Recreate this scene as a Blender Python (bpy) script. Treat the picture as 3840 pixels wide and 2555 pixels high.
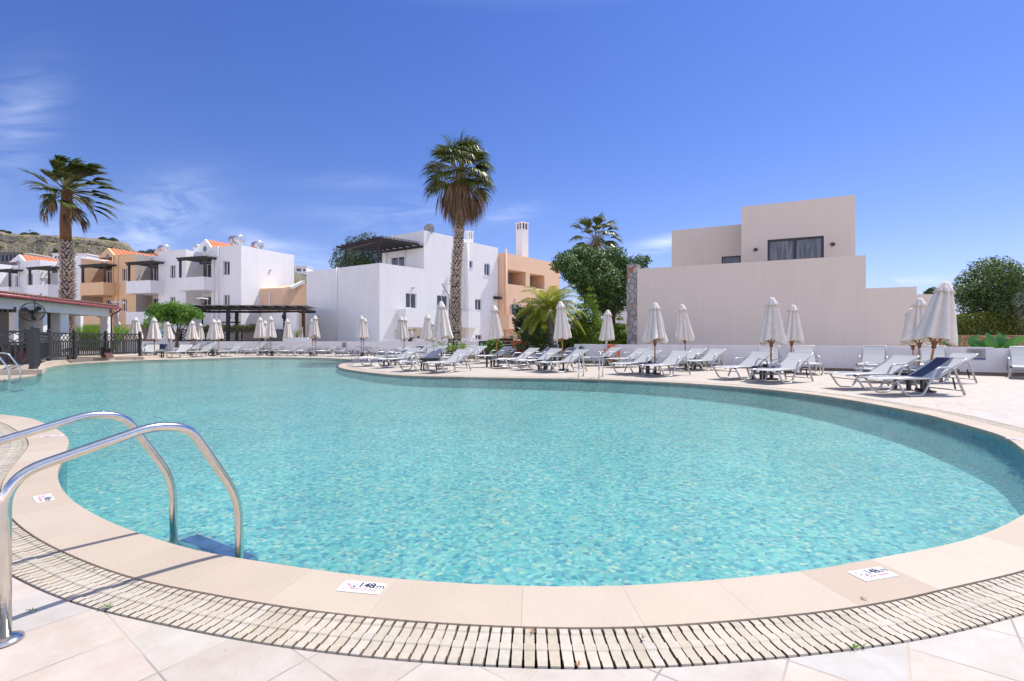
import bpy, bmesh, math, random
from math import sin, cos, pi, radians, sqrt, exp, atan2
from mathutils import Vector, noise
random.seed(7)
for o in list(bpy.data.objects): bpy.data.objects.remove(o)
SC = bpy.context.scene
COL = SC.collection
F_, H, HZ, CX = 1840.0, 1.25, 1268.0, 1920.0      # focal length, eye height, horizon and centre of the 3840 px photograph

# ---------------------------------------------------------------- camera
cam = bpy.data.objects.new('camera', bpy.data.cameras.new('camera')); COL.objects.link(cam)
cam.location = (0, 0, H); cam.rotation_euler = (pi/2, 0, 0)
cam.data.sensor_width = 36; cam.data.lens = F_*36/3840; cam.data.shift_y = -9.5/3840
cam.data.clip_start = .05; cam.data.clip_end = 3000
SC.camera = cam
# ---------------------------------------------------------------- light
SUN_AZ, SUN_EL = 55.0, 59.0
sd = Vector((sin(radians(SUN_AZ))*cos(radians(SUN_EL)), cos(radians(SUN_AZ))*cos(radians(SUN_EL)), sin(radians(SUN_EL))))
sun = bpy.data.objects.new('sun', bpy.data.lights.new('sun', 'SUN')); COL.objects.link(sun)
sun.data.energy = 3.3; sun.data.angle = radians(.5); sun.data.color = (1, .96, .9)
sun.rotation_euler = sd.to_track_quat('Z', 'Y').to_euler(); sun.location = sd*60
W = bpy.data.worlds.new('World'); SC.world = W; W.use_nodes = True
nt = W.node_tree; N = nt.nodes; L = nt.links
for n in list(N): N.remove(n)
def wn(t, **k):
    n = N.new(t)
    for a, b in k.items(): setattr(n, a, b)
    return n
def wm(op, a, b=None, c=None):
    n = wn('ShaderNodeMath', operation=op)
    for i, v in enumerate((a, b, c)):
        if v is None: continue
        if isinstance(v, (int, float)): n.inputs[i].default_value = v
        else: L.new(v, n.inputs[i])
    return n.outputs[0]
sky = wn('ShaderNodeTexSky', sky_type='NISHITA', sun_disc=False, sun_elevation=radians(SUN_EL), sun_rotation=radians(SUN_AZ),
         air_density=1.0, dust_density=.35, ozone_density=2.2, altitude=0)
tint = wn('ShaderNodeMix', data_type='RGBA', blend_type='MULTIPLY'); tint.inputs[0].default_value = 1
L.new(sky.outputs[0], tint.inputs[6])
tc = wn('ShaderNodeTexCoord'); sx = wn('ShaderNodeSeparateXYZ'); L.new(tc.outputs['Generated'], sx.inputs[0])
hz = wn('ShaderNodeValToRGB'); L.new(sx.outputs[2], hz.inputs[0]); he = hz.color_ramp.elements
he[0].position = 0; he[0].color = (.40, .40, .62, 1); he[1].position = .55; he[1].color = (.25, .34, .62, 1)
for p_, c_ in ((.10, (.40, .41, .62)), (.2, (.35, .385, .59)), (.35, (.29, .36, .60)), (.78, (1.0, .86, .78))):
    k_ = he.new(p_); k_.color = (*c_, 1)  # last stop raises the unseen overhead sky as added fill
sc_ = wn('ShaderNodeVectorMath', operation='SCALE'); L.new(hz.outputs[0], sc_.inputs[0]); 
bh = wn('ShaderNodeMapRange'); L.new(sx.outputs[1], bh.inputs[0]); bh.inputs[1].default_value = .1; bh.inputs[2].default_value = -.5; bh.inputs[3].default_value = 1.3; bh.inputs[4].default_value = 3.1  # sky behind the camera brightened and warmed as added fill light
L.new(bh.outputs[0], sc_.inputs[3]); tw = wn('ShaderNodeMix', data_type='RGBA', blend_type='MULTIPLY'); bw = wn('ShaderNodeMapRange'); L.new(sx.outputs[1], bw.inputs[0]); bw.inputs[1].default_value = .1; bw.inputs[2].default_value = -.5
L.new(bw.outputs[0], tw.inputs[0]); L.new(sc_.outputs[0], tw.inputs[6]); tw.inputs[7].default_value = (1.45, 1.05, .72, 1); L.new(tw.outputs[2], tint.inputs[7])
yy = wm('MAXIMUM', sx.outputs[1], .05); U = wm('DIVIDE', sx.outputs[0], yy); V = wm('DIVIDE', sx.outputs[2], yy)
# thin cirrus: soft patches of the sky, each broken up by stretched noise
cmb = wn('ShaderNodeCombineXYZ'); L.new(U, cmb.inputs[0]); L.new(V, cmb.inputs[1])
mp = wn('ShaderNodeMapping'); L.new(cmb.outputs[0], mp.inputs[0]); mp.inputs['Rotation'].default_value = (0, 0, radians(28)); mp.inputs['Scale'].default_value = (3.2, 13, 1)
nz = wn('ShaderNodeTexNoise'); nz.inputs['Scale'].default_value = 1.5; nz.inputs['Detail'].default_value = 7; nz.inputs['Roughness'].default_value = .6; nz.inputs['Distortion'].default_value = .7
L.new(mp.outputs[0], nz.inputs[0])
rm = wn('ShaderNodeMapRange'); L.new(nz.outputs[0], rm.inputs[0]); rm.inputs[1].default_value = .36; rm.inputs[2].default_value = .72
tot = None
for (dx, dy, sx_, sy_, a, sl) in [(40, 300, 95, 120, .30, -.5), (365, 500, 120, 70, .6, -.3), (660, 580, 130, 26, .6, .25), (940, 500, 200, 40, .25, 0),
                              (1510, 566, 80, 16, .9, -.25), (2080, 650, 100, 9, .75, -.08), (150, 560, 160, 60, .35, 0), (840, 420, 160, 20, .15, 0), (1180, 490, 60, 18, .35, -.2)]:
    u0 = (dx-1178.5)/1129.4; v0 = (778.3-dy)/1129.4
    du = wm('SUBTRACT', U, u0); dv = wm('SUBTRACT', V, v0)
    dv = wm('ADD', dv, wm('MULTIPLY', du, sl))
    q = wm('ADD', wm('POWER', wm('ABSOLUTE', wm('MULTIPLY', du, 1129.4/sx_)), 2.0), wm('POWER', wm('ABSOLUTE', wm('MULTIPLY', dv, 1129.4/sy_)), 2.0))
    g = wm('MULTIPLY', wm('EXPONENT', wm('MULTIPLY', q, -1.0)), a)
    tot = g if tot is None else wm('ADD', tot, g)
cl = wm('MULTIPLY', wm('MULTIPLY', tot, rm.outputs[0]), .62)
cl = wm('MULTIPLY', cl, wm('GREATER_THAN', sx.outputs[1], .06)); cl = wm('MINIMUM', cl, 1.0)
mx = wn('ShaderNodeMix', data_type='RGBA'); L.new(cl, mx.inputs[0]); L.new(tint.outputs[2], mx.inputs[6]); mx.inputs[7].default_value = (8.2, 8.6, 9.2, 1)
bg = wn('ShaderNodeBackground'); bg.inputs[1].default_value = .12; L.new(mx.outputs[2], bg.inputs[0])
ow = wn('ShaderNodeOutputWorld'); L.new(bg.outputs[0], ow.inputs[0])
SC.view_settings.view_transform = 'Standard'; SC.view_settings.look = 'None'; SC.view_settings.gamma = 1
SC.view_settings.exposure = .70
SC.render.engine = 'CYCLES'
SC.cycles.max_bounces = 8; SC.cycles.transparent_max_bounces = 12; SC.cycles.caustics_reflective = False; SC.cycles.caustics_refractive = False
SC.cycles.use_denoising = True; SC.cycles.sample_clamp_indirect = 4

# ---------------------------------------------------------------- helpers: photograph -> place
def G(x, y, z=0.0):                     # point of a level surface at height z seen at pixel (x, y)
    Y = (H-z)*F_/(y-HZ); return Vector(((x-CX)*Y/F_, Y, z))
def R(x, y, Y): return Vector(((x-CX)*Y/F_, Y, H-(y-HZ)*Y/F_))
def cA(x, y): return (x/2.45, 800+y/2.45)
def cB(x, y): return (640+x/2.45, 800+y/2.45)
def cC(x, y): return (1100+x/2.45, 800+y/2.45)
def cD(x, y): return (1640+x/2.45, 800+y/2.45)
def cE(x, y): return (2160+x/2.45, 800+y/2.45)
def cF(x, y): return (2700+x/2.24, 700+y/2.24)
def cG(x, y): return (3140+x/2.24, 900+y/2.24)
class Face:                             # a vertical plane through P0 along d
    def __init__(s, P0, d, off=0.0):
        d = Vector((d[0], d[1])).normalized(); s.d = d
        n = Vector((-d.y, d.x)); n = n if n.y > 0 else -n
        s.n = n; s.P = Vector((P0[0], P0[1]))+n*off
    def t(s, x):
        r = (x-CX)/F_; return (r*s.P.y-s.P.x)/(s.d.x-r*s.d.y)
    def at(s, t, z, o=0.0): p = s.P+s.d*t+s.n*o; return Vector((p.x, p.y, z))
    def z(s, x, y): Y = (s.P+s.d*s.t(x)).y; return H-(y-HZ)*Y/F_
    def pt(s, x, y): return s.at(s.t(x), s.z(x, y))
    def rect(s, a, b):                  # pixel corners -> (t0,t1,z0,z1)
        ts = sorted((s.t(a[0]), s.t(b[0]))); xm = (a[0]+b[0])/2
        zs = sorted((s.z(xm, a[1]), s.z(xm, b[1]))); return (ts[0], ts[1], zs[0], zs[1])
    def off(s, o): return Face((s.P+s.n*o), s.d)

# ---------------------------------------------------------------- helpers: materials
def M_(name):
    m = bpy.data.materials.new(name); m.use_nodes = True
    return m, m.node_tree.nodes, m.node_tree.links, m.node_tree.nodes['Principled BSDF']
def pm(name, col, rough=.6, var=.12, vs=3.0, bump=0.0, bs=40.0, metal=0.0, spec=.5, dirt=None, stretch=None, trans=0):
    m, n, l, b = M_(name)
    tc = n.new('ShaderNodeTexCoord'); mp = n.new('ShaderNodeMapping'); l.new(tc.outputs['Object'], mp.inputs[0])
    if stretch: mp.inputs['Scale'].default_value = stretch
    a = n.new('ShaderNodeTexNoise'); a.inputs['Scale'].default_value = vs; a.inputs['Detail'].default_value = 6; a.inputs['Roughness'].default_value = .62
    l.new(mp.outputs[0], a.inputs[0])
    r = n.new('ShaderNodeValToRGB'); l.new(a.outputs[0], r.inputs[0])
    r.color_ramp.elements[0].position = .3; r.color_ramp.elements[1].position = .7
    c0 = dirt if dirt else [c*(1-var) for c in col]
    r.color_ramp.elements[0].color = (*c0, 1); r.color_ramp.elements[1].color = (*[min(1, c*(1+var)) for c in col], 1)
    l.new(r.outputs[0], b.inputs['Base Color'])
    b.inputs['Roughness'].default_value = rough; b.inputs['Metallic'].default_value = metal; b.inputs['Specular IOR Level'].default_value = spec
    if bump:
        k = n.new('ShaderNodeTexNoise'); k.inputs['Scale'].default_value = bs; k.inputs['Detail'].default_value = 5; l.new(mp.outputs[0], k.inputs[0])
        bp = n.new('ShaderNodeBump'); bp.inputs['Strength'].default_value = bump; bp.inputs['Distance'].default_value = .02
        l.new(k.outputs[0], bp.inputs['Height']); l.new(bp.outputs[0], b.inputs['Normal'])
    return m
def leafmat(name, c1, c2, c3, rough=.45, tl=.25):
    m, n, l, b = M_(name)
    g = n.new('ShaderNodeNewGeometry'); r = n.new('ShaderNodeValToRGB'); l.new(g.outputs['Random Per Island'], r.inputs[0])
    e = r.color_ramp.elements; e[0].color = (*c1, 1); e[1].color = (*c3, 1); x = e.new(.5); x.color = (*c2, 1)
    l.new(r.outputs[0], b.inputs['Base Color']); b.inputs['Roughness'].default_value = rough
    t = n.new('ShaderNodeBsdfTranslucent'); l.new(r.outputs[0], t.inputs[0])
    mx = n.new('ShaderNodeMixShader'); mx.inputs[0].default_value = tl; l.new(b.outputs[0], mx.inputs[1]); l.new(t.outputs[0], mx.inputs[2])
    l.new(mx.outputs[0], n['Material Output'].inputs[0])
    return m
def plaster(name, col, stain=.05, rough=.85):
    m, n, l, b = M_(name)
    tc = n.new('ShaderNodeTexCoord')
    a = n.new('ShaderNodeTexNoise'); a.inputs['Scale'].default_value = .7; a.inputs['Detail'].default_value = 8; a.inputs['Roughness'].default_value = .65; l.new(tc.outputs['Object'], a.inputs[0])
    mp = n.new('ShaderNodeMapping'); mp.inputs['Scale'].default_value = (2.2, 2.2, .22); l.new(tc.outputs['Object'], mp.inputs[0])
    s = n.new('ShaderNodeTexNoise'); s.inputs['Scale'].default_value = 1.6; s.inputs['Detail'].default_value = 5; l.new(mp.outputs[0], s.inputs[0])
    ad = n.new('ShaderNodeMath'); ad.operation = 'ADD'; l.new(a.outputs[0], ad.inputs[0]); l.new(s.outputs[0], ad.inputs[1])
    r = n.new('ShaderNodeValToRGB'); l.new(ad.outputs[0], r.inputs[0])
    hf = n.new('ShaderNodeMath'); hf.operation = 'MULTIPLY'; hf.inputs[1].default_value = .5; l.new(ad.outputs[0], hf.inputs[0]); l.new(hf.outputs[0], r.inputs[0])
    e = r.color_ramp.elements; e[0].position = .33; e[1].position = .55
    e[0].color = (*[c*(1-stain*1.3) for c in col], 1); e[1].color = (*col, 1)
    l.new(r.outputs[0], b.inputs['Base Color']); b.inputs['Roughness'].default_value = rough; b.inputs['Specular IOR Level'].default_value = .25
    k = n.new('ShaderNodeTexNoise'); k.inputs['Scale'].default_value = 28; k.inputs['Detail'].default_value = 6; l.new(tc.outputs['Object'], k.inputs[0])
    k2 = n.new('ShaderNodeTexNoise'); k2.inputs['Scale'].default_value = 1.3; k2.inputs['Detail'].default_value = 3; l.new(mp.outputs[0], k2.inputs[0])
    bp = n.new('ShaderNodeBump'); bp.inputs['Strength'].default_value = .35; bp.inputs['Distance'].default_value = .012; l.new(k.outputs[0], bp.inputs['Height'])
    bq = n.new('ShaderNodeBump'); bq.inputs['Strength'].default_value = .12; bq.inputs['Distance'].default_value = .1; l.new(k2.outputs[0], bq.inputs['Height']); l.new(bp.outputs[0], bq.inputs['Normal'])
    l.new(bq.outputs[0], b.inputs['Normal'])
    return m

WHITE = plaster('white_plaster', (.84, .825, .80)); TAN = plaster('tan_plaster', (.80, .53, .30), .06); PEACH = plaster('peach_plaster', (.82, .55, .36), .06)
BEIGE = plaster('beige_render', (.69, .60, .51), .035); CREAM = plaster('cream_plaster', (.72, .62, .5), .05); GREYW = plaster('grey_wall', (.16, .16, .17), .05)
LOWW = plaster('low_wall_paint', (.76, .74, .74), .05)
DARKWOOD = pm('dark_wood', (.028, .02, .018), .6, .5, 6, .4, 60, stretch=(1, 1, 4)); FENCEW = pm('charcoal_fence_wood', (.022, .023, .024), .55, .6, 9, .5, 50, spec=.6)
POLEW = pm('varnished_pole_wood', (.42, .20, .055), .35, .3, 12, .2, 60, stretch=(6, 6, .6)); HUBW = pm('hub_wood', (.17, .06, .025), .45, .3, 15)
FRAMEW = pm('white_window_frame', (.74, .74, .74), .35, .03); DARKFR = pm('dark_window_frame', (.012, .014, .018), .35, .1)
ALU = pm('white_aluminium', (.52, .52, .51), .35, .08, 5, metal=.3); ALUG = pm('grey_aluminium', (.30, .30, .29), .35, .1, 6, metal=.5)
SLING = pm('sling_mesh_fabric', (.44, .44, .44), .75, .04, 40, .15, 300); NAVY = pm('navy_sling', (.035, .05, .115), .7, .15, 20, .15, 300)
BLACKP = pm('black_plastic', (.012, .013, .015), .4, .2, 10); TABLEM = pm('charcoal_table', (.025, .028, .034), .45, .25, 6)
CANVAS = pm('cream_canvas', (.74, .67, .585), .85, .08, 5, .25, 20); WPOLE = pm('white_pole', (.7, .72, .76), .35, .04)
ROOFT = pm('terracotta', (.62, .17, .07), .7, .3, 8, .3, 20); GUTTER = pm('maroon_gutter', (.28, .06, .06), .4, .2, 4); ORANGE = pm('orange_plastic', (.85, .13, .02), .4, .08)
HOSE = pm('green_hose', (.02, .14, .09), .4, .2); CABLE = pm('cable', (.03, .03, .03), .6); SKIRT = pm('stone_skirting', (.22, .15, .11), .6, .2, 6)
STEEL = pm('stainless_steel', (.66, .64, .60), .17, .08, 14, .05, 60, metal=1.0)
BARK = pm('bark', (.12, .085, .06), .9, .4, 7, .6, 20); PTRUNK = pm('palm_trunk', (.075, .058, .045), .9, .35, 6, .5, 30); PBASE = pm('palm_leaf_bases', (.50, .41, .32), .85, .4, 3, .5, 30)
PSMOOTH = pm('palm_smooth_trunk', (.22, .11, .055), .85, .25, 4, .5, 25, stretch=(1, 1, 3)); GTRUNK = pm('grey_palm_trunk', (.24, .21, .2), .9, .3, 5, .5, 20, stretch=(1, 1, 4))
TANK = pm('tank_metal', (.55, .55, .56), .35, .2, 4, metal=.6); TANKE = pm('tank_grey', (.32, .31, .3), .5, .2); LIT = pm('light_fitting', (.55, .53, .5), .4, .1)
SOIL = pm('soil', (.12, .08, .055), .95, .4, 4, .6, 12); PLANTER = pm('brown_planter_wood', (.09, .028, .02), .6, .3, 8, .3, 30, stretch=(10, 10, 1))
def glassm(name, col, rough=.04):
    m, n, l, b = M_(name); b.inputs['Roughness'].default_value = rough; b.inputs['Specular IOR Level'].default_value = .8
    tc = n.new('ShaderNodeTexCoord'); mp = n.new('ShaderNodeMapping'); mp.inputs['Scale'].default_value = (3, 3, .35); l.new(tc.outputs['Object'], mp.inputs[0])
    a = n.new('ShaderNodeTexNoise'); a.inputs['Scale'].default_value = 3.5; a.inputs['Detail'].default_value = 4; l.new(mp.outputs[0], a.inputs[0])
    r = n.new('ShaderNodeValToRGB'); l.new(a.outputs[0], r.inputs[0]); e = r.color_ramp.elements; e[0].position = .4; e[1].position = .62
    e[0].color = (*[c*.35 for c in col], 1); e[1].color = (*[c*1.6 for c in col], 1); l.new(r.outputs[0], b.inputs['Base Color'])
    return m
GLASS = glassm('window_glass', (.05, .042, .045)); GLASSB = glassm('blue_window_glass', (.03, .06, .16)); GLASSC = glassm('curtained_glass', (.10, .095, .10))

# ---------------------------------------------------------------- helpers: meshes
class MB:
    def __init__(s): s.v = []; s.f = []; s.m = []; s.c = 0
    def add(s, vs, fs, mi=0):
        k = len(s.v); s.v += [tuple(v) for v in vs]; s.f += [tuple(i+k for i in f) for f in fs]; s.m += [mi]*len(fs); return s
    def quad(s, a, b, c, d, mi=0): return s.add([a, b, c, d], [(0, 1, 2, 3)], mi)
    def hexa(s, b4, t4, mi=0):
        return s.add(list(b4)+list(t4), [(3, 2, 1, 0), (4, 5, 6, 7), (0, 1, 5, 4), (1, 2, 6, 5), (2, 3, 7, 6), (3, 0, 4, 7)], mi)
    def box(s, c, sz, rz=0.0, mi=0):
        cx, cy, cz = c; hx, hy, hz = sz[0]/2, sz[1]/2, sz[2]/2; C_, S_ = cos(rz), sin(rz)
        p = [(cx+x*C_-y*S_, cy+x*S_+y*C_) for x, y in ((-hx, -hy), (hx, -hy), (hx, hy), (-hx, hy))]
        return s.hexa([(x, y, cz-hz) for x, y in p], [(x, y, cz+hz) for x, y in p], mi)
    def fbox(s, F, t0, t1, o0, o1, z0, z1, mi=0):       # box on a Face: along t, offset o, height z
        q = [F.at(t0, 0, o0), F.at(t1, 0, o0), F.at(t1, 0, o1), F.at(t0, 0, o1)]
        return s.hexa([(p.x, p.y, z0) for p in q], [(p.x, p.y, z1) for p in q], mi)
    def beam(s, a, b, w, h, mi=0):
        a = Vector(a); b = Vector(b); d = (b-a).normalized(); up = Vector((0, 0, 1)) if abs(d.z) < .95 else Vector((0, 1, 0))
        x = d.cross(up).normalized()*w/2; y = x.normalized().cross(d)*h/2
        return s.hexa([a-x-y, a+x-y, a+x+y, a-x+y], [b-x-y, b+x-y, b+x+y, b-x+y], mi)
    def tube(s, pts, r, n=8, mi=0, closed=False, ry=None):
        pts = [Vector(p) for p in pts]; K = len(pts); rs = r if isinstance(r, (list, tuple)) else [r]*K
        k0 = len(s.v); up = None; 
        for i, p in enumerate(pts):
            if closed: d = pts[(i+1) % K]-pts[i-1]
            else: d = pts[min(i+1, K-1)]-pts[max(i-1, 0)]
            d.normalize()
            if up is None:
                up = Vector((0, 0, 1)) if abs(d.z) < .9 else Vector((0, 1, 0))
            x = d.cross(up); x.normalize(); up = x.cross(d); up.normalize()
            for j in range(n):
                a = 2*pi*j/n; s.v.append(tuple(p+x*cos(a)*rs[i]+up*sin(a)*(rs[i] if ry is None else ry)))
        R_ = K if closed else K-1
        for i in range(R_):
            for j in range(n):
                a = k0+i*n+j; b = k0+i*n+(j+1) % n; c = k0+((i+1) % K)*n+(j+1) % n; d = k0+((i+1) % K)*n+j
                s.f.append((a, b, c, d)); s.m.append(mi)
        if not closed:
            s.f.append(tuple(range(k0+n-1, k0-1, -1))); s.m.append(mi)
            s.f.append(tuple(range(k0+(K-1)*n, k0+K*n))); s.m.append(mi)
        return s
    def lathe(s, prof, c=(0, 0, 0), n=24, fn=None, mi=0, cap=True):
        k0 = len(s.v)
        for (r, z) in prof:
            for j in range(n):
                a = 2*pi*j/n; rr = r*(fn(a, z) if fn else 1); s.v.append((c[0]+rr*cos(a), c[1]+rr*sin(a), c[2]+z))
        for i in range(len(prof)-1):
            for j in range(n):
                s.f.append((k0+i*n+j, k0+i*n+(j+1) % n, k0+(i+1)*n+(j+1) % n, k0+(i+1)*n+j)); s.m.append(mi)
        if cap:
            s.f.append(tuple(range(k0+(len(prof)-1)*n, k0+len(prof)*n))); s.m.append(mi)
            s.f.append(tuple(range(k0+n-1, k0-1, -1))); s.m.append(mi)
        return s
    def ball(s, c, r, n=10, sq=(1, 1, 1), mi=0):
        pr = [(max(.001, sin(pi*i/n)), -cos(pi*i/n)) for i in range(n+1)]; k0 = len(s.v); m = n*2
        for rr, z in pr:
            for j in range(m): a = 2*pi*j/m; s.v.append((c[0]+rr*cos(a)*r*sq[0], c[1]+rr*sin(a)*r*sq[1], c[2]+z*r*sq[2]))
        for i in range(n):
            for j in range(m): s.f.append((k0+i*m+j, k0+i*m+(j+1) % m, k0+(i+1)*m+(j+1) % m, k0+(i+1)*m+j)); s.m.append(mi)
        return s
    def prism(s, poly, z0, z1, mi=0):
        n = len(poly); k = len(s.v)
        s.v += [(p[0], p[1], z0) for p in poly]+[(p[0], p[1], z1) for p in poly]
        s.f.append(tuple(k+n+i for i in range(n))); s.f.append(tuple(k+i for i in reversed(range(n)))); s.m += [mi, mi]
        for i in range(n): s.f.append((k+i, k+(i+1) % n, k+n+(i+1) % n, k+n+i)); s.m.append(mi)
        return s
    def wall(s, F, t0, t1, z0, z1, holes=(), dep=.22, o=0.0, mi=0):      # a face with openings and their reveals
        us = sorted(set([t0, t1]+[h[i] for h in holes for i in (0, 1) if t0 < h[i] < t1])); vs = sorted(set([z0, z1]+[h[i] for h in holes for i in (2, 3) if z0 < h[i] < z1]))
        for i in range(len(us)-1):
            for j in range(len(vs)-1):
                um = (us[i]+us[i+1])/2; vm = (vs[j]+vs[j+1])/2
                if any(h[0] < um < h[1] and h[2] < vm < h[3] for h in holes): continue
                s.quad(F.at(us[i], vs[j], o), F.at(us[i+1], vs[j], o), F.at(us[i+1], vs[j+1], o), F.at(us[i], vs[j+1], o), mi)
        for (a, b, c, d) in holes:
            if a < t0-.01 or b > t1+.01: continue
            P = lambda u, v, w: F.at(u, v, w+o)
            s.quad(P(a, c, 0), P(a, d, 0), P(a, d, dep), P(a, c, dep), mi); s.quad(P(b, c, 0), P(b, d, 0), P(b, d, dep), P(b, c, dep), mi)
            s.quad(P(a, c, 0), P(b, c, 0), P(b, c, dep), P(a, c, dep), mi); s.quad(P(a, d, 0), P(b, d, 0), P(b, d, dep), P(a, d, dep), mi)
        return s
    def build(s, name, mat, parent=None, smooth=False, auto=False):
        org = Vector((0, 0, 0)); q = parent; rz = 0
        while q: org += q.location; q = q.parent
        me = bpy.data.meshes.new(name); me.from_pydata([(v[0]-org.x, v[1]-org.y, v[2]-org.z) for v in s.v], [], s.f)
        for m in (mat if isinstance(mat, (list, tuple)) else [mat]): me.materials.append(m)
        me.polygons.foreach_set('material_index', s.m)
        if smooth: me.polygons.foreach_set('use_smooth', [True]*len(me.polygons))
        me.update()
        o = bpy.data.objects.new(name, me); COL.objects.link(o)
        if parent: o.parent = parent
        return o
def tag(o, label=None, cat=None, group=None, kind=None):
    if label: o['label'] = label
    if cat: o['category'] = cat
    if group: o['group'] = group
    if kind: o['kind'] = kind
    return o
def thing(name, label, cat, loc=(0, 0, 0), group=None, rz=0.0):
    o = bpy.data.objects.new(name, None); COL.objects.link(o); o.location = loc; o.rotation_euler = (0, 0, rz); o.empty_display_size = .2
    return tag(o, label, cat, group)
def struct(o): o['kind'] = 'structure'; return o
CH = {}
def kids(o): return [c for c in list(bpy.data.objects) if c.parent == o]
def snap_tree(o): return (o, [snap_tree(c) for c in kids(o)])
def copy_tree(T, parent=None):
    o, ch = T; c = o.copy(); COL.objects.link(c)
    if parent: c.parent = parent
    for k in ch: copy_tree(k, c)
    return c
def smooth_path(pts, r=.08, n=6):       # round the corners of a polyline
    P = [Vector(p) for p in pts]; out = [P[0]]
    for i in range(1, len(P)-1):
        a, b, c = P[i-1], P[i], P[i+1]; q = min(r, (a-b).length*.45, (c-b).length*.45)
        s, e = b+(a-b).normalized()*q, b+(c-b).normalized()*q
        for k in range(n+1): u = k/n; out.append(s*(1-u)**2+b*2*u*(1-u)+e*u*u)
    return out+[P[-1]]
def text(body, size, mat, parent, name, loc, rot, align='LEFT', bold=0.0):
    cu = bpy.data.curves.new('t', 'FONT'); cu.body = body; cu.size = size; cu.align_x = align; cu.offset = bold; cu.space_character = .93; cu.resolution_u = 3
    t = bpy.data.objects.new('t', cu); COL.objects.link(t); bpy.context.view_layer.update()
    me = bpy.data.meshes.new_from_object(t.evaluated_get(bpy.context.evaluated_depsgraph_get())); bpy.data.objects.remove(t)
    me.materials.clear(); me.materials.append(mat)
    o = bpy.data.objects.new(name, me); COL.objects.link(o); o.parent = parent; o.location = loc; o.rotation_euler = rot
    return o
# ================================================================ POOL, COPING, GRATING, DECK
dsp = [(128,1086),(130,1110.7),(142.5,1135.5),(173.5,1164),(215,1189),(264,1212),(338.7,1238.8),(396.5,1257.4),(454,1273.8),(537,1288),(613.8,1298.6),
       (734.7,1318.6),(891,1335.5),(1021,1346),(1166,1353),(1296.5,1355.8),(1426.6,1355),(1556.9,1345.9),(1687,1336.8),(1780,1327.7),(1891,1314.6),(2038.8,1285),(2186.6,1258.5),(2275,1232),(2357,1190.5)]
P = [G(x*1.6292, y*1.6292) for x, y in dsp]
P += [Vector(p) for p in ((4.25, 3.88, 0), (4.95, 4.5, 0), (5.4, 5.02, 0))]
dsp2 = [(2357,1035),(2316,1006),(2264,989.3),(2212,975),(2133.8,954.2),(2055.7,938.5),(1977.5,924.3),(1873.5,908.7),(1743,894.3),(1576,882.3),(1399.5,874.2),(1325.8,872.4),(1180,870),
        (1068,868),(925.7,864.3),(825.5,854.3),(788,848),(779.5,843),(785,838),(810.6,829.3),(775,825.5),(675,823.3),(568,823),(393,828),(330.7,829.3),(213,834.2),(150,839)]
P += [G(x*1.6292, y*1.6292) for x, y in dsp2]
P += [G(170, 1380), G(150, 1398), G(122, 1409), G(60, 1416), G(0, 1424.5)]
P += [Vector(p) for p in ((-17.6, 14.2, 0), (-18.6, 12.4, 0), (-17.0, 10.6, 0), (-13.5, 9.6, 0), (-10.4, 8.9, 0))]
P += [G(x*1.6292, y*1.6292) for x, y in [(0,955),(60,962),(110,980),(145,1000),(155,1012),(156,1022),(142.5,1053)]]
def resample(P, step):
    n = len(P); dense = []
    for i in range(n):
        a, b, c, d = P[i-1], P[i], P[(i+1) % n], P[(i+2) % n]
        k = max(2, int((c-b).length/.03))
        ta = max(1e-4, (b-a).length)**.5; tb = max(1e-4, (c-b).length)**.5; td = max(1e-4, (d-c).length)**.5
        m1 = (c-b)+(((b-a)/ta)-((c-a)/(ta+tb)))*tb; m2 = (c-b)+(((d-c)/td)-((d-b)/(tb+td)))*tb
        for j in range(k):
            u = j/k; dense.append(b*(2*u**3-3*u*u+1)+c*(3*u*u-2*u**3)+m1*(u**3-2*u*u+u)+m2*(u**3-u*u))
    L = [0]
    for i in range(len(dense)): L.append(L[-1]+(dense[(i+1) % len(dense)]-dense[i]).length)
    tot = L[-1]; m = int(tot/step); out = []; j = 0
    for i in range(m):
        s = tot*i/m
        while L[j+1] < s: j += 1
        u = (s-L[j])/max(1e-9, L[j+1]-L[j]); out.append(dense[j]*(1-u)+dense[(j+1) % len(dense)]*u)
    return out, tot
C0, TOT = resample(P, .05)
for it in range(40): C0 = [(C0[i-1]+C0[i]*2+C0[(i+1) % len(C0)])/4 for i in range(len(C0))]
area = sum(C0[i-1].x*C0[i].y-C0[i].x*C0[i-1].y for i in range(len(C0)))
def normals(C):
    out = []
    for i in range(len(C)):
        d = C[(i+1) % len(C)]-C[i-1]; n = Vector((d.y, -d.x, 0)).normalized(); out.append(n if area > 0 else -n)
    return out
NM = normals(C0)
for it in range(60): NM = [(NM[i-1]+NM[i]+NM[(i+1) % len(NM)]).normalized() for i in range(len(NM))]
def offc(o, z=0.0): return [Vector((c.x+n.x*o, c.y+n.y*o, z)) for c, n in zip(C0, NM)]
CW, GW = .335, .265
def fillmesh(name, loops, z, mat):
    bm = bmesh.new(); es = []
    for lp in loops:
        vs = [bm.verts.new((p[0], p[1], z)) for p in lp]
        es += [bm.edges.new((vs[i], vs[(i+1) % len(vs)])) for i in range(len(vs))]
    bmesh.ops.triangle_fill(bm, edges=es, use_beauty=True, use_dissolve=False, normal=(0, 0, 1))
    for f in bm.faces:
        if f.normal.z < 0: f.normal_flip()
    me = bpy.data.meshes.new(name); bm.to_mesh(me); bm.free(); me.materials.append(mat)
    o = bpy.data.objects.new(name, me); COL.objects.link(o); return o
def nodes(m): return m.node_tree.nodes, m.node_tree.links
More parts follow.
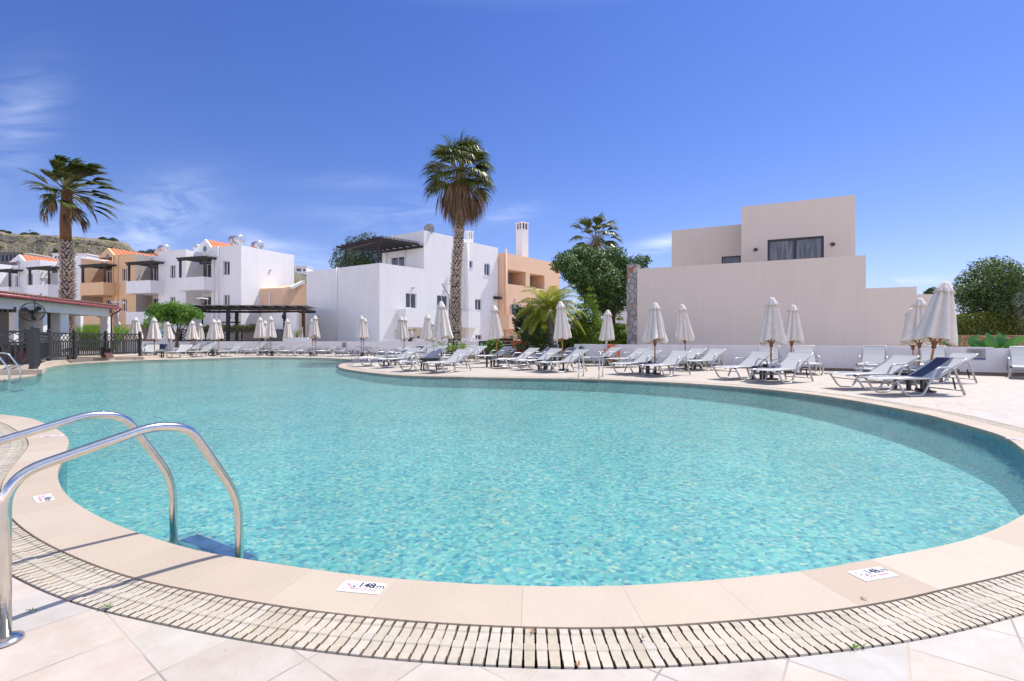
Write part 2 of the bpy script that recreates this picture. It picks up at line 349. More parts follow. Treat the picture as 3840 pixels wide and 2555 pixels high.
# -- deck tiles
def deckmat():
    m, n, l, b = M_('deck_tiles')
    tc = n.new('ShaderNodeTexCoord'); mp = n.new('ShaderNodeMapping'); mp.inputs['Rotation'].default_value = (0, 0, radians(37)); mp.inputs['Location'].default_value = (.29, .08, 0)
    l.new(tc.outputs['Object'], mp.inputs[0])
    nz = n.new('ShaderNodeTexNoise'); nz.inputs['Scale'].default_value = 6; nz.inputs['Detail'].default_value = 4; l.new(mp.outputs[0], nz.inputs[0])
    sb = n.new('ShaderNodeVectorMath'); sb.operation = 'SUBTRACT'; sb.inputs[1].default_value = (.5, .5, .5); l.new(nz.outputs[1], sb.inputs[0])
    sc = n.new('ShaderNodeVectorMath'); sc.operation = 'SCALE'; sc.inputs[3].default_value = .008; l.new(sb.outputs[0], sc.inputs[0])
    ad = n.new('ShaderNodeVectorMath'); l.new(mp.outputs[0], ad.inputs[0]); l.new(sc.outputs[0], ad.inputs[1])
    br = n.new('ShaderNodeTexBrick'); br.offset = 0; br.offset_frequency = 1; br.squash = 1; l.new(ad.outputs[0], br.inputs[0])
    br.inputs['Scale'].default_value = 1; br.inputs['Brick Width'].default_value = .374; br.inputs['Row Height'].default_value = .374
    br.inputs['Mortar Size'].default_value = .0045; br.inputs['Mortar Smooth'].default_value = .35; br.inputs['Bias'].default_value = 0
    br.inputs['Color1'].default_value = (.0, .0, .0, 1); br.inputs['Color2'].default_value = (1, 1, 1, 1); br.inputs['Mortar'].default_value = (.5, .5, .5, 1)
    rt = n.new('ShaderNodeValToRGB'); l.new(br.outputs[0], rt.inputs[0]); e = rt.color_ramp.elements
    e[0].color = (.57, .50, .43, 1); e[1].color = (.62, .545, .47, 1)
    for p, c in ((.25, (.61, .56, .49)), (.45, (.63, .54, .465)), (.6, (.62, .54, .46)), (.8, (.57, .54, .50))):
        x = e.new(p); x.color = (*c, 1)
    n2 = n.new('ShaderNodeTexNoise'); n2.inputs['Scale'].default_value = 4.2; n2.inputs['Detail'].default_value = 8; n2.inputs['Roughness'].default_value = .7; l.new(mp.outputs[0], n2.inputs[0])
    r2 = n.new('ShaderNodeValToRGB'); l.new(n2.outputs[0], r2.inputs[0]); r2.color_ramp.elements[0].position = .3; r2.color_ramp.elements[1].position = .62
    r2.color_ramp.elements[0].color = (.74, .69, .65, 1); r2.color_ramp.elements[1].color = (.88, .88, .88, 1)
    mu = n.new('ShaderNodeMix'); mu.data_type = 'RGBA'; mu.blend_type = 'MULTIPLY'; mu.inputs[0].default_value = 1; l.new(rt.outputs[0], mu.inputs[6]); l.new(r2.outputs[0], mu.inputs[7])
    n3 = n.new('ShaderNodeTexNoise'); n3.inputs['Scale'].default_value = 2.3; n3.inputs['Detail'].default_value = 4; l.new(mp.outputs[0], n3.inputs[0])
    gr = n.new('ShaderNodeValToRGB'); l.new(n3.outputs[0], gr.inputs[0]); gr.color_ramp.elements[0].position = .42; gr.color_ramp.elements[1].position = .58
    gr.color_ramp.elements[0].color = (.30, .27, .24, 1); gr.color_ramp.elements[1].color = (.50, .42, .33, 1)
    mg = n.new('ShaderNodeMix'); mg.data_type = 'RGBA'; l.new(br.outputs[1], mg.inputs[0]); l.new(mu.outputs[2], mg.inputs[6]); l.new(gr.outputs[0], mg.inputs[7])
    n5 = n.new('ShaderNodeTexNoise'); n5.inputs['Scale'].default_value = 55; n5.inputs['Detail'].default_value = 2; l.new(mp.outputs[0], n5.inputs[0])
    r5 = n.new('ShaderNodeValToRGB'); l.new(n5.outputs[0], r5.inputs[0]); r5.color_ramp.elements[0].position = .22; r5.color_ramp.elements[1].position = .27
    r5.color_ramp.elements[0].color = (.45, .4, .36, 1); r5.color_ramp.elements[1].color = (1, 1, 1, 1)
    m5 = n.new('ShaderNodeMix'); m5.data_type = 'RGBA'; m5.blend_type = 'MULTIPLY'; m5.inputs[0].default_value = 1; l.new(mg.outputs[2], m5.inputs[6]); l.new(r5.outputs[0], m5.inputs[7])
    l.new(m5.outputs[2], b.inputs['Base Color']); b.inputs['Roughness'].default_value = .6; b.inputs['Specular IOR Level'].default_value = .3
    mm = n.new('ShaderNodeMath'); mm.operation = 'MULTIPLY_ADD'; mm.inputs[1].default_value = -1.0; l.new(br.outputs[1], mm.inputs[0]); l.new(n2.outputs[0], mm.inputs[2])
    bp = n.new('ShaderNodeBump'); bp.inputs['Strength'].default_value = .5; bp.inputs['Distance'].default_value = .004; l.new(mm.outputs[0], bp.inputs['Height']); l.new(bp.outputs[0], b.inputs['Normal'])
    return m
DECK = deckmat()
gcol = pm('outer_ground', (.45, .40, .36), .9, .15, .5, .3, 8)
GRAT_OUT = offc(CW+GW, 0.0)
deck = struct(fillmesh('pool_deck', [GRAT_OUT[::2], [(-40, -4), (26, -4), (26, 48), (-40, 48)]], 0.0, DECK))
gd = MB(); gd.quad((-900, -60, -.62), (900, -60, -.62), (900, 1200, -.62), (-900, 1200, -.62)); struct(gd.build('ground', gcol))
# -- coping
def tinted(name, ramp, rough=.55, ns=70, nv=.035, bump=.25):
    m, n, l, b = M_(name)
    g = n.new('ShaderNodeNewGeometry'); r = n.new('ShaderNodeValToRGB'); l.new(g.outputs['Random Per Island'], r.inputs[0]); e = r.color_ramp.elements
    e[0].color = (*ramp[0], 1); e[1].color = (*ramp[-1], 1)
    for i, c in enumerate(ramp[1:-1]): x = e.new((i+1)/(len(ramp)-1)); x.color = (*c, 1)
    tc = n.new('ShaderNodeTexCoord'); a = n.new('ShaderNodeTexNoise'); a.inputs['Scale'].default_value = ns; a.inputs['Detail'].default_value = 6; l.new(tc.outputs['Object'], a.inputs[0])
    a2 = n.new('ShaderNodeTexNoise'); a2.inputs['Scale'].default_value = 3; a2.inputs['Detail'].default_value = 6; l.new(tc.outputs['Object'], a2.inputs[0])
    sm = n.new('ShaderNodeMath'); l.new(a.outputs[0], sm.inputs[0]); l.new(a2.outputs[0], sm.inputs[1])
    rr = n.new('ShaderNodeMapRange'); l.new(sm.outputs[0], rr.inputs[0]); rr.inputs[1].default_value = .7; rr.inputs[2].default_value = 1.3; rr.inputs[3].default_value = 1-nv*1.6-.08; rr.inputs[4].default_value = 1+nv-.08
    vm = n.new('ShaderNodeVectorMath'); vm.operation = 'SCALE'; l.new(r.outputs[0], vm.inputs[0]); l.new(rr.outputs[0], vm.inputs[3])
    l.new(vm.outputs[0], b.inputs['Base Color']); b.inputs['Roughness'].default_value = rough; b.inputs['Specular IOR Level'].default_value = .3
    bp = n.new('ShaderNodeBump'); bp.inputs['Strength'].default_value = bump; bp.inputs['Distance'].default_value = .003; l.new(a.outputs[0], bp.inputs['Height']); l.new(bp.outputs[0], b.inputs['Normal'])
    return m
COPE = tinted('coping_stone', [(.57, .47, .36), (.50, .39, .29), (.58, .49, .385), (.53, .42, .315), (.56, .455, .35)])
GRATM = tinted('grating_plastic', [(.56, .48, .37), (.58, .51, .41), (.53, .45, .33), (.59, .53, .44)], .5, 25, .09, .15)
M = len(C0)
i0 = min(range(M), key=lambda i: (C0[i]-G(1950, 2209.7)).length)
segn = 10                                # stations per coping stone (about half a metre)
cp = MB()
ci = offc(-.012); co = offc(CW)
nt_ = M//segn
for k in range(nt_):
    a = (i0+k*segn) % M; idx = [(a+j) % M for j in range((segn if k < nt_-1 else M-segn*(nt_-1))+1)]
    A = [ci[j] for j in idx]; B = [co[j] for j in idx]
    A[0] = A[0].lerp(A[1], .02); B[0] = B[0].lerp(B[1], .02)
    q = len(A); k0 = len(cp.v)
    for p in A: cp.v.append((p.x, p.y, 0.004))
    for p in B: cp.v.append((p.x, p.y, 0.004))
    for p in A: cp.v.append((p.x, p.y, -.06))
    for p in B: cp.v.append((p.x, p.y, -.06))
    for j in range(q-1):
        cp.f += [(k0+j, k0+j+1, k0+q+j+1, k0+q+j), (k0+j+1, k0+j, k0+2*q+j, k0+2*q+j+1), (k0+q+j, k0+q+j+1, k0+3*q+j+1, k0+3*q+j)]; cp.m += [0, 0, 0]
    cp.f += [(k0, k0+q, k0+3*q, k0+2*q), (k0+2*q-1, k0+q-1, k0+3*q-1, k0+4*q-1)]; cp.m += [0, 0]
struct(cp.build('pool_coping', COPE))
cj = MB()                               # bed under the stones and the channel under the grating
k0 = 0; LAY = [(offc(-.01), -.004), (offc(CW-.002), -.004), (offc(CW-.002), -.14), (offc(CW+GW+.002), -.14), (offc(CW+GW+.002), -.0005)]
for c, z in LAY:
    for p in c: cj.v.append((p.x, p.y, z))
for a in range(len(LAY)-1):
    for j in range(M): cj.f.append((a*M+j, a*M+(j+1) % M, (a+1)*M+(j+1) % M, (a+1)*M+j)); cj.m.append(0)
struct(cj.build('drain_channel', pm('channel_concrete', (.15, .105, .07), .8, .3, 10)))
# -- grating slats
gt = MB(); rng = random.Random(3); g1 = offc(CW+.006); g2 = offc(CW+GW-.006)
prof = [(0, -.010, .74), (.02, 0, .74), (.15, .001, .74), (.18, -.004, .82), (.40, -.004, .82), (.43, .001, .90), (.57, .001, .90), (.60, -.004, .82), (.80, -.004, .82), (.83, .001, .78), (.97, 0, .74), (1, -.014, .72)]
ns = int(M*TOT/M/.0445)
for k in range(ns):
    s = k*M/ns; i = int(s); u = s-i; a = g1[i % M].lerp(g1[(i+1) % M], u); b = g2[i % M].lerp(g2[(i+1) % M], u)
    if (a-Vector((0, 0, 0))).length > 13 and k % 2: continue
    far = (a-Vector((0, 0, 0))).length > 13
    r = (b-a); t = Vector((-r.y, r.x, 0)).normalized(); w0 = .0445*(2 if far else 1)*.5*((b-a).length and 1); jit = rng.uniform(-.0012, .0012); dz = rng.uniform(-.001, .0015)
    # the outer end of a slat is wider on the convex side and narrower on the concave one
    j2 = (i+2) % M; sc2 = (g2[j2]-g2[i % M]).length/max(1e-6, (g1[j2]-g1[i % M]).length); sc1 = (g1[j2]-g1[i % M]).length/.1; 
    k0 = len(gt.v); pr = prof if not far else [prof[0], prof[1], prof[10], prof[11]]
    for (q, z, ww) in pr:
        c = a+r*q+t*jit; wd = w0*ww*(sc1*(1-q)+sc1*sc2*q)*1.02; wd = min(max(wd, .006), .045 if not far else .09)
        for sgn, zz in ((-1, -.03), (-1, 0), (1, 0), (1, -.03)): gt.v.append((c.x+t.x*wd*sgn, c.y+t.y*wd*sgn, z+dz+zz+.001))
    for p in range(len(pr)-1):
        o = k0+p*4
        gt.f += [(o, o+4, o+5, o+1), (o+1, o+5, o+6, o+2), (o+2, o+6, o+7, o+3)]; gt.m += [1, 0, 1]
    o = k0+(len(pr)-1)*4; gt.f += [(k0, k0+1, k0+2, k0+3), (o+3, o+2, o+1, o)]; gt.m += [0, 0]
tag(gt.build('drain_grating', [GRATM, pm('grating_shade_grime', (.26, .19, .13), .8, .4, 20)]), 'cream slatted overflow grating running all round the pool coping', 'drain grating')  # slat sides: grime, with the shade of the narrow gaps painted in
# two bearer rails of the grating, seen in the gaps
# -- basin
BD = -.60
def poolmat(name, base, cells=True):
    m, n, l, b = M_(name)
    tc = n.new('ShaderNodeTexCoord')
    nz = n.new('ShaderNodeTexNoise'); nz.inputs['Scale'].default_value = 3.0; nz.inputs['Detail'].default_value = 3; l.new(tc.outputs['Object'], nz.inputs[0])
    sb = n.new('ShaderNodeVectorMath'); sb.operation = 'SUBTRACT'; sb.inputs[1].default_value = (.5, .5, .5); l.new(nz.outputs[1], sb.inputs[0])
    sc = n.new('ShaderNodeVectorMath'); sc.operation = 'SCALE'; sc.inputs[3].default_value = .07; l.new(sb.outputs[0], sc.inputs[0])
    ad = n.new('ShaderNodeVectorMath'); l.new(tc.outputs['Object'], ad.inputs[0]); l.new(sc.outputs[0], ad.inputs[1])
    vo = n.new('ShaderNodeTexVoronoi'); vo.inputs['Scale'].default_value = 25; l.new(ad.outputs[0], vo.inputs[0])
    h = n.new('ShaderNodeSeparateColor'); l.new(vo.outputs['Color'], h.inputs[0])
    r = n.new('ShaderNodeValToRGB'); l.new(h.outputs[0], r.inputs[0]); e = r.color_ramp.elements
    sh = [(.0, (.05, .22, .55)), (.12, (.22, .58, .78)), (.3, (.7, .88, .92)), (.5, (1.0, 1.0, .98)), (.68, (1.9, 1.22, 1.25)), (.84, (.35, .5, .8)), (1.0, (3.6, 1.4, 1.0))]  # mosaic cell tones; the overbright cells also paint in caustic glints
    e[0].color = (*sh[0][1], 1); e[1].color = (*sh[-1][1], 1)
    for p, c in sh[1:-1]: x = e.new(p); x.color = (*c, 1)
    big = n.new('ShaderNodeTexNoise'); big.inputs['Scale'].default_value = .55; big.inputs['Detail'].default_value = 4; l.new(tc.outputs['Object'], big.inputs[0])
    br = n.new('ShaderNodeMapRange'); l.new(big.outputs[0], br.inputs[0]); br.inputs[1].default_value = .3; br.inputs[2].default_value = .7; br.inputs[3].default_value = .86; br.inputs[4].default_value = 1.1
    mu = n.new('ShaderNodeMix'); mu.data_type = 'RGBA'; mu.blend_type = 'MULTIPLY'; mu.inputs[0].default_value = 1; l.new(r.outputs[0], mu.inputs[7])
    sp = n.new('ShaderNodeSeparateXYZ'); l.new(tc.outputs['Object'], sp.inputs[0]); yr = n.new('ShaderNodeMapRange'); l.new(sp.outputs[1], yr.inputs[0]); yr.inputs[1].default_value = 13; yr.inputs[2].default_value = 30   # paler tiles in the shallow end
    cm = n.new('ShaderNodeMix'); cm.data_type = 'RGBA'; l.new(yr.outputs[0], cm.inputs[0]); cm.inputs[6].default_value = (*base, 1); cm.inputs[7].default_value = (base[0]*.4+.32, base[1]*.5+.36, base[2]*.5+.26, 1); l.new(cm.outputs[2], mu.inputs[6])
    vm = n.new('ShaderNodeVectorMath'); vm.operation = 'SCALE'; l.new(mu.outputs[2], vm.inputs[0]); l.new(br.outputs[0], vm.inputs[3])
    l.new(vm.outputs[0], b.inputs['Base Color']); b.inputs['Roughness'].default_value = .5
    return m
PFLOOR = poolmat('pool_mosaic_glints', (.31, .76, .69)); PWALL = poolmat('pool_wall_mosaic_glints', (.03, .36, .38))
def depth(y): return next((b+(d-b)*(max(y, a)-a)/(c-a) for (a, b), (c, d) in zip(DT, DT[1:]) if y <= c), DT[-1][1])
DT = [(2, -.62), (6, -.60), (10, -.50), (14, -.38), (20, -.25), (34, -.13)]
fo = fillmesh('pool_floor', [C0[::3]], BD, PFLOOR); bm = bmesh.new(); bm.from_mesh(fo.data)
for k in range(1, 33): bmesh.ops.bisect_plane(bm, geom=bm.verts[:]+bm.edges[:]+bm.faces[:], plane_co=(0, k+.01, 0), plane_no=(0, 1, 0))
for v in bm.verts: v.co.z = depth(v.co.y)
bm.to_mesh(fo.data); bm.free(); struct(fo)
pw = MB()
for p in C0: pw.v.append((p.x, p.y, depth(p.y)-.02))
for p in C0: pw.v.append((p.x, p.y, -.005))
for j in range(M): pw.f.append((j, (j+1) % M, M+(j+1) % M, M+j)); pw.m.append(0)
struct(pw.build('pool_wall', PWALL))
def watermat():
    m, n, l, b = M_('pool_water'); n.remove(b)
    tc = n.new('ShaderNodeTexCoord'); mp = n.new('ShaderNodeMapping'); mp.inputs['Scale'].default_value = (1, 1.25, 1); mp.inputs['Rotation'].default_value = (0, 0, .4); l.new(tc.outputs['Object'], mp.inputs[0])
    a = n.new('ShaderNodeTexNoise'); a.inputs['Scale'].default_value = 5.5; a.inputs['Detail'].default_value = 5; a.inputs['Roughness'].default_value = .55; a.inputs['Distortion'].default_value = .6; l.new(mp.outputs[0], a.inputs[0])
    c = n.new('ShaderNodeTexNoise'); c.inputs['Scale'].default_value = 19; c.inputs['Detail'].default_value = 3; l.new(mp.outputs[0], c.inputs[0])
    ad = n.new('ShaderNodeMath'); ad.operation = 'MULTIPLY_ADD'; ad.inputs[1].default_value = .35; l.new(c.outputs[0], ad.inputs[0]); l.new(a.outputs[0], ad.inputs[2])
    bp = n.new('ShaderNodeBump'); bp.inputs['Strength'].default_value = .8; bp.inputs['Distance'].default_value = .035; l.new(ad.outputs[0], bp.inputs['Height'])
    bs = n.new('ShaderNodeBump'); bs.inputs['Strength'].default_value = .8; bs.inputs['Distance'].default_value = .02; l.new(ad.outputs[0], bs.inputs['Height'])
    gl = n.new('ShaderNodeBsdfGlossy'); gl.inputs['Roughness'].default_value = .09; l.new(bs.outputs[0], gl.inputs['Normal'])
    tr = n.new('ShaderNodeBsdfTransparent'); tr.inputs[0].default_value = (.86, .99, .985, 1)
    rf = n.new('ShaderNodeBsdfRefraction'); rf.inputs['IOR'].default_value = 1.12; rf.inputs['Roughness'].default_value = 0; rf.inputs[0].default_value = (.92, 1, 1, 1); l.new(bp.outputs[0], rf.inputs['Normal'])
    m1 = n.new('ShaderNodeMixShader'); m1.inputs[0].default_value = .42; l.new(tr.outputs[0], m1.inputs[1]); l.new(rf.outputs[0], m1.inputs[2])
    fr_ = n.new('ShaderNodeFresnel'); fr_.inputs[0].default_value = 1.33; l.new(bs.outputs[0], fr_.inputs['Normal']); fr = n.new('ShaderNodeMath'); fr.operation = 'MULTIPLY'; fr.inputs[1].default_value = .6; l.new(fr_.outputs[0], fr.inputs[0])
    m2 = n.new('ShaderNodeMixShader'); l.new(fr.outputs[0], m2.inputs[0]); l.new(m1.outputs[0], m2.inputs[1]); l.new(gl.outputs[0], m2.inputs[2])
    l.new(m2.outputs[0], n['Material Output'].inputs[0])
    return m
struct(fillmesh('pool_water', [C0[::3]], -.03, watermat()))

# ================================================================ LADDERS
def rails(pts, name, root, r=.0225):
    mb = MB(); mb.tube(smooth_path(pts, .13, 8), r, 14); return mb.build(name, STEEL, root, smooth=True)
LPROF = [(0, .0), (0, .675), (.54, .805), (.71, .77), (.975, .32), (.995, -.75)]
def ladder(name, foot, head, label, sp=.75, prof=LPROF, one=False, steps=True):
    # foot: deck foot of the first rail (x, y); head: angle towards the water; the second rail stands to the left
    d = Vector((cos(head), sin(head), 0)); s = Vector((-d.y, d.x, 0)); f = Vector((foot[0], foot[1], 0))
    rt = thing('pool_ladder', label, 'pool ladder', f)
    for k in (0, 1):
        if one and k: continue
        o = f+s*sp*k
        rails([o+d*p+Vector((0, 0, z)) for p, z in prof], 'handrail', rt)
        m = MB(); m.lathe([(.062, 0.004), (.06, .012), (.04, .02), (.03, .024)], (o.x, o.y, 0), 24); m.build('foot_flange', STEEL, rt, smooth=True)
    if steps and not one:
        for z in (-.10, -.32):
            m = MB(); a = f+d*1.05+s*.03; b = a+s*(sp-.06)
            m.beam(a+Vector((0, 0, z)), b+Vector((0, 0, z)), .13, .025); m.build('step', TREAD, rt)
        for k in (0, 1):
            o = f+s*sp*k; MB().tube([o+d*.985+Vector((0, 0, -.09)), o+d*.74+Vector((0, 0, -.09))], .009, 6).build('wall_bracket', STEEL, rt, smooth=True)
    return rt
TREAD = pm('ladder_tread', (.10, .17, .36), .5, .6, 9)
ladder('pool_ladder', (-2.09, 2.02), radians(59.5), 'large stainless steel pool ladder in the near left corner, its shadow on the coping')
ladder('pool_ladder', (2.33, 16.0), radians(-107), 'stainless pool ladder at the far edge in front of the lifebuoy', .62)
ladder('pool_ladder', (-7.75, 26.3), radians(-128), 'stainless pool ladder at the tip of the sunbathing deck', .6)
ladder('pool_ladder', (-15.70, 14.05), radians(25), 'stainless pool ladder at the left edge below the dark fence platform', .66)
ladder('pool_ladder', (G(777, 1338).x, 32.3), radians(-90), 'single upright steel pool rail on the far edge among closed parasols', .6, [(0, 0), (0, 1.15), (.25, 1.25), (.5, 1.1), (.5, -.6)], True)

# ================================================================ DEPTH SIGNS ON THE COPING
SIGNW = pm('sign_white', (.78, .78, .8), .35, .02); INK = pm('ink_navy', (.02, .02, .05), .5, .05); RED = pm('ink_red', (.75, .06, .06), .5, .05); PINK = pm('ink_pink', (.75, .18, .2), .5, .05)
def depth_sign(c, ang, label):
    rt = thing('depth_sign', label, 'depth sign', (c[0], c[1], .0045), 'depth signs on the pool coping', ang)
    def kid(m, n, mat):
        me = bpy.data.meshes.new(n); me.from_pydata(m.v, [], m.f); me.materials.append(mat); o = bpy.data.objects.new(n, me); COL.objects.link(o); o.parent = rt; return o
    w, h = .112, .052; pl = []
    for (sx_, sy_, a0) in ((1, 1, 0), (-1, 1, 90), (-1, -1, 180), (1, -1, 270)):
        for k in range(5): a = radians(a0+k*22.5); pl.append((sx_*(w-.008)+.008*cos(a), sy_*(h-.008)+.008*sin(a)))
    kid(MB().prism(pl, 0, .003), 'plate', SIGNW)
    m = MB(); cx, R1, R2, z = -.063, .037, .0335, .0036
    for k in range(32):
        a, b = 2*pi*k/32, 2*pi*(k+1)/32
        m.quad((cx+R1*cos(a), R1*sin(a), z), (cx+R1*cos(b), R1*sin(b), z), (cx+R2*cos(b), R2*sin(b), z), (cx+R2*cos(a), R2*sin(a), z))
    m.quad((cx-.027, .023, z+.0002), (cx-.023, .027, z+.0002), (cx+.027, -.023, z+.0002), (cx+.023, -.027, z+.0002))
    kid(m, 'prohibition_ring', PINK)
    m = MB(); zz = .0033                        # diver over waves
    m.add([(cx-.016, -.002, zz), (cx-.004, .006, zz), (cx+.008, .012, zz), (cx+.010, .016, zz), (cx-.008, .011, zz), (cx-.017, .003, zz)], [(0, 1, 2, 3, 4, 5)])
    m.add([(cx+.016, -.010, zz), (cx+.026, -.012, zz), (cx+.026, .008, zz), (cx+.021, .012, zz), (cx+.016, .008, zz)], [(0, 1, 2, 3, 4)])
    m.add([(cx-.018+.0025*cos(k*.8), -.005+.0025*sin(k*.8), zz) for k in range(8)], [tuple(range(8))])
    for r_ in (-.016, -.021): m.quad((cx-.022, r_, zz), (cx+.008, r_, zz), (cx+.008, r_+.0015, zz), (cx-.022, r_+.0015, zz))
    kid(m, 'diver_symbol', INK)
    text('148', .062, INK, rt, 'depth_number', (-.026, .000, .0036), (0, 0, 0), bold=.0016)
    text('cm', .055, INK, rt, 'unit_lettering', (.050, .000, .0036), (0, 0, 0), bold=.0006)
    text('NO DIVING', .0245, RED, rt, 'warning_lettering', (-.032, -.030, .0036), (0, 0, 0), bold=.0003)
    return rt
def c4(p): q = [G(x, y) for x, y in p]; return sum((v for v in q), Vector())/len(q)
depth_sign(c4([(1299, 2184), (1444, 2199), (1420, 2232), (1265, 2216)]), radians(-10), 'white 148cm no diving sign on the coping at the bottom, left of centre')
depth_sign(c4([(3184, 2151.5), (3302, 2132), (3361, 2162), (3244, 2183)]), radians(15.5), 'white 148cm no diving sign on the coping at the lower right')
depth_sign(c4([(126.5, 1866.8), (185, 1856.7), (200.5, 1876.9), (141.3, 1887)]), radians(-40), 'white no diving sign on the coping seen beneath the near ladder handrail at left')
depth_sign(G(193, 1638), radians(-150), 'small far no diving sign on the bulge of the coping at left edge')
depth_sign(G(3822, 1651), radians(118), 'no diving sign on the coping at the right edge of the photo')
# ================================================================ HILL AND FAR HOUSES
def lerp_tab(T, x):
    if x <= T[0][0]: return T[0][1]
    for (a, b), (c, d) in zip(T, T[1:]):
        if x <= c: return b+(d-b)*(x-a)/(c-a)
    return T[-1][1]
RIDGE = [(-700, 850), (-300, 862), (0, 868), (30, 876), (100, 879), (170, 882), (200, 885), (300, 890), (345, 893), (395, 899), (440, 903), (480, 915), (500, 938), (530, 946), (600, 952), (700, 965), (900, 985), (1100, 1005), (1150, 1016), (1180, 1040), (1260, 1090), (1500, 1180), (1900, 1262)]
def hill_pt(x, u, rough=True):           # x: bearing as a pixel column, u: 0 foot .. 1 ridge
    Y = 150+150*u; zr = H-(lerp_tab(RIDGE, x)-HZ)*300/F_
    T = [(0, 0), (.30, .30), (.56, .62), (.60, .74), (.66, .77), (.86, .80), (.90, .93), (1.0, 1.0)]
    z = zr*lerp_tab(T, u); X = (x-CX)*Y/F_
    if rough:
        q = Vector((X*.03, Y*.03, 0)); z += noise.fractal(q, .8, 2.0, 5)*1.5*min(1, zr/20)*(1 if u < .97 else .35)
        z += noise.fractal(Vector((X*.22, Y*.12, 3)), .6, 2.0, 4)*.55*min(1, zr/20)
    return Vector((X, Y, z))
hm = MB(); NX, NU = 330, 90
for j in range(NU+1):
    for i in range(NX+1): hm.v.append(tuple(hill_pt(-700+2600*i/NX, j/NU)))
for i in range(NX+1): x = -700+2600*i/NX; p = hill_pt(x, 1); hm.v.append((p.x*1.5, 450, -2))
for j in range(NU+1):
    for i in range(NX): a = j*(NX+1)+i; hm.f.append((a, a+1, a+NX+2, a+NX+1)); hm.m.append(0)
def hillmat():
    m, n, l, b = M_('hillside'); tc = n.new('ShaderNodeTexCoord'); g = n.new('ShaderNodeNewGeometry')
    a = n.new('ShaderNodeTexNoise'); a.inputs['Scale'].default_value = .16; a.inputs['Detail'].default_value = 9; a.inputs['Roughness'].default_value = .72; l.new(tc.outputs['Object'], a.inputs[0])
    r = n.new('ShaderNodeValToRGB'); l.new(a.outputs[0], r.inputs[0]); e = r.color_ramp.elements
    e[0].position = .36; e[0].color = (.05, .07, .03, 1); e[1].position = .66; e[1].color = (.36, .28, .15, 1)
    for p, c in ((.43, (.16, .15, .08)), (.5, (.27, .22, .13)), (.58, (.21, .20, .17))): x = e.new(p); x.color = (*c, 1)
    k = n.new('ShaderNodeTexNoise'); k.inputs['Scale'].default_value = .9; k.inputs['Detail'].default_value = 6; l.new(tc.outputs['Object'], k.inputs[0])
    r2 = n.new('ShaderNodeValToRGB'); l.new(k.outputs[0], r2.inputs[0]); r2.color_ramp.elements[0].position = .35; r2.color_ramp.elements[1].position = .65
    r2.color_ramp.elements[0].color = (.05, .05, .055, 1); r2.color_ramp.elements[1].color = (.26, .24, .22, 1)
    s = n.new('ShaderNodeSeparateXYZ'); l.new(g.outputs['Normal'], s.inputs[0])
    mr = n.new('ShaderNodeMapRange'); l.new(s.outputs[2], mr.inputs[0]); mr.inputs[1].default_value = .66; mr.inputs[2].default_value = .5
    mx = n.new('ShaderNodeMix'); mx.data_type = 'RGBA'; l.new(mr.outputs[0], mx.inputs[0]); l.new(r.outputs[0], mx.inputs[6]); l.new(r2.outputs[0], mx.inputs[7])
    l.new(mx.outputs[2], b.inputs['Base Color']); b.inputs['Roughness'].default_value = 1; b.inputs['Specular IOR Level'].default_value = .1
    bp = n.new('ShaderNodeBump'); bp.inputs['Strength'].default_value = .9; bp.inputs['Distance'].default_value = 1.2; l.new(k.outputs[0], bp.inputs['Height']); l.new(bp.outputs[0], b.inputs['Normal'])
    return m
struct(hm.build('hill', hillmat()))
# scrub on the hill: too many bushes to count
LEAF_HILL = leafmat('hill_scrub_leaf', (.02, .035, .012), (.035, .055, .018), (.07, .09, .03), .8, .1)
rng = random.Random(11); sb = MB()
def bush_faces(mb, c, rx, rz, n, s, rng):
    for k in range(n):
        v = Vector((rng.gauss(0, 1), rng.gauss(0, 1), abs(rng.gauss(0, 1)))).normalized(); p = Vector((c.x+v.x*rx*rng.uniform(.6, 1.05), c.y+v.y*rx, c.z+v.z*rz*rng.uniform(.6, 1.05)))
        a = Vector((rng.gauss(0, 1), rng.gauss(0, 1), rng.gauss(0, 1))).normalized()*s; b = a.cross(v+Vector((.1, .2, .1))).normalized()*s*.7
        mb.quad(p-a, p-b, p+a, p+b)
for k in range(560):
    x = rng.uniform(-60, 620) if rng.random() < .8 else rng.uniform(1060, 1220); u = rng.choice([rng.uniform(.05, .5), rng.uniform(.3, .58), rng.uniform(.64, .84)])
    g = rng.random(); s = rng.uniform(.5, 1.3)*(1.8 if u < .4 and x < 110 else 1); bush_faces(sb, hill_pt(x, u), s*1.3, s, int(18*s*s+14), .42, rng)
tag(sb.build('hillside_scrub', LEAF_HILL), 'dark green scrub dotted over the dry hillside behind the houses', 'scrub', kind='stuff')
for (x, y, w, lb) in [(10, 866, 1.9, 'round dark bush at the far left end of the hilltop'), (33, 868, 1.1, 'small bush on a stem on the hilltop left of the cross'), (95, 876, 2.0, 'low dark bush on the hilltop just left of the cross'), (130, 874, 1.9, 'bushy tree on the hilltop just right of the cross'),
                      (388, 894, 2.3, 'round dark bush on the hilltop right of the left palm'), (425, 898, 2.4, 'rounded bush on the hilltop cliff nearest its right end'), (572, 944, 3.2, 'wide dark tree on the low ridge behind the roof water tanks'), (533, 947, 2.6, 'dark bush on the low ridge just right of the cliff end')]:
    rt = thing('hilltop_tree', lb, 'tree', hill_pt(x, .99)); p = hill_pt(x, .99); zc = H-(y+4-HZ)*p.y/F_
    m = MB(); bush_faces(m, Vector((p.x, p.y, zc-w*.2)), w*1.15, w*.85, 420, .36, rng); m.build('crown', LEAF_HILL, rt)
    MB().tube([(p.x, p.y, p.z-.6), (p.x, p.y, zc)], .22, 5).build('trunk', BARK, rt)
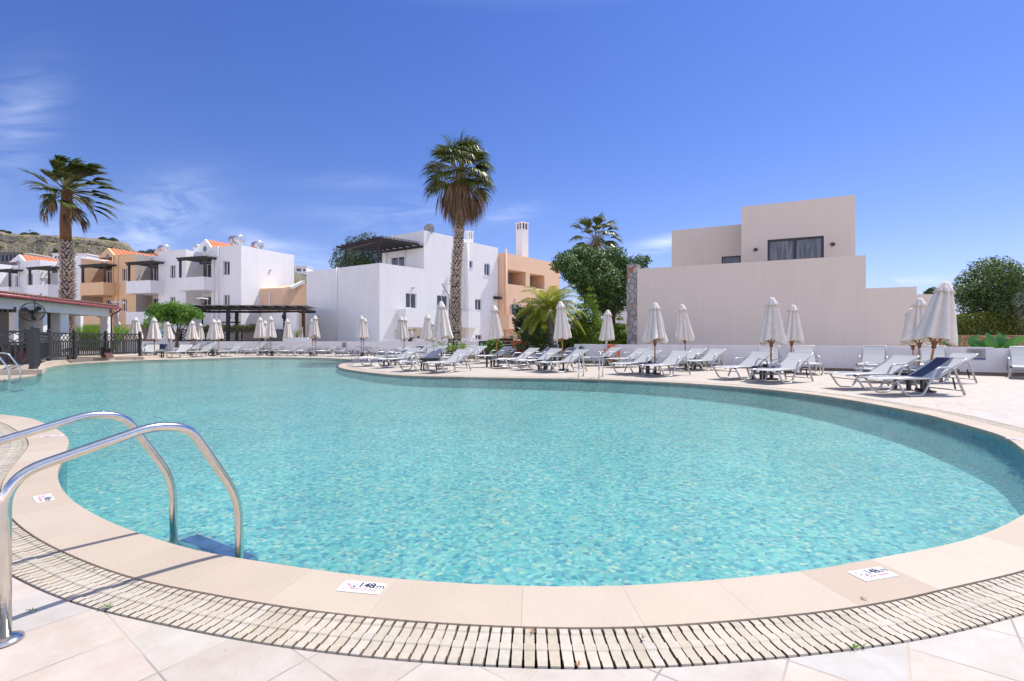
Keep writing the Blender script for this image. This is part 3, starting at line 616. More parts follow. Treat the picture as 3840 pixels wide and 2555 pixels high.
p = hill_pt(112, 1); m = MB(); m.beam((p.x, p.y, p.z-.5), (p.x, p.y, H-(860-HZ)*p.y/F_), .26, .26); m.beam((p.x-1.6, p.y, H-(865-HZ)*p.y/F_), (p.x+1.6, p.y, H-(865-HZ)*p.y/F_), .24, .24)
tag(m.build('hilltop_cross', pm('cross_metal', (.2, .2, .2))), 'thin grey cross standing on top of the hill at left', 'cross')
def far_house(lb, x0, x1, y0, y1, Y, mat, wins, dpt=9, name='hillside_house'):
    a, b = R(x0, y1, Y), R(x1, y0, Y); rt = thing(name, lb, 'house', ((a.x+b.x)/2, Y, a.z-6)); Fh = Face((a.x, Y), (1, .02)); Lh = b.x-a.x
    hs = [(Lh*u0, Lh*u1, a.z+(b.z-a.z)*v0, a.z+(b.z-a.z)*v1) for u0, u1, v0, v1 in wins]
    m = MB(); m.wall(Fh, 0, Lh, a.z-6, b.z, hs, .5); m.quad(Fh.at(0, a.z-6), Fh.at(0, b.z), Fh.at(0, b.z, dpt), Fh.at(0, a.z-6, dpt)); m.quad(Fh.at(Lh, a.z-6), Fh.at(Lh, b.z), Fh.at(Lh, b.z, dpt), Fh.at(Lh, a.z-6, dpt)); m.build('wall', mat, rt)
    MB().fbox(Fh, -.3, Lh+.3, -.3, dpt, b.z+.01, b.z+.35).build('roof', mat, rt)
    for h in hs: MB().fbox(Fh, h[0], h[1], .4, .45, h[2], h[3]).build('window', GLASSB, rt)
far_house('white house with blue windows low on the hill behind the left palm', 197, 233, 954, 976, 180, WHITE, [(.2, .42, .25, .7), (.5, .72, .25, .7)])
far_house('small white block house on the hill between palm and tan house', 290, 325, 955, 978, 175, WHITE, [(.2, .4, .3, .7)])
far_house('long grey hotel with open terraces low on the hill at far left', -40, 90, 950, 985, 190, GREYW, [(i/9+.02, i/9+.09, .15, .8) for i in range(9)])
far_house('grey terraced house on the hill directly left of the white house', 92, 112, 953, 985, 188, CREAM, [(.2, .8, .3, .6)])
far_house('white flat roofed house on the rocky ridge between the two white buildings', 1105, 1149, 1000, 1020, 262, WHITE, [(.15, .55, .1, .65), (.7, .9, .1, .6)])

# ================================================================ WINDOWS, PIPES, LAMPS
def window(F, r, root, fr=FRAMEW, gl=GLASS, mull=1, o=.12, fw=.06, name='window', sill=False):
    t0, t1, z0, z1 = r; m = MB()
    m.fbox(F, t0, t0+fw, o, o+.06, z0, z1); m.fbox(F, t1-fw, t1, o, o+.06, z0, z1)
    m.fbox(F, t0+fw, t1-fw, o, o+.06, z0, z0+fw); m.fbox(F, t0+fw, t1-fw, o, o+.06, z1-fw, z1)
    for k in range(mull): c = t0+(t1-t0)*(k+1)/(mull+1); m.fbox(F, c-fw*.6, c+fw*.6, o-.01, o+.055, z0+fw, z1-fw)
    w = m.build(name, fr, root)
    MB().fbox(F, t0+fw*.5, t1-fw*.5, o+.03, o+.04, z0+fw*.5, z1-fw*.5).build('pane', gl, w)
    if sill: MB().fbox(F, t0-.05, t1+.05, -.05, o, z0-.05, z0-.002).build('sill', fr, w)
    return w
def wall_lamp(F, x, y, root, dark=False, s=1.0):
    t, z = F.t(x), F.z(x, y); m = MB()
    m.fbox(F, t-.09*s, t+.09*s, -.13*s, -.01, z-.06*s, z+.06*s); m.fbox(F, t-.05*s, t+.05*s, -.03, 0, z-.09*s, z+.09*s); return m.build('wall_lamp', DARKFR if dark else LIT, root)
def pipe(F, x, y0, y1, root, mat, r=.05, o=-.07):
    t, z0, z1 = F.t(x), F.z(x, y1), F.z(x, y0); return MB().tube([F.at(t, z0, o), F.at(t, z1, o)], r, 8).build('downpipe', mat, root, smooth=True)
def pergola(mb, corners, z, n, along=0, w=.09, h=.16, over=.25, slats=0):
    # corners: four ground plan points a,b (front) c,d (back); beams along a-b, rafters from front to back
    a, b, c, d = [Vector((p[0], p[1], z)) for p in corners]
    mb.beam(a, b, w, h); mb.beam(d, c, w, h); up = Vector((0, 0, h+.004))
    for k in range(n):
        u = (k+.5)/n if n > 1 else .5; p, q = a.lerp(b, u)+up, d.lerp(c, u)+up; e = (p-q).normalized()*over; mb.beam(p+e, q, w*.8, h)
    for k in range(slats):
        u = (k+.5)/slats; p, q = a.lerp(d, u)+up*1.9, b.lerp(c, u)+up*1.9; mb.beam(p, q, .13, .025)

# ================================================================ ROW OF HOUSES ON THE LEFT
RF = Face((-25.94, 47), (-.947, .322)); ZT = RF.z(904.5, 921)
def row_house(root, mat, secs, z0, zt, back=9.0, first=False, side=None):
    """secs: ('w', xa, xb, [window rects]) flush wall; ('r', xa, xb, depth, [rects in the recess]) recessed bay; pixel columns, right to left"""
    w = MB()
    for s in secs:
        ta, tb = RF.t(s[1]), RF.t(s[2]); dp = 0 if s[0] == 'w' else s[3]
        FF = RF.off(dp); rects = s[3] if s[0] == 'w' else s[4]
        holes = []
        for r in rects:
            q = FF.rect(r[0], r[1]); q = (max(q[0], ta+.02), min(q[1], tb-.02), q[2], q[3]); holes.append(q)
            window(FF, q, root, gl=GLASS, mull=r[2] if len(r) > 2 else 1, name=r[3] if len(r) > 3 else 'window', sill=len(r) < 4)
        w.wall(RF, ta, tb, z0, zt, holes, .2, dp)
        if dp:
            for t in (ta, tb): w.quad(RF.at(t, z0), RF.at(t, zt), RF.at(t, zt, dp), RF.at(t, z0, dp))
        w.quad(RF.at(ta, zt, dp), RF.at(tb, zt, dp), RF.at(tb, zt, back), RF.at(ta, zt, back))
    t0, t1 = RF.t(secs[0][1]), RF.t(secs[-1][2])
    w.quad(RF.at(t1, z0), RF.at(t1, zt), RF.at(t1, zt, back), RF.at(t1, z0, back))
    w.quad(RF.at(t0, z0, back), RF.at(t1, z0, back), RF.at(t1, zt, back), RF.at(t0, zt, back))
    if side is None: w.quad(RF.at(t0, z0), RF.at(t0, zt), RF.at(t0, zt, back), RF.at(t0, z0, back))
    w.build('wall', mat, root); return w
def gable(root, mat, xa, xb, xp, yp, zb, dp, L_=6.0, vx=None):
    FF = RF.off(dp-.06); ta, tb, tp = FF.t(xa), FF.t(xb), FF.t(xp); zp = FF.z(xp, yp); g = MB()
    P = lambda t, z, o: FF.at(t, z, o)
    g.add([P(ta, zb, 0), P(tb, zb, 0), P(tp, zp, 0), P(ta, zb, .22), P(tb, zb, .22), P(tp, zp, .22)], [(0, 1, 2), (3, 5, 4), (0, 2, 5, 3), (1, 4, 5, 2), (0, 3, 4, 1)])
    if vx:
        c = P(FF.t(vx[0]), FF.z(*vx), 0)
        for s_ in (1,):
            v = MB(); k = [c+Vector((FF.d.x, FF.d.y, 0))*.24*cos(a)+Vector((0, 0, .3))*sin(a) for a in [2*pi*i/18 for i in range(18)]]
            n3 = Vector((FF.n.x, FF.n.y, 0)); v.add([p-n3*.02 for p in k]+[p+n3*.05 for p in k], [tuple(range(18)), tuple(range(35, 17, -1))]+[(i, (i+1) % 18, 18+(i+1) % 18, 18+i) for i in range(18)])
            v.build('vent', pm('vent_glass', (.12, .2, .19), .3), root)
    g.build('gable', mat, root)
    r = MB(); q = .10                      # two slopes of barrel tiles
    for (tt, zz) in ((ta, zb), (tb, zb)):
        nr = 26
        for k in range(nr):
            o0 = .23+L_*k/nr; o1 = .23+L_*(k+1)/nr-.01; a, b = P(tp, zp-.05, o0), P(tp, zp-.05, o1); c, d = P(tt, zz-.05, o1), P(tt, zz-.05, o0); up = Vector((0, 0, .09 if k % 2 else .03))
            r.hexa([d, c, b, a], [d+up, c+up, b+up, a+up])
    r.build('roof', ROOFT, root)
def balcony(root, mat, xa, xb, ytop, ybot, p=1.25, rail=None, dp=0.0, name='balcony'):
    # front face between pixel columns xa < xb on the plane p in front of the facade
    FF = RF.off(-p); ta, tb = FF.t(xb), FF.t(xa); xm = (xa+xb)/2; zt, zb = FF.z(xm, ytop), FF.z(xm, ybot); m = MB()
    m.fbox(FF, ta, tb, 0, .14, zb, zt); m.fbox(FF, ta, ta+.14, .143, p+dp, zb, zt-.003); m.fbox(FF, tb-.14, tb, .143, p, zb, zt-.003); m.fbox(FF, ta+.143, tb-.143, .143, p+dp, zb+.003, zb+.15)
    m.build(name, mat, root); return FF, ta, tb, zt
def bpergola(root, F, t0, t1, z, zt, dep=2.4, n=8):
    m = MB(); pergola(m, [F.at(t0, 0, .07), F.at(t1, 0, .07), F.at(t1, 0, dep), F.at(t0, 0, dep)], z, n, w=.12, h=.15, over=.3, slats=5)
    for t in (t0+.25, t1-.35): m.beam(F.at(t, zt, .07), F.at(t, z-.07, .07), .16, .16)
    m.build('pergola', DARKWOOD, root)
Z0 = -.3
# nearest house, white
h1 = thing('row_house', 'white two storey house with two pergola balconies, right end of the left row', 'house', RF.at(0, 0))
row_house(h1, WHITE, [
    ('w', 904.5, 793, [(cB(480, 440), cB(542, 568)), (cB(485, 748), cB(542, 870))]),
    ('r', 793, 697, 1.7, [(cB(283, 466), cB(372, 606), 1, 'balcony_door'), (cB(283, 765), cB(372, 900), 1, 'balcony_door')]),
    ('w', 697, 594, [(cB(-6, 478), cB(43, 596)), (cB(-6, 768), cB(43, 890))]),
    ('r', 594, 510, 1.7, [(cA(1388, 495), cA(1457, 640), 1, 'balcony_door'), (cA(1388, 782), cA(1457, 920), 1, 'balcony_door')])], Z0, ZT, side=1, back=5.35)
RS = Face((-25.94, 47), (.435, .9))       # sunlit end wall
w = MB(); w.quad(RS.at(0, Z0), RS.at(RS.t(1103), Z0), RS.at(RS.t(1103), ZT), RS.at(0, ZT)); w.build('end_wall', WHITE, h1)
wall_lamp(RS, 640/1+0+915/2.45, 800+524/2.45, h1)
gable(h1, WHITE, 803, 716, 769, 897, ZT-.02, 1.7, vx=(768.5, 933.5))
FF, a, b, zt = balcony(h1, WHITE, 664, 764.5, 1040, 1089, dp=1.7); bpergola(h1, FF, a-.3, b, FF.z(700, 974), zt)
FF, a, b, zt = balcony(h1, WHITE, 472.5, 565, 1053, 1100, dp=1.7); bpergola(h1, FF, a-.3, b, FF.z(520, 990), zt)
balcony(h1, WHITE, 472.5, 570, 1170, 1217, dp=1.7, name='ground_terrace_wall')
for x in (804, 821): pipe(RF, x, 925 if x > 810 else 955, 1240, h1, WHITE, .045)
wall_lamp(RF.off(1.7), 776, 978, h1); wall_lamp(RF.off(1.7), 584, 992, h1)
# parapet strips
for a, b in ((0, RF.t(793)), (RF.t(697), RF.t(594))): MB().fbox(RF, a, b, -.03, .25, ZT, ZT+.06).build('parapet', WHITE, h1)
# tan house
h2 = thing('row_house', 'tan two storey house with orange tiled gable between the two white ones', 'house', RF.at(RF.t(510), 0))
ZT2 = RF.z(430.6, 959)
row_house(h2, TAN, [
    ('w', 510, 420, [(cA(1119, 508), cA(1165, 622)), (cA(1121, 785), cA(1166, 905))]),
    ('r', 420, 303, 2.2, [(cA(973, 530), cA(1026, 655), 1, 'balcony_door'), (cA(973, 797), cA(1026, 930), 1, 'balcony_door')])], Z0, ZT2)
gable(h2, TAN, 432, 364, 403, 930, ZT2-.02, .5, vx=(403, 964))
FF, a, b, zt = balcony(h2, TAN, 300, 388, 1060, 1107, dp=2.2); bpergola(h2, FF, a-.3, b, FF.z(345, 1000), zt)
balcony(h2, TAN, 300, 388, 1175, 1225, dp=2.2, name='ground_terrace_wall')
for x in (425, 443): pipe(RF, x, 960, 1240, h2, TAN, .05)
w = MB(); w.fbox(RF, RF.t(510)+.02, RF.t(420), -.03, .25, ZT2, ZT2+.06); w.build('parapet', TAN, h2)
# second white house
h3 = thing('row_house', 'white house at the left end of the row, its orange gable left of the palm', 'house', RF.at(RF.t(303), 0))
ZT3 = RF.z(90, 979.6)
row_house(h3, WHITE, [
    ('w', 303, 216, []),
    ('r', 216, 150, 1.7, [(cA(487, 548), cA(532, 665), 1, 'balcony_door'), (cA(487, 830), cA(532, 930), 1, 'balcony_door')]),
    ('w', 150, 69, [(cA(250, 555), cA(300, 665)), (cA(258, 850), cA(292, 930))]),
    ('r', 69, -20, 1.7, [(cA(140, 572), cA(172, 680), 1, 'balcony_door'), (cA(140, 850), cA(172, 940), 1, 'balcony_door')]),
    ('w', -20, -160, [])], Z0, ZT3)
gable(h3, WHITE, 91, 33, 70, 955, ZT3-.02, 0, vx=(67, 986))
FF, a, b, zt = balcony(h3, WHITE, 102, 180, 1068, 1114, dp=1.7); bpergola(h3, FF, a-.3, b, FF.z(150, 1008), zt)
FF, a, b, zt = balcony(h3, WHITE, -30, 33, 1077, 1120, dp=1.7); bpergola(h3, FF, a-.3, b, FF.z(10, 1018), zt)
pipe(RF, 72, 980, 1240, h3, WHITE, .05)
# solar water tanks
def tank(x, y, Y, r, ln, ang, lb):
    Y *= 1.175; r *= 1.175; ln *= 1.175; p = R(x, y, Y); rt = thing('water_tank', lb, 'water tank', (p.x, p.y, p.z-r-.5), 'solar water tanks on the white roofs'); d = Vector((cos(ang), sin(ang), 0)); m = MB()
    pts = [p-d*ln/2, p-d*(ln/2-.06), p, p+d*(ln/2-.06), p+d*ln/2]; m.tube(pts, [r*.8, r, r, r, r*.8], 20); m.build('cylinder', TANK, rt, smooth=True)
    MB().tube([p-d*.05, p+d*.05], r+.012, 20).build('strap', pm('rust', (.3, .1, .03)), rt)
    m = MB()
    for k in (-.35, .35):
        for s in (-1, 1): q = p+d*ln*k+Vector((-d.y, d.x, 0))*s*.25; m.beam((q.x, q.y, p.z-r-.7), (q.x, q.y, p.z-r*.6), .04, .04)
    for k in (-.35, .35): q = p+d*ln*k; e = Vector((-d.y, d.x, 0))*.28; m.beam(q-e+Vector((0, 0, -r*.95)), q+e+Vector((0, 0, -r*.95)), .04, .04)
    m.build('stand', ALUG, rt)
tank(888, 900, 42.5, .40, 1.15, radians(-20), 'large cylinder water tank with rusty strap on the roof corner beside the orange gable')
tank(965, 920, 45.5, .38, 1.0, radians(-35), 'grey cylinder water tank on the long end wall, right of the large one')
tank(738, 931, 46, .33, .9, radians(-60), 'round end of a water tank peeping over the roof left of the near gable')
tank(615, 933, 47, .36, 1.0, radians(-25), 'cream cylinder water tank on the roof right of the tan house')
tank(594, 946, 49, .33, .8, radians(-50), 'water tank half hidden behind the cream one')
# peach annex at the foot of the sunlit wall
AX = Face((RS.at(RS.t(976), 0).x, RS.at(RS.t(976), 0).y), (.97, -.24))
ax = thing('annex_building', 'peach coloured low annex with white sloping roof edge beside the white end wall', 'building', AX.at(0, 0))
tA, tB = 0, AX.t(1061); zx = AX.z(1000, 1082); m = MB(); pB = AX.at(tB, 0); AS = Face((pB.x, pB.y), (.70, .714)); tC = AS.t(1150)
m.quad(AX.at(0, Z0), AX.at(tB, Z0), AX.at(tB, zx), AX.at(0, zx)); m.quad(AS.at(0, Z0), AS.at(tC, Z0), AS.at(tC, AS.z(1150, 1062)), AS.at(0, zx))
m.quad(AX.at(0, zx), AX.at(tB, zx), AS.at(tC, AS.z(1150, 1062)), AS.at(tC, zx)+Vector((-5, 1, 0))); m.build('wall', PEACH, ax)
m = MB(); m.beam(AS.at(AS.t(1088), AS.z(1088, 1082)), AS.at(AS.t(1136), AS.z(1136, 1057)), .9, .25); m.build('roof', WHITE, ax)
m = MB(); p = AX.at(AX.t(1012), AX.z(1012, 1122), -.05); m.beam(p-Vector((0, 0, .8)), p+Vector((0, 0, .8)), .12, .08); m.build('slit_window', FRAMEW, ax)
p = RS.at(RS.t(945), 0, -.5); m = MB(); m.box((p.x, p.y, H-(1227-HZ)*p.y/F_), (.85, .35, .62), radians(64))
for k in range(8): m.box((p.x-.15, p.y-.30, H-(1227-HZ)*p.y/F_-.26+.07*k), (.5, .03, .02), radians(64))
tag(m.build('air_conditioner', TANKE), 'grey air conditioner unit low against the white end wall', 'air conditioner')

# ================================================================ CENTRAL WHITE BUILDING
C0x, C0y = -11.34, 42
CR = Face((C0x, C0y), (.643, .766)); CL = Face((C0x, C0y), (-.836, .549)); cb = thing('white_building', 'large white three storey building with roof terrace and dark wooden pergola behind the centre palm', 'building', (C0x, C0y, 0))
zL = CR.z(1423, 987); zU = CR.z(1590, 864.5); tU = CR.t(1590); tE = CR.t(1867); tP = CR.t(1754); tLe = CL.t(1149.5)
UL = Face(CR.at(tU, 0).xy, (-.836, .549)); tUL = UL.t(1433)
P2 = CR.off(-.55)                          # protruding right hand part
wr = [(cC(1033, 735), cC(1132, 872)), (cC(1320, 755), cC(1420, 888))]
hl = []
for r in wr: q = CR.rect(*r); hl.append(q); window(CR, q, cb, mull=1, o=.14)
m = MB(); m.wall(CR, 0, tU, Z0, zL, [hl[0]], .2); m.wall(CR, tU, tP, Z0, zU, [hl[1]], .2)
hs = []
for a, b, gl, mu in [(cD(295, 437), cD(327, 503), GLASSB, 0), (cD(432, 463), cD(486, 572), GLASSB, 1), (cD(347, 790), cD(408, 890), GLASS, 1), (cD(350, 1117), cD(410, 1165), GLASS, 1)]:
    q = P2.rect(a, b); hs.append(q); window(P2, q, cb, gl=gl, mull=mu, o=.14, sill=True)
q = CR.rect(cD(220, 770), cD(246, 822)); hs0 = q; window(CR, q, cb, gl=GLASSB, mull=0)
t2a, t2b = P2.t(1757), P2.t(1867); m.wall(P2, t2a, t2b, Z0, P2.z(1867, 930), hs, .2)
zP = P2.z(1867, 930); m.quad(P2.at(t2a, Z0), P2.at(t2a, zP), P2.at(t2a, zP, .56), P2.at(t2a, Z0, .56))
m.quad(P2.at(t2a, zP), P2.at(t2b, zP), P2.at(t2b, zP, 6), P2.at(t2a, zP, 6)); m.quad(P2.at(t2b, Z0), P2.at(t2b, zP), P2.at(t2b, zP, 6), P2.at(t2b, Z0, 6))
m.quad(CL.at(0, Z0), CL.at(tLe, Z0), CL.at(tLe, zL), CL.at(0, zL))
# thick parapet of the terrace and its floor
m.quad(CL.at(tLe, Z0), CL.at(tLe, zL), CL.at(tLe, zL, 7), CL.at(tLe, Z0, 7))
m.fbox(CL, 0.2, tLe, 0.0, .22, zL, zL+.015); m.fbox(CR, 0, tU, 0.0, .22, zL, zL+.015)
m.quad(CL.at(.22, zL-1, .2), CL.at(tLe, zL-1, .2), CL.at(tLe, zL-1, 8), CL.at(.22, zL-1, 8))
# upper storey, left face with the terrace door
qd = UL.rect(cC(892, 398), cC(1020, 520)); window(UL, qd, cb, mull=1, gl=GLASSC, name='terrace_door', fw=.08)
m.wall(UL, 0, tUL, zL-1, zU, [qd], .15)
m.quad(UL.at(tUL, zL-1), UL.at(tUL, zU), UL.at(tUL, zU, 6), UL.at(tUL, zL-1, 6)); m.quad(UL.at(0, zU), UL.at(tUL, zU), UL.at(tUL, zU, 9), UL.at(0, zU, 9))
m.build('wall', WHITE, cb)
# first-floor balcony box and the shaded recess below
B0 = CR.off(-1.2); b0, b1 = B0.t(1520), B0.t(1678); z1_, z0_ = B0.z(1600, 1160), B0.z(1600, 1222)
for (xa, xb, ya, yb) in ((1521, 1676, 1159, 1227), (1757, 1800, 1168, 1229)):
    a_, b_ = B0.t(xa), B0.t(xb); zt_, zb_ = B0.z(xa, ya), B0.z(xa, yb); m = MB()
    m.fbox(B0, a_, b_, 0, .14, zb_, zt_); m.fbox(B0, a_, a_+.14, .143, 1.19, zb_, zt_-.003); m.fbox(B0, b_-.14, b_, .143, 1.19, zb_, zt_-.003); m.fbox(B0, a_+.143, b_-.143, .143, 1.19, zb_+.003, zb_+.15); m.build('balcony', WHITE, cb)
m = MB(); m.fbox(CR, CR.t(1480), CR.t(1752), -.03, 0, Z0, B0.z(1600, 1225)-.25); m.build('base_wall', CREAM, cb)
for (a, b) in ((cC(1095, 1128), cC(1113, 1160)), (cC(1130, 1124), cC(1166, 1160))):
    Fq = CR.off(-.1); q = Fq.rect(a, b); window(Fq, q, cb, mull=0, o=-.02)
for x, y in ((1100+1097/2.45, 800+688/2.45), (1100+1385/2.45, 800+716/2.45)): wall_lamp(CR, x, y, cb, s=1.3)
wall_lamp(CR.off(-.03), 1100+1119/2.45, 800+1078/2.45, cb, s=1.3); wall_lamp(UL, 1100+950/2.45, 800+350/2.45, cb)
for x in (1100+858/2.45, 1100+1030/2.45): pipe(UL, x, 930, 1010, cb, WHITE, .06)
pipe(CL, 1100+404/2.45, 1005, 1285, cb, WHITE, .05); pipe(P2, 1640+273/2.45, 905, 1168, cb, WHITE, .08, -.1)
# terrace pergola: from the upper storey over the terrace
m = MB(); zp = UL.z(1590, 918); A = UL.at(.0, 0, 0); 
fl = R(1272, 918, 44.5); fr_ = R(1432, 893, 41.9)
zpg = H-(905-HZ)*42/F_
pa = R(1276, 0, 47.6); pb = R(1430, 0, 42.6); pc = UL.at(.05, 0, -.15); pd = UL.at(tUL+1.5, 0, -.15)
zg = H-(900-HZ)*42.6/F_
pergola(m, [pa, pb, pc, pd], zg, 8, w=.14, h=.2, over=.6, slats=11)
for q in (pa.lerp(pb, .15), pa.lerp(pb, .93)): m.beam((q.x, q.y+.1, zL-.3), (q.x, q.y+.1, zg-.1), .2, .2)
m.build('terrace_pergola', DARKWOOD, cb)
def chimney(root, x0, x1, ytop, ybase, Y, n=2, cap=.12, name='chimney'):
    a, b = R(x0, ytop, Y), R(x1, ytop, Y); w_ = (b.x-a.x)/1.30; c = ((a.x+b.x)/2, Y+w_/2); rz = radians(40); zt, zb = a.z, R(x0, ybase, Y).z; m = MB()
    hh = .85; m.box((c[0], c[1], (zb+zt-hh)/2), (w_, w_, zt-hh-zb), rz); 
    for sx_ in (-1, 1):
        for sy_ in (-1, 1):
            q = Vector((sx_*(w_/2-.08), sy_*(w_/2-.08), 0)); m.box((c[0]+q.x*cos(rz)-q.y*sin(rz), c[1]+q.x*sin(rz)+q.y*cos(rz), zt-hh/2-.06), (.16, .16, hh-.12), rz)
    for q in (Vector((0, w_/2-.08, 0)), Vector((0, -w_/2+.08, 0)), Vector((w_/2-.08, 0, 0)), Vector((-w_/2+.08, 0, 0))):
        m.box((c[0]+q.x*cos(rz)-q.y*sin(rz), c[1]+q.x*sin(rz)+q.y*cos(rz), zt-hh/2-.06), (.14, .14, hh-.12), rz)
    m.box((c[0], c[1], zt-.06), (w_+cap, w_+cap, .12), rz); o = m.build(name, WHITE, root)
    MB().box((c[0], c[1], zt-hh/2-.06), (w_-.3, w_-.3, hh-.14), rz).build('flue', DARKFR, o)
chimney(cb, 1742, 1773, 866, 930, 52.5)
p = R(1610, 860, 46.5); m = MB(); m.lathe([(.01, 0), (.2, .015), (.42, .07), (.5, .12), (.5, .14), (.4, .1), (.01, .03)], (0, 0, 0), 24, cap=False); dish = MB()
for v in m.v: q = Vector(v); q = Vector((q.x, -q.z, q.y)); dish.v.append(tuple(q+p))
dish.f = m.f; dish.m = m.m; dr = thing('satellite_dish', 'grey satellite dish on the roof of the large white building', 'satellite dish', (p.x, p.y, p.z-.6)); dish.build('dish', TANKE, dr, smooth=True)
MB().beam((p.x, p.y, p.z-.6), (p.x, p.y, p.z), .05, .05).build('mast', ALUG, dr); MB().beam((p.x, p.y-.02, p.z-.2), (p.x+.1, p.y-.5, p.z+.05), .03, .03).build('arm', ALUG, dr)
# white side wall joined to the left, with the planter
sw = thing('garden_wall', 'low white wall section with planter box left of the large white building', 'wall', CL.at(tLe, 0)); Fw = Face(CL.at(tLe, 0).xy, (-.97, .24), -6)
m = MB(); m.fbox(Fw, .02, Fw.t(1113), 0, .3, Z0, Fw.z(1130, 1172)); m.build('wall', WHITE, sw)
Fq = Face(R(1060, 0, 40.3).xy, (1, -.03)); m = MB(); m.fbox(Fq, 0, Fq.t(1150), 0, 1.0, Z0, Fq.z(1100, 1266)); m.build('planter', WHITE, sw)

# ================================================================ PEACH BUILDING
PB = Face((CR.at(tE, 0)).xy, (.643, .766), -1.2); pc0 = PB.t(1891); pe = PB.t(2100)
pb_ = thing('peach_building', 'peach three storey building with open grey balconies and tall white chimney', 'building', PB.at(pc0, 0)); zp = PB.z(1896, 949)
ho = [PB.rect(cD(648, 528), cD(812, 660)), PB.rect(cD(850, 563), cD(985, 690)), PB.rect(cD(672, 833), cD(745, 936)), PB.rect(cD(664, 1116), cD(700, 1160))]
m = MB(); m.wall(PB, pc0, pe, Z0, zp, ho[:2], 2.0); 
m2 = MB()
PL = Face(PB.at(pc0, 0).xy, (-.9, .43)); m.quad(PL.at(0, Z0), PL.at(3.5, Z0), PL.at(3.5, zp), PL.at(0, zp)); m.quad(PB.at(pc0, zp), PB.at(pe, zp), PB.at(pe, zp, 9), PB.at(pc0, zp, 9))
m.build('wall', PEACH, pb_)
for q in ho[:2]:
    MB().fbox(PB, q[0]-.02, q[1]+.02, 2.0, 2.05, q[2]-.02, q[3]+.02).build('balcony_back', pm('grey_paint', (.26, .24, .23), .8), pb_)
q = PB.off(1.9).rect(cD(868, 605), cD(945, 660)); window(PB.off(1.9), q, pb_, mull=1, o=-.03)
for q in ho[2:]: window(PB, q, pb_, mull=1, o=-.07)
pipe(PB, 1640+622/2.45, 935, 1275, pb_, PEACH, .10, -.12)
wall_lamp(PB, 1640+712/2.45, 800+795/2.45, pb_, s=1.6); wall_lamp(PB, 1640+714/2.45, 800+1085/2.45, pb_, s=1.6)
BB = PB.off(-1.3); a_, b_ = BB.t(1909), BB.t(1990); m = MB(); zt_, zb_ = BB.z(1915, 1182), BB.z(1915, 1235); m.fbox(BB, a_, b_, 0, .15, zb_, zt_); m.fbox(BB, a_, a_+.15, .153, 1.3, zb_, zt_-.003); m.fbox(BB, a_+.153, b_, .153, 1.3, zb_, zb_+.15); m.build('balcony', PEACH, pb_)
chimney(pb_, 1937, 1980, 833, 975, 60.0, name='tall_chimney')
m = MB(); m.beam(PL.at(.1, PL.z(1885, 1120), -.6), PL.at(2.0, PL.z(1885, 1114), -.6), .5, .3); m.build('awning_beam', DARKWOOD, pb_)
# far pale block behind the trees
p = R(2395, 1180, 44); m = MB(); m.box((p.x+1.5, 47, 1.8), (5, 5, 4.2), .3); m.box((p.x+1.5, 47, 4.0), (5.2, 5.2, .2), .3); tag(m.build('white_outbuilding', WHITE), 'scrap of white wall glimpsed between the leafy tree and the stone pillar', 'building')

# ================================================================ BEIGE BUILDING ON THE RIGHT
bd = (-.9, .43); e0 = G(3247, 0) if 0 else None
BP = Face(((3247-CX)*21/F_, 21), bd); bg_ = thing('beige_building', 'big plain beige building stepping up in blocks on the right', 'building', BP.at(0, 0))
zM = BP.z(3247, 957); zl = BP.z(3438, 1075); tR = BP.t(3438); tS = BP.t(2388)
m = MB(); m.fbox(BP, 0, tS-.01, 0, .35, Z0, zM); m.build('terrace_wall', BEIGE, bg_)
m = MB(); m.fbox(BP, tR, -.003, 0, .35, Z0, zl); m.build('side_wall', BEIGE, bg_)
U1 = BP.off(1.6); a_, b_ = U1.t(3208), U1.t(2780); zz = U1.z(3208, 731); q = U1.rect(cF(398, 412), cF(873, 600)); q = (q[0], q[1], U1.z(2980, 970), q[3])
qq = (U1.t(3089.7), U1.t(2878), U1.z(2980, 985), U1.z(3089.7, 884))
m = MB(); m.wall(U1, a_, b_, 2.6, zz, [qq], .12); m.quad(U1.at(a_, 2.6), U1.at(a_, zz), U1.at(a_, zz, 6), U1.at(a_, 2.6, 6)); m.quad(U1.at(b_, 2.6), U1.at(b_, zz), U1.at(b_, zz, 6), U1.at(b_, 2.6, 6)); m.quad(U1.at(a_, zz), U1.at(b_, zz), U1.at(b_, zz, 6), U1.at(a_, zz, 6)); m.build('upper_block', BEIGE, bg_)
window(U1, qq, bg_, fr=DARKFR, gl=GLASSC, mull=1, o=.05, fw=.10)
wall_lamp(U1, 2700+299/2.24, 700+531/2.24, bg_, True, .9); wall_lamp(U1, 2700+946/2.24, 700+486/2.24, bg_, True, .9)
U2 = BP.off(3.6); a2, b2 = U2.t(2785), U2.t(2519); z2 = U2.z(2519, 865); 
m = MB(); q2 = (U2.t(2779)+.02, U2.t(2706), U2.z(2740, 990), U2.z(2740, 961)); m.wall(U2, a2-1, b2, 2.6, z2, [q2], .2); m.quad(U2.at(b2, 2.6), U2.at(b2, z2), U2.at(b2, z2, 5), U2.at(b2, 2.6, 5)); m.quad(U2.at(a2-1, z2), U2.at(b2, z2), U2.at(b2, z2, 5), U2.at(a2-1, z2, 5)); m.build('upper_block', BEIGE, bg_)
window(U2, q2, bg_, fr=DARKFR, mull=0, o=.05)
m = MB(); m.quad(BP.at(0, 2.6, .3), BP.at(tS, 2.6, .3), BP.at(tS, 2.6, 9), BP.at(0, 2.6, 9)); m.build('terrace_floor', BEIGE, bg_)
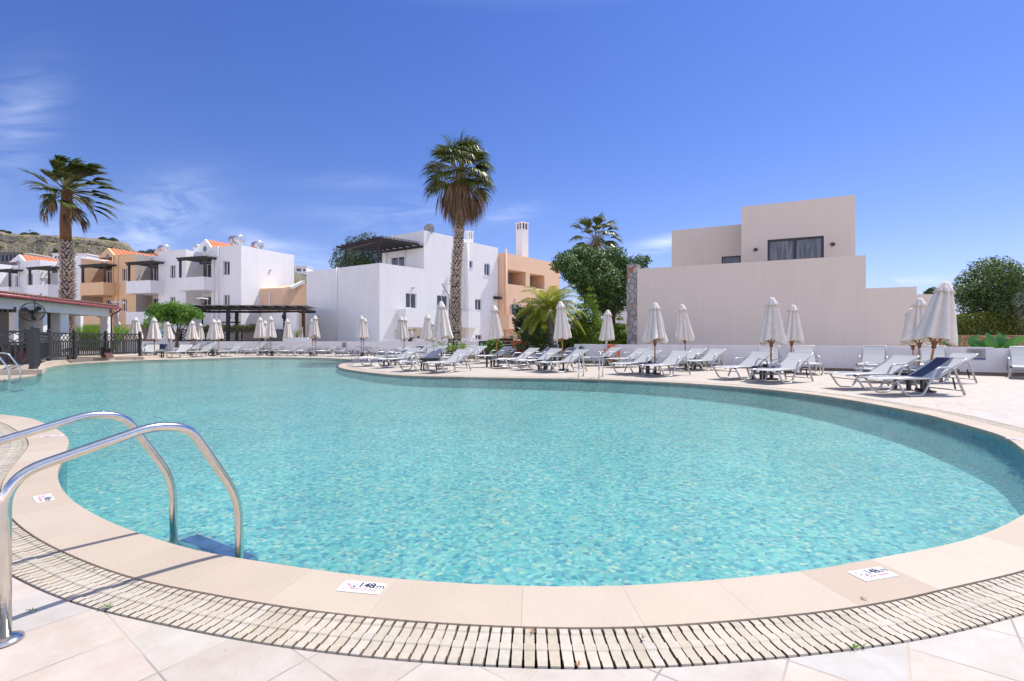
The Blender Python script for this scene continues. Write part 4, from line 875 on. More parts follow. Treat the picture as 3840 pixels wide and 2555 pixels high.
# stone-faced pillar at the left end
def stonemat(name, ramp, sc=4.5, mort=(.3, .28, .26), flat=1.0):
    m, n, l, b = M_(name); tc = n.new('ShaderNodeTexCoord'); mp = n.new('ShaderNodeMapping'); mp.inputs['Scale'].default_value = (1, 1, flat); l.new(tc.outputs['Object'], mp.inputs[0])
    nz = n.new('ShaderNodeTexNoise'); nz.inputs['Scale'].default_value = 4; l.new(mp.outputs[0], nz.inputs[0])
    s = n.new('ShaderNodeVectorMath'); s.operation = 'SCALE'; s.inputs[3].default_value = .16; l.new(nz.outputs[1], s.inputs[0]); a = n.new('ShaderNodeVectorMath'); l.new(mp.outputs[0], a.inputs[0]); l.new(s.outputs[0], a.inputs[1])
    v = n.new('ShaderNodeTexVoronoi'); v.inputs['Scale'].default_value = sc; l.new(a.outputs[0], v.inputs[0]); h = n.new('ShaderNodeSeparateColor'); l.new(v.outputs['Color'], h.inputs[0])
    r = n.new('ShaderNodeValToRGB'); l.new(h.outputs[0], r.inputs[0]); e = r.color_ramp.elements; e[0].color = (*ramp[0], 1); e[1].color = (*ramp[-1], 1)
    for i, c in enumerate(ramp[1:-1]): x = e.new((i+1)/(len(ramp)-1)); x.color = (*c, 1)
    v2 = n.new('ShaderNodeTexVoronoi'); v2.feature = 'DISTANCE_TO_EDGE'; v2.inputs['Scale'].default_value = sc; l.new(a.outputs[0], v2.inputs[0])
    mr = n.new('ShaderNodeMapRange'); l.new(v2.outputs[0], mr.inputs[0]); mr.inputs[1].default_value = .02; mr.inputs[2].default_value = .07
    f = n.new('ShaderNodeTexNoise'); f.inputs['Scale'].default_value = 22; f.inputs['Detail'].default_value = 6; l.new(mp.outputs[0], f.inputs[0]); fr = n.new('ShaderNodeMapRange'); l.new(f.outputs[0], fr.inputs[0]); fr.inputs[1].default_value = .3; fr.inputs[2].default_value = .7; fr.inputs[3].default_value = .65; fr.inputs[4].default_value = 1.25
    vm = n.new('ShaderNodeVectorMath'); vm.operation = 'SCALE'; l.new(r.outputs[0], vm.inputs[0]); l.new(fr.outputs[0], vm.inputs[3])
    mx = n.new('ShaderNodeMix'); mx.data_type = 'RGBA'; l.new(mr.outputs[0], mx.inputs[0]); mx.inputs[6].default_value = (*mort, 1); l.new(vm.outputs[0], mx.inputs[7]); l.new(mx.outputs[2], b.inputs['Base Color']); b.inputs['Roughness'].default_value = .9
    ad = n.new('ShaderNodeMath'); l.new(mr.outputs[0], ad.inputs[0]); l.new(f.outputs[0], ad.inputs[1]); bp = n.new('ShaderNodeBump'); bp.inputs['Strength'].default_value = .9; bp.inputs['Distance'].default_value = .05; l.new(ad.outputs[0], bp.inputs['Height']); l.new(bp.outputs[0], b.inputs['Normal'])
    return m
STONE = stonemat('grey_fieldstone', [(.42, .40, .40), (.30, .28, .27), (.48, .46, .45), (.40, .30, .22), (.26, .26, .27), (.50, .47, .44), (.45, .14, .07)], 3.6)
OSTONE = stonemat('ochre_fieldstone', [(.52, .32, .16), (.40, .22, .11), (.60, .42, .25), (.46, .26, .12), (.58, .40, .22)], 5.5, (.24, .15, .09), 2.0)
m = MB(); tq = BP.t(2351); k0 = 0; rng = random.Random(5); NZ = 34
base = [BP.at(tS, 0, -.03), BP.at(tq, 0, -.03), BP.at(tq+.02, 0, .9), BP.at(tS, 0, .9)]; zb_ = BP.z(2370, 991)
for j in range(NZ+1):
    z = Z0+(zb_-Z0)*j/NZ
    for i in range(4):
        for k in range(5):
            q = base[i].lerp(base[(i+1) % 4], k/5); o = Vector((rng.uniform(-.025, .025), rng.uniform(-.025, .025), 0)) if not (i == 0 and k == 0) else Vector((0, 0, 0)); m.v.append((q.x+o.x, q.y+o.y, z))
for j in range(NZ):
    for i in range(20): m.f.append((j*20+i, j*20+(i+1) % 20, (j+1)*20+(i+1) % 20, (j+1)*20+i)); m.m.append(0)
m.f.append(tuple(NZ*20+i for i in range(20))); m.m.append(0); m.build('stone_pillar', STONE, bg_)

# ================================================================ LOW WALLS
def low_wall(name, lb, pts, th=.22, mat=LOWW, skirt=True, z0=0.0, topz=None):
    rt = thing(name, lb, 'wall', (pts[0][0], pts[0][1], 0)); m = MB(); sk = MB()
    for (a, b) in zip(pts, pts[1:]):
        Fq = Face(a[:2], (b[0]-a[0], b[1]-a[1])); Lq = (Vector(b[:2])-Vector(a[:2])).length
        m.fbox(Fq, 0, Lq+.0, 0, th, z0, a[2]); 
        if skirt: sk.fbox(Fq, 0, Lq, -.015, -.001, 0.001, .10)
    m.build('wall', mat, rt)
    if skirt: sk.build('skirting', SKIRT, rt)
    return rt
low_wall('low_wall', 'long low white wall with brown skirting behind the loungers on the right', [(3.17, 25.0, .94), (8.57, 21.3, .94), (12.09, 18.85, .94), (16.05, 16.35, .94)])
low_wall('low_wall', 'slightly lower end piece of the white wall at the right edge', [(16.06, 16.36, .90), (19.5, 14.6, .90)])
low_wall('low_wall', 'long low white wall behind the loungers on the left and centre', [(R(2100, 0, 40).x, 40, .97), (R(1340, 0, 38.5).x, 38.5, .97), (R(1130, 0, 39.3).x, 39.3, .98), (R(420, 0, 40.2).x, 40.2, .98)][::-1])
# stone wall and back wall at right
m = MB(); Fs = Face(R(3526, 0, 26).xy, (.93, -.2)); a_ = 0; m.fbox(Fs, 0, 12, 0, .4, Z0, Fs.z(3700, 1257)); tag(m.build('stone_retaining_wall', OSTONE), 'ochre stone retaining wall under the hedge at the right edge', 'wall')
p0 = R(3405, 0, 23.5); Fb = Face(p0.xy, (.95, -.1)); m = MB(); m.fbox(Fb, 0, Fb.t(3521), 0, .25, Z0, Fb.z(3440, 1104)); tag(m.build('boundary_wall', BEIGE), 'beige end wall half hidden behind the big parasol', 'wall')
# ================================================================ SUN LOUNGERS
def link_local(mb, name, mat, parent, smooth=False):
    me = bpy.data.meshes.new(name); me.from_pydata(mb.v, [], mb.f)
    for m in (mat if isinstance(mat, (list, tuple)) else [mat]): me.materials.append(m)
    me.polygons.foreach_set('material_index', mb.m)
    if smooth: me.polygons.foreach_set('use_smooth', [True]*len(me.polygons))
    me.update(); o = bpy.data.objects.new(name, me); COL.objects.link(o); o.parent = parent; return o
def make_lounger(back=31.0, cloth=SLING, backcloth=None, half=None, frame=ALU):
    """foot end at x=0, head towards +x, width along y"""
    rt = thing('sun_lounger', 'x', 'sun lounger'); w = .35; ba = radians(back); Lb = .80; hx, hz_ = 1.12, .345
    for s in (-1, 1):
        pts = smooth_path([(.17, s*w, .335), (.40, s*w, .02), (.76, s*w, .02), (1.06, s*w, .54), (1.12, s*w, .575), (1.40, s*w, .575), (1.46, s*w, .54), (1.70, s*w, .015)], .10, 5)
        link_local(MB().tube(pts, .025, 8, ry=.018), 'side_frame', frame, rt, True)
        link_local(MB().tube(smooth_path([(0, s*(w-.045), .335), (.45, s*(w-.045), .355), (1.20, s*(w-.045), .345)], .1, 4), .021, 8), 'seat_rail', frame, rt, True)
    tip = (hx+Lb*cos(ba), hz_+Lb*sin(ba)); y = w-.05
    link_local(MB().tube(smooth_path([(hx, -y, hz_), (tip[0], -y, tip[1]), (tip[0], y, tip[1]), (hx, y, hz_)], .03, 3), .020, 8), 'back_frame', frame, rt, True)
    def sheet(pts, mat, name, y0, y1, lift=.012):
        m = MB(); th = .006
        for (a, b) in zip(pts, pts[1:]): m.hexa([(a[0], y0, a[1]+lift), (a[0], y1, a[1]+lift), (b[0], y1, b[1]+lift), (b[0], y0, b[1]+lift)], [(a[0], y0, a[1]+lift+th), (a[0], y1, a[1]+lift+th), (b[0], y1, b[1]+lift+th), (b[0], y0, b[1]+lift+th)])
        return link_local(m, name, mat, rt)
    sheet([(.0, .33), (.25, .325), (.6, .335), (.9, .33), (hx, .34)], cloth, 'seat_sling', -y, y)
    bp = [(hx+.005, .342)]+[(hx+Lb*u*cos(ba)+sin(ba)*.02*sin(pi*u), hz_+Lb*u*sin(ba)-cos(ba)*.02*sin(pi*u)) for u in (.25, .5, .75, 1)]
    if half: sheet(bp, cloth, 'back_sling', -y, 0); sheet(bp, half, 'back_sling', .001, y)
    else: sheet(bp, backcloth or cloth, 'back_sling', -y, y)
    for (x, z, r) in ((1.66, .10, .013), (1.16, .325, .013), (.24, .24, .011)):
        link_local(MB().tube([(x, -w+.005, z), (x, w-.005, z)], r, 6), 'crossbar', ALUG, rt, True)
    for s in (-1, 1):
        link_local(MB().box((.18, s*(w-.01), .335), (.05, .05, .045)), 'joint_cap', BLACKP, rt); link_local(MB().box((1.20, s*(w-.03), .32), (.05, .03, .09)), 'joint_cap', BLACKP, rt)
        if back > 10: link_local(MB().beam((1.5, s*(w-.06), .36), (1.56, s*(w-.06), .13), .02, .02), 'back_ratchet', BLACKP, rt)
    return rt
PROTO = {}
def lounger(kind, x, y, head, side, label, grp='white sun loungers round the pool'):
    if kind not in PROTO:
        r = dict(w=lambda: make_lounger(), f=lambda: make_lounger(3), n=lambda: make_lounger(28, SLING, NAVY), h=lambda: make_lounger(30, SLING, None, NAVY), u=lambda: make_lounger(44), nf=lambda: make_lounger(12, NAVY, NAVY))[kind]()
        PROTO[kind] = snap_tree(r); rt = r
    else: rt = copy_tree(PROTO[kind])
    g = G(x, y); a = radians(head); c, s = cos(a), sin(a); lx, ly = .50, -.385*side
    if side == 0: lx = .35
    rt.location = (g.x-(lx*c-ly*s), g.y-(lx*s+ly*c), .004); rt.rotation_euler = (0, 0, a)
    rt.scale = (1.10, 1.10, 1.06); rt['label'] = label; rt['group'] = grp
LG = [
 ('h', 3409, 1489, 8, 1, 'nearest lounger at right, one half of its backrest navy blue'),
 ('w', 3251, 1465, 8, 1, 'white lounger just left of the half navy one, right deck'),
 ('f', 3347, 1437, 12, 1, 'low flat lounger hidden behind the front pair under the biggest parasol'),
 ('u', 3322, 1410, 50, 1, 'lounger nearest the wall left of the twin parasol poles, back raised high'),
 ('u', 3560, 1413, 50, 1, 'lounger by the wall left of the notice plate, behind the navy one'),
 ('w', 3500, 1441, 8, 1, 'lounger directly behind the half navy lounger, its head sticking out right'),
 ('u', 3925, 1424, 47, 1, 'lounger cut off by the right edge of the photo'),
 ('w', 2942, 1441, 30, 1, 'front lounger right of the table with the ashtray, fourth parasol group'),
 ('w', 2784, 1426.4, 28, 1, 'front lounger left of the parasol in front of the beige wall step'),
 ('u', 2925, 1403, 60, 1, 'rear lounger by the wall seen between the two middle right parasol poles'),
 ('u', 3083, 1405, 66, 1, 'lounger against the low wall standing to the right of the parasol pair'),
 ('w', 2497.6, 1414.9, 38, 1, 'front lounger on the pool side, just right of the large central right parasol'),
 ('w', 2381, 1406.4, 36, 1, 'front lounger just left of the large central right parasol pole'),
 ('w', 2641.8, 1391.5, 34, 1, 'second row lounger with armrests right of the narrow leaning parasol'),
 ('w', 2574, 1385, 36, 1, 'back row lounger by the wall directly under the narrow leaning parasol'),
 ('w', 2345, 1380, 32, 1, 'lounger just right of the orange lifebuoy'),
 ('w', 2240, 1374, 31, 1, 'lounger overlapping the lifebuoy behind the steel ladder'),
 ('w', 2090.6, 1399, 32, 1, 'front lounger directly left of the far steel ladder rails'),
 ('w', 1999.4, 1389.4, 35, 1, 'lounger beside the parasol in front of the grey palm trunk, left of its pole'),
 ('w', 1918.8, 1383, 36, 1, 'front lounger right of the parasol by the green bush'),
 ('n', 1990, 1374, 34, 1, 'navy backed lounger behind the front white one, before the cycads'),
 ('w', 1835, 1364, 38, 1, 'second row white lounger beside the pole of the parasol near the wooden planter'),
 ('n', 1895, 1357, 34, 1, 'navy backed lounger farthest back, left of the cycads'),
 ('n', 2078, 1368, 33, 1, 'navy striped lounger end glimpsed behind the parasol before the dark trees'),
 ('w', 2010, 1362, 33, 1, 'pale lounger in the back row in front of the small white flowers'),
 ('w', 1675, 1400, 56, 1, 'front lounger right of the black ottoman table'),
 ('w', 1569, 1393.6, 56, 1, 'front lounger left of the black ottoman table'),
 ('w', 1478, 1381, 52, 1, 'third lounger from the tip of the deck, left of the ottoman pair'),
 ('f', 1401.5, 1375, 48, 1, 'flat lounger at the very tip of the deck by the curved rails'),
 ('nf', 1450, 1356, 44, 1, 'low navy lounger in the second row by the deck tip'),
 ('n', 1512, 1356, 50, 1, 'navy backed lounger under the leaning grey parasol'),
 ('f', 1560, 1367, 50, 1, 'low white lounger in the second row between ottoman and navy lounger'),
 ('w', 1480, 1347, 48, 1, 'back row white lounger beside the grey leaning parasol pole'),
 ('w', 1545, 1347, 50, 1, 'back row white lounger right of the navy backed one'),
 ('w', 1606, 1356, 52, 1, 'white lounger left of the tall white parasol pole by the big palm'),
 ('w', 1712, 1372, 50, 1, 'second row lounger under the big palm trunk'),
 ('w', 1765, 1358, 56, 1, 'lounger right of the big palm trunk, third row'),
 ('w', 1735, 1346, 60, 1, 'rearmost lounger between the big palm and the wooden planter'),
 ('w', 1800, 1346, 58, 1, 'rear lounger directly in front of the brown wooden planter'),
 # far shore
 ('w', 978.5, 1335.6, 40, 1, 'far shore lounger left of the two wooden poles before the lattice'),
 ('w', 1057, 1336, 40, 1, 'far shore lounger directly right of the black table under the lattice parasol'),
 ('w', 1118, 1336, 38, 1, 'far shore lounger left of the crooked double parasol'),
 ('w', 1194, 1337, 34, 1, 'far shore lounger right of the crooked double parasol'),
 ('f', 1262, 1338, 16, 1, 'flat far shore lounger left of the curved rails'),
 ('nf', 1318, 1334, 18, 1, 'dark flat lounger behind the curved rails on the far shore'),
 ('f', 1378, 1334, 18, 1, 'flat lounger behind the tip rails below the wooden pole pair'),
 ('w', 1040, 1327, 46, 1, 'second row far lounger just right of the wooden pole before the lattice'),
 ('w', 1110, 1326, 44, 1, 'second row far lounger below the spiky plant'),
 ('w', 1150, 1326, 44, 1, 'second row far lounger just left of the crooked parasol poles'),
 ('w', 1205, 1327, 42, 1, 'second row far lounger just right of the crooked parasol poles'),
 ('w', 1245, 1328, 40, 1, 'second row far lounger nearest the little grey wall notice'),
 ('u', 928, 1329, 70, 0, 'far lounger alone between the left and middle parasol clusters'),
 ('w', 985, 1326, 55, 0, 'second row far lounger behind the leaning lattice parasol'),
 ('w', 651, 1343, 98, 0, 'far shore lounger nearest the pool, right of the left dark table'),
 ('u', 733, 1340, 86, 0, 'far shore lounger left of the blue pool rail'),
 ('u', 843, 1338, 82, 0, 'far shore lounger right of the blue pool rail'),
 ('w', 557, 1343.5, 118, 0, 'far shore lounger beside the end post of the dark fence'),
 ('n', 588, 1330, 112, 0, 'navy shaded lounger behind the leftmost far table'),
 ('w', 548, 1331, 118, 0, 'second row lounger half behind the end post of the dark fence'),
 ('u', 700, 1328, 92, 0, 'second row far lounger between the map board and the tree trunk'),
 ('u', 783, 1326, 86, 0, 'second row far lounger behind the blue pool rail'),
 ('u', 868, 1326, 80, 0, 'second row far lounger below the parasol leaning right'),
]
for a in LG: lounger(*a)

# ================================================================ SIDE TABLES
def make_table(w=.46, dz=.40):
    rt = thing('side_table', 'x', 'side table'); link_local(MB().box((0, 0, dz-.035), (w, w, .07)), 'table_top', TABLEM, rt)
    for x in (-1, 1):
        for y in (-1, 1): link_local(MB().box((x*(w/2-.05), y*(w/2-.05), (dz-.073)/2), (.06, .06, dz-.073)), 'leg', TABLEM, rt)
    return rt
TT = None
for (x, y, a, lb) in [(3420, 1462, 8, 'dark side table with ashtray between the two nearest loungers'), (2866, 1425, 28, 'dark side table with ashtray in front of the tall wooden parasol pole, right'), (2955, 1390, 30, 'small dark table near the wall beside the narrow right parasol'),
                      (2432, 1405, 36, 'dark side table with ashtray beside the large central right parasol'), (2606, 1384, 34, 'dark table with ashtray under the narrow leaning parasol'), (2283, 1373, 32, 'dark table below the white poled parasol by the lifebuoy'),
                      (2046, 1390, 32, 'dark side table left of the parasol before the grey palm trunk'), (1847, 1378, 34, 'dark side table by the parasol near the green bush'), (1459, 1372, 48, 'dark side table near the tip of the deck'),
                      (1008, 1334, 40, 'black table on the far shore right of the lattice parasols'), (1172, 1335, 36, 'black table on the far shore under the crooked double parasol'), (1330, 1335, 20, 'dark table on the far shore behind the curved rails'),
                      (592, 1343, 110, 'black table on the far shore beside the leftmost wooden parasol pole'), (795, 1334, 88, 'black table on the far shore beside the blue pool rail'), (1940, 1366, 34, 'dark table in the second row before the cycads')]:
    if TT is None: rt = make_table(); TT = snap_tree(rt)
    else: rt = copy_tree(TT)
    g = G(x, y); rt.location = (g.x, g.y+.1, .004); rt.rotation_euler = (0, 0, radians(a)); rt['label'] = lb; rt['group'] = 'dark side tables between the loungers'
    if 'ashtray' in lb:
        at = MB().lathe([(.05, 0), (.07, .012), (.075, .05), (.06, .05), (.055, .015)], (g.x+.05, g.y+.05, .406), 16)
        tag(at.build('ashtray', BLACKP, smooth=False), 'black ashtray on the '+lb.replace(' with ashtray', '').replace('the ', '', 0), 'ashtray', 'ashtrays on the side tables')
g = G(1609, 1391); ot = thing('ottoman_table', 'large black plastic stool table with rounded corners in front of the big palm', 'table', (g.x, g.y+.2, 0.004)); m = MB(); pl = []
for (sx_, sy_, a0) in ((1, 1, 0), (-1, 1, 90), (-1, -1, 180), (1, -1, 270)):
    for k in range(6): a = radians(a0+k*18); pl.append((g.x+sx_*.26+.09*cos(a), g.y+.2+sy_*.26+.09*sin(a)))
m.prism(pl, .30, .48); m.build('table_top', BLACKP, ot)
for x in (-1, 1):
    for y in (-1, 1): MB().tube([(g.x+x*.30, g.y+.2+y*.28, .004), (g.x+x*.27, g.y+.2+y*.26, .30)], [.022, .04], 8).build('leg', BLACKP, ot)

# ================================================================ CLOSED PARASOLS
def canopy(seed, fat=1.0, messy=0.0):
    rng = random.Random(seed); n = 64; ph = rng.uniform(0, 6); lob = [rng.uniform(.7, 1.3) for _ in range(8)]; hem = [rng.uniform(-.04, .05) for _ in range(8)]; m = MB()
    zs = [2.40, 2.36, 2.25, 2.1, 1.95, 1.8, 1.65, 1.52, 1.40, 1.30, 1.24, 1.205]; rs = [.05, .11, .135, .165, .19, .215, .24, .262, .285, .30, .31, .305]
    for i, (z, r) in enumerate(zip(zs, rs)):
        v = i/(len(zs)-1)
        for j in range(n):
            a = 2*pi*j/n; f = 8*a/(2*pi)+ph; k = int(f) % 8; u = f-int(f); fold = abs(sin(pi*u))**.6
            rr = r*fat*(.50+.58*fold*(.6+.4*lob[k]))*1.10*(1+messy*v*.22*sin(3*a+seed)+messy*v*.12*sin(5*a+2*seed)) ; rr *= 1+.05*noise.noise(Vector((cos(a)*2, sin(a)*2, z*3+seed)))
            zz = z+(hem[k]*fold*1.4-.03*(1-fold)+messy*.09*sin(2*a+seed))*max(0, v-.55)/.45 - .03*fold*v
            m.v.append((rr*cos(a), rr*sin(a), zz))
    K = len(zs)
    for j in range(n): m.v.append((m.v[(K-1)*n+j][0]*.55, m.v[(K-1)*n+j][1]*.55, m.v[(K-1)*n+j][2]+.10))
    for i in range(K):
        for j in range(n): m.f.append((i*n+j, i*n+(j+1) % n, (i+1)*n+(j+1) % n, (i+1)*n+j)); m.m.append(0)
    return m
def capm(seed):
    rng = random.Random(seed+50); n = 48; m = MB(); pr = [(.0, 2.55), (.045, 2.545), (.07, 2.52), (.10, 2.46), (.14, 2.385), (.195, 2.30), (.185, 2.30), (.12, 2.40)]
    for (r, z) in pr:
        for j in range(n):
            a = 2*pi*j/n; q = abs(sin(4*a+seed)); w = (1+.22*(q-.5)*min(1, r*6)); m.v.append((r*w*cos(a), r*w*sin(a), z-.02*q*(r > .15)))
    for i in range(len(pr)-1):
        for j in range(n): m.f.append((i*n+j, i*n+(j+1) % n, (i+1)*n+(j+1) % n, (i+1)*n+j)); m.m.append(0)
    return m
CAN = []
def make_parasol(kind, seed):
    wood = kind[0] == 'w'; rt = thing('closed_parasol', 'x', 'parasol')
    link_local(MB().tube([(0, 0, 0), (0, 0, 2.4)], .024 if wood else .019, 12), 'pole', POLEW if wood else WPOLE, rt, True)
    link_local(canopy(seed, 1.18 if 'F' in kind else (.92 if 'S' in kind else 1.0), 1.0 if 'M' in kind else .2), 'canopy', CANVAS, rt, True)
    link_local(capm(seed), 'vent_cap', CANVAS, rt, True)
    link_local(MB().lathe([(.028, 1.0), (.045, 1.01), (.048, 1.06), (.04, 1.08), (.06, 1.10), (.055, 1.16), (.03, 1.17)], (0, 0, 0), 12), 'hub', HUBW if wood else WPOLE, rt, True)
    for k in range(8):
        a = pi/4*k+.2; link_local(MB().beam((.05*cos(a), .05*sin(a), 1.12), (.17*cos(a), .17*sin(a), 1.30), .012, .02), 'rib', POLEW if wood else WPOLE, rt)
    if wood: link_local(MB().tube([(0.03, 0, 1.0), (.03, .0, .62)], .003, 5), 'pull_cord', BLACKP, rt)
    link_local(MB().lathe([(.20, .0), (.20, .05), (.04, .06), (.032, .28)], (0, 0, 0), 16), 'base', ALUG if not wood else BLACKP, rt)
    return rt
PP = {}
# kind, base px, distance, top px x, top px y, label
PS = [
 ('wF', 3470, 11.4, 3548, 1057, 'biggest, nearest parasol, full cream canopy leaning right, right of the deck'),
 ('wM', 3446, 14.5, 3449, 1119, 'upright parasol half behind the biggest leaning one'),
 ('wS', 3428, 15.8, 3418, 1157, 'parasol mostly hidden behind its twin, left of the biggest one'),
 ('wM', 2891, 14.7, 2894, 1116, 'tall parasol before the middle of the beige wall, left of a pair'),
 ('w', 2964, 17.6, 2975, 1144, 'narrower parasol on the right of the pair before the beige wall'),
 ('wMF', 2456, 16.9, 2456, 1135.5, 'parasol with bulging ragged canopy right of the stone pillar'),
 ('wM', 2576, 19.5, 2557, 1142, 'parasol with slightly leaning pole, second right of the stone pillar'),
 ('p', 2270, 22.3, 2280, 1163, 'small white poled parasol above the orange lifebuoy'),
 ('w', 2113.5, 18.9, 2101, 1131, 'parasol in front of the feathery yellow green palm'),
 ('wS', 1868, 21.2, 1852, 1146, 'parasol before the boundary of white and peach buildings'),
 ('pF', 1661, 19.5, 1654, 1131, 'white poled parasol directly left of the tall palm trunk'),
 ('pM', 1628, 33, 1620, 1208, 'small scruffy parasol just left of the white poled one by the palm'),
 ('p', 1596, 27.5, 1604, 1180, 'white poled parasol leaning right, second left of the tall palm'),
 ('wS', 1514, 32, 1518, 1190, 'thin parasol behind the person in the white cap'),
 ('p', 1508, 30, 1503, 1188, 'greyish parasol leaning left beside the person in the white cap'),
 ('w', 1355, 33.5, 1355, 1185, 'left and larger of two overlapping parasols before the blank white wall'),
 ('wS', 1361, 36, 1368, 1194, 'right and smaller of two overlapping parasols before the blank white wall'),
 ('wM', 1183, 34.8, 1181, 1184, 'crooked parasol in front of the red and blue poster'),
 ('wS', 1174, 37, 1170, 1195, 'parasol hidden behind the crooked one by the poster'),
 ('p', 1079, 38, 1077, 1197, 'white poled parasol between the lattice and the spiky plant'),
 ('w', 1017, 34.8, 1014, 1187, 'right hand parasol of the three before the lattice'),
 ('pS', 996, 40, 994, 1203, 'small parasol squeezed between two others at the lattice'),
 ('wF', 975, 36, 975, 1190.6, 'left wide parasol of the three before the lattice'),
 ('w', 818, 36, 819.5, 1199, 'parasol leaning right at the left end of the lattice'),
 ('wF', 798.5, 33.8, 802, 1198, 'wide parasol just above the blue pool rail'),
 ('wS', 749, 40, 751, 1213, 'smallest parasol second left of the blue pool rail'),
 ('wF', 718, 36, 721, 1203.5, 'wide parasol right of the small menu sign post'),
 ('w', 638, 37, 628, 1208, 'leaning parasol before the resort map board'),
 ('wF', 580, 30.9, 577, 1192, 'wide parasol nearest the pool left of the map board'),
 ('wF', 508, 33, 508, 1190, 'parasol behind the right end of the dark fence'),
 ('w', 443.5, 38, 443.4, 1205.6, 'parasol behind the fence in front of the tan house'),
]
for i, (kd, bx, Y, tx, ty, lb) in enumerate(PS):
    key = (kd, i % 3)
    if key in PP: rt = copy_tree(PP[key])
    else: rt = make_parasol(kd, i+1); PP[key] = snap_tree(rt)
    b = Vector(((bx-CX)*Y/F_, Y, .004)); t = R(tx, ty, Y); d = (t-b); rt.location = b; rt.scale = (1, 1, d.length/2.545)
    q = Vector((0, 0, 1)).rotation_difference(d.normalized()); rt.rotation_mode = 'QUATERNION'
    from mathutils import Quaternion
    rt.rotation_quaternion = q @ Quaternion((0, 0, 1), i*.77)
    rt['label'] = lb; rt['group'] = 'closed cream parasols on the pool deck'

# ================================================================ LIFEBUOY, HOSE, NOTICES
Wf = Face((3.17, 25.0), (5.4, -3.7)); yl = lambda x: (Wf.P+Wf.d*Wf.t(x)).y
def on_wall(x, y, o=-.08): t = Wf.t(x); return Wf.at(t, Wf.z(x, y), o)
c = on_wall(2294, 1325); lb_ = thing('lifebuoy', 'orange lifebuoy ring with white rope hung on the low white wall', 'lifebuoy', (c.x, c.y, c.z)); dv = Vector((Wf.d.x, Wf.d.y, 0)); nv = Vector((Wf.n.x, Wf.n.y, 0))
ring = [c+dv*.33*cos(a)+Vector((0, 0, .37))*sin(a) for a in [2*pi*k/40 for k in range(40)]]; MB().tube(ring, .078, 12, closed=True).build('ring', ORANGE, lb_, smooth=True)
MB().tube([c-nv*.09+dv*.36*cos(a)*(1+.06*sin(4*a))+Vector((0, 0, .40))*sin(a)*(1+.1*sin(4*a)) for a in [2*pi*k/40 for k in range(40)]], .009, 6, closed=True).build('rope', WPOLE, lb_, smooth=True)
for k in range(4):
    a = pi/4+pi/2*k; q = c+dv*.33*cos(a)+Vector((0, 0, .37))*sin(a); tg = -dv*sin(a)+Vector((0, 0, 1))*cos(a); MB().tube([q-tg*.045, q+tg*.045], .083, 12).build('reflective_band', WPOLE, lb_, smooth=True)
c = on_wall(2184, 1325, -.1); hr = thing('garden_hose', 'coiled green garden hose hung at the left end of the low wall', 'garden hose', (c.x, c.y, c.z)); rng = random.Random(4)
m = MB(); pts = []
for k in range(9*26): a = 2*pi*k/26; lp = k/26; pts.append(c+dv*(.17+.03*sin(lp*2.3))*cos(a)+Vector((0, 0, (.29+.04*sin(lp*1.7))))*sin(a)+nv*(-.02*(lp % 4)+.01*sin(lp*5))+Vector((0, 0, .03*cos(lp*3))))
m.tube(pts, .013, 6); m.build('coil', HOSE, hr, smooth=True); MB().beam(c+Vector((0, 0, .26)), c+nv*.1+Vector((0, 0, .26)), .05, .05).build('hook', ALUG, hr)
def board(name, lb, cat, F, x0, y0, x1, y1, bg, blocks, th=.02, o=-.03, frame=None, post=None, group=None):
    t0, t1, z0, z1 = F.rect((x0, y0), (x1, y1)); rt = thing(name, lb, cat, F.at((t0+t1)/2, z0, o), group); MB().fbox(F, t0, t1, o, o+th, z0, z1).build('panel', bg, rt)
    flip = (F.d.x < 0); W_, H_ = t1-t0, z1-z0
    def cell(u0, u1, v0, v1, mat, nm):
        a, b = (t1-u0*W_, t1-u1*W_) if flip else (t0+u0*W_, t0+u1*W_); MB().fbox(F, min(a, b), max(a, b), o-.006, o-.002, z1-v1*H_, z1-v0*H_).build(nm, mat, rt)
    for (u0, u1, v0, v1, mat, nm) in blocks: cell(u0, u1, v0, v1, mat, nm)
    if frame: m = MB(); m.fbox(F, t0-.02, t1+.02, o-.005, o+th+.01, z1, z1+.02); m.fbox(F, t0-.02, t1+.02, o-.005, o+th+.01, z0-.02, z0); m.fbox(F, t0-.02, t0-.001, o-.005, o+th+.01, z0, z1); m.fbox(F, t1+.001, t1+.02, o-.005, o+th+.01, z0, z1); m.build('frame', frame, rt)
    return rt
PLATE = pm('notice_plate', (.33, .325, .33), .3, .06, 5); BLUEI = pm('notice_blue', (.03, .07, .25), .5); GREYI = pm('notice_print', (.12, .12, .14), .6); REDI = pm('poster_red', (.62, .05, .10), .6); POSTB = pm('poster_blue', (.12, .2, .5), .6, .3, 20); WH = pm('notice_white', (.72, .72, .74), .5, .03)
def lines(n, v0, v1, mat, seed, u0=.12, u1=.88, th=.3):
    r_ = random.Random(seed); return [(u0+r_.uniform(0, .12), u1-r_.uniform(0, .15), v0+(v1-v0)*k/n, v0+(v1-v0)*(k+th)/n, mat, 'text_line') for k in range(n)]
WfR = Face((12.09, 18.85), (3.96, -2.5))
board('wall_notice', 'grey notice plate with blue foot screwed to the low wall at the right', 'notice', WfR, 3627, 1309, 3695, 1349, PLATE, [(0, 1, .86, 1, BLUEI, 'blue_band')]+lines(8, .14, .8, GREYI, 1), frame=None)
WfL = Face(R(1340, 0, 38.5).xy, (R(1130, 0, 39.3)-R(1340, 0, 38.5)).xy)
board('wall_notice', 'small grey notice on the far low wall between two parasol groups', 'notice', WfL, 1283, 1285, 1299, 1303, PLATE, [(0, 1, .84, 1, BLUEI, 'blue_band')]+lines(5, .15, .75, GREYI, 2))
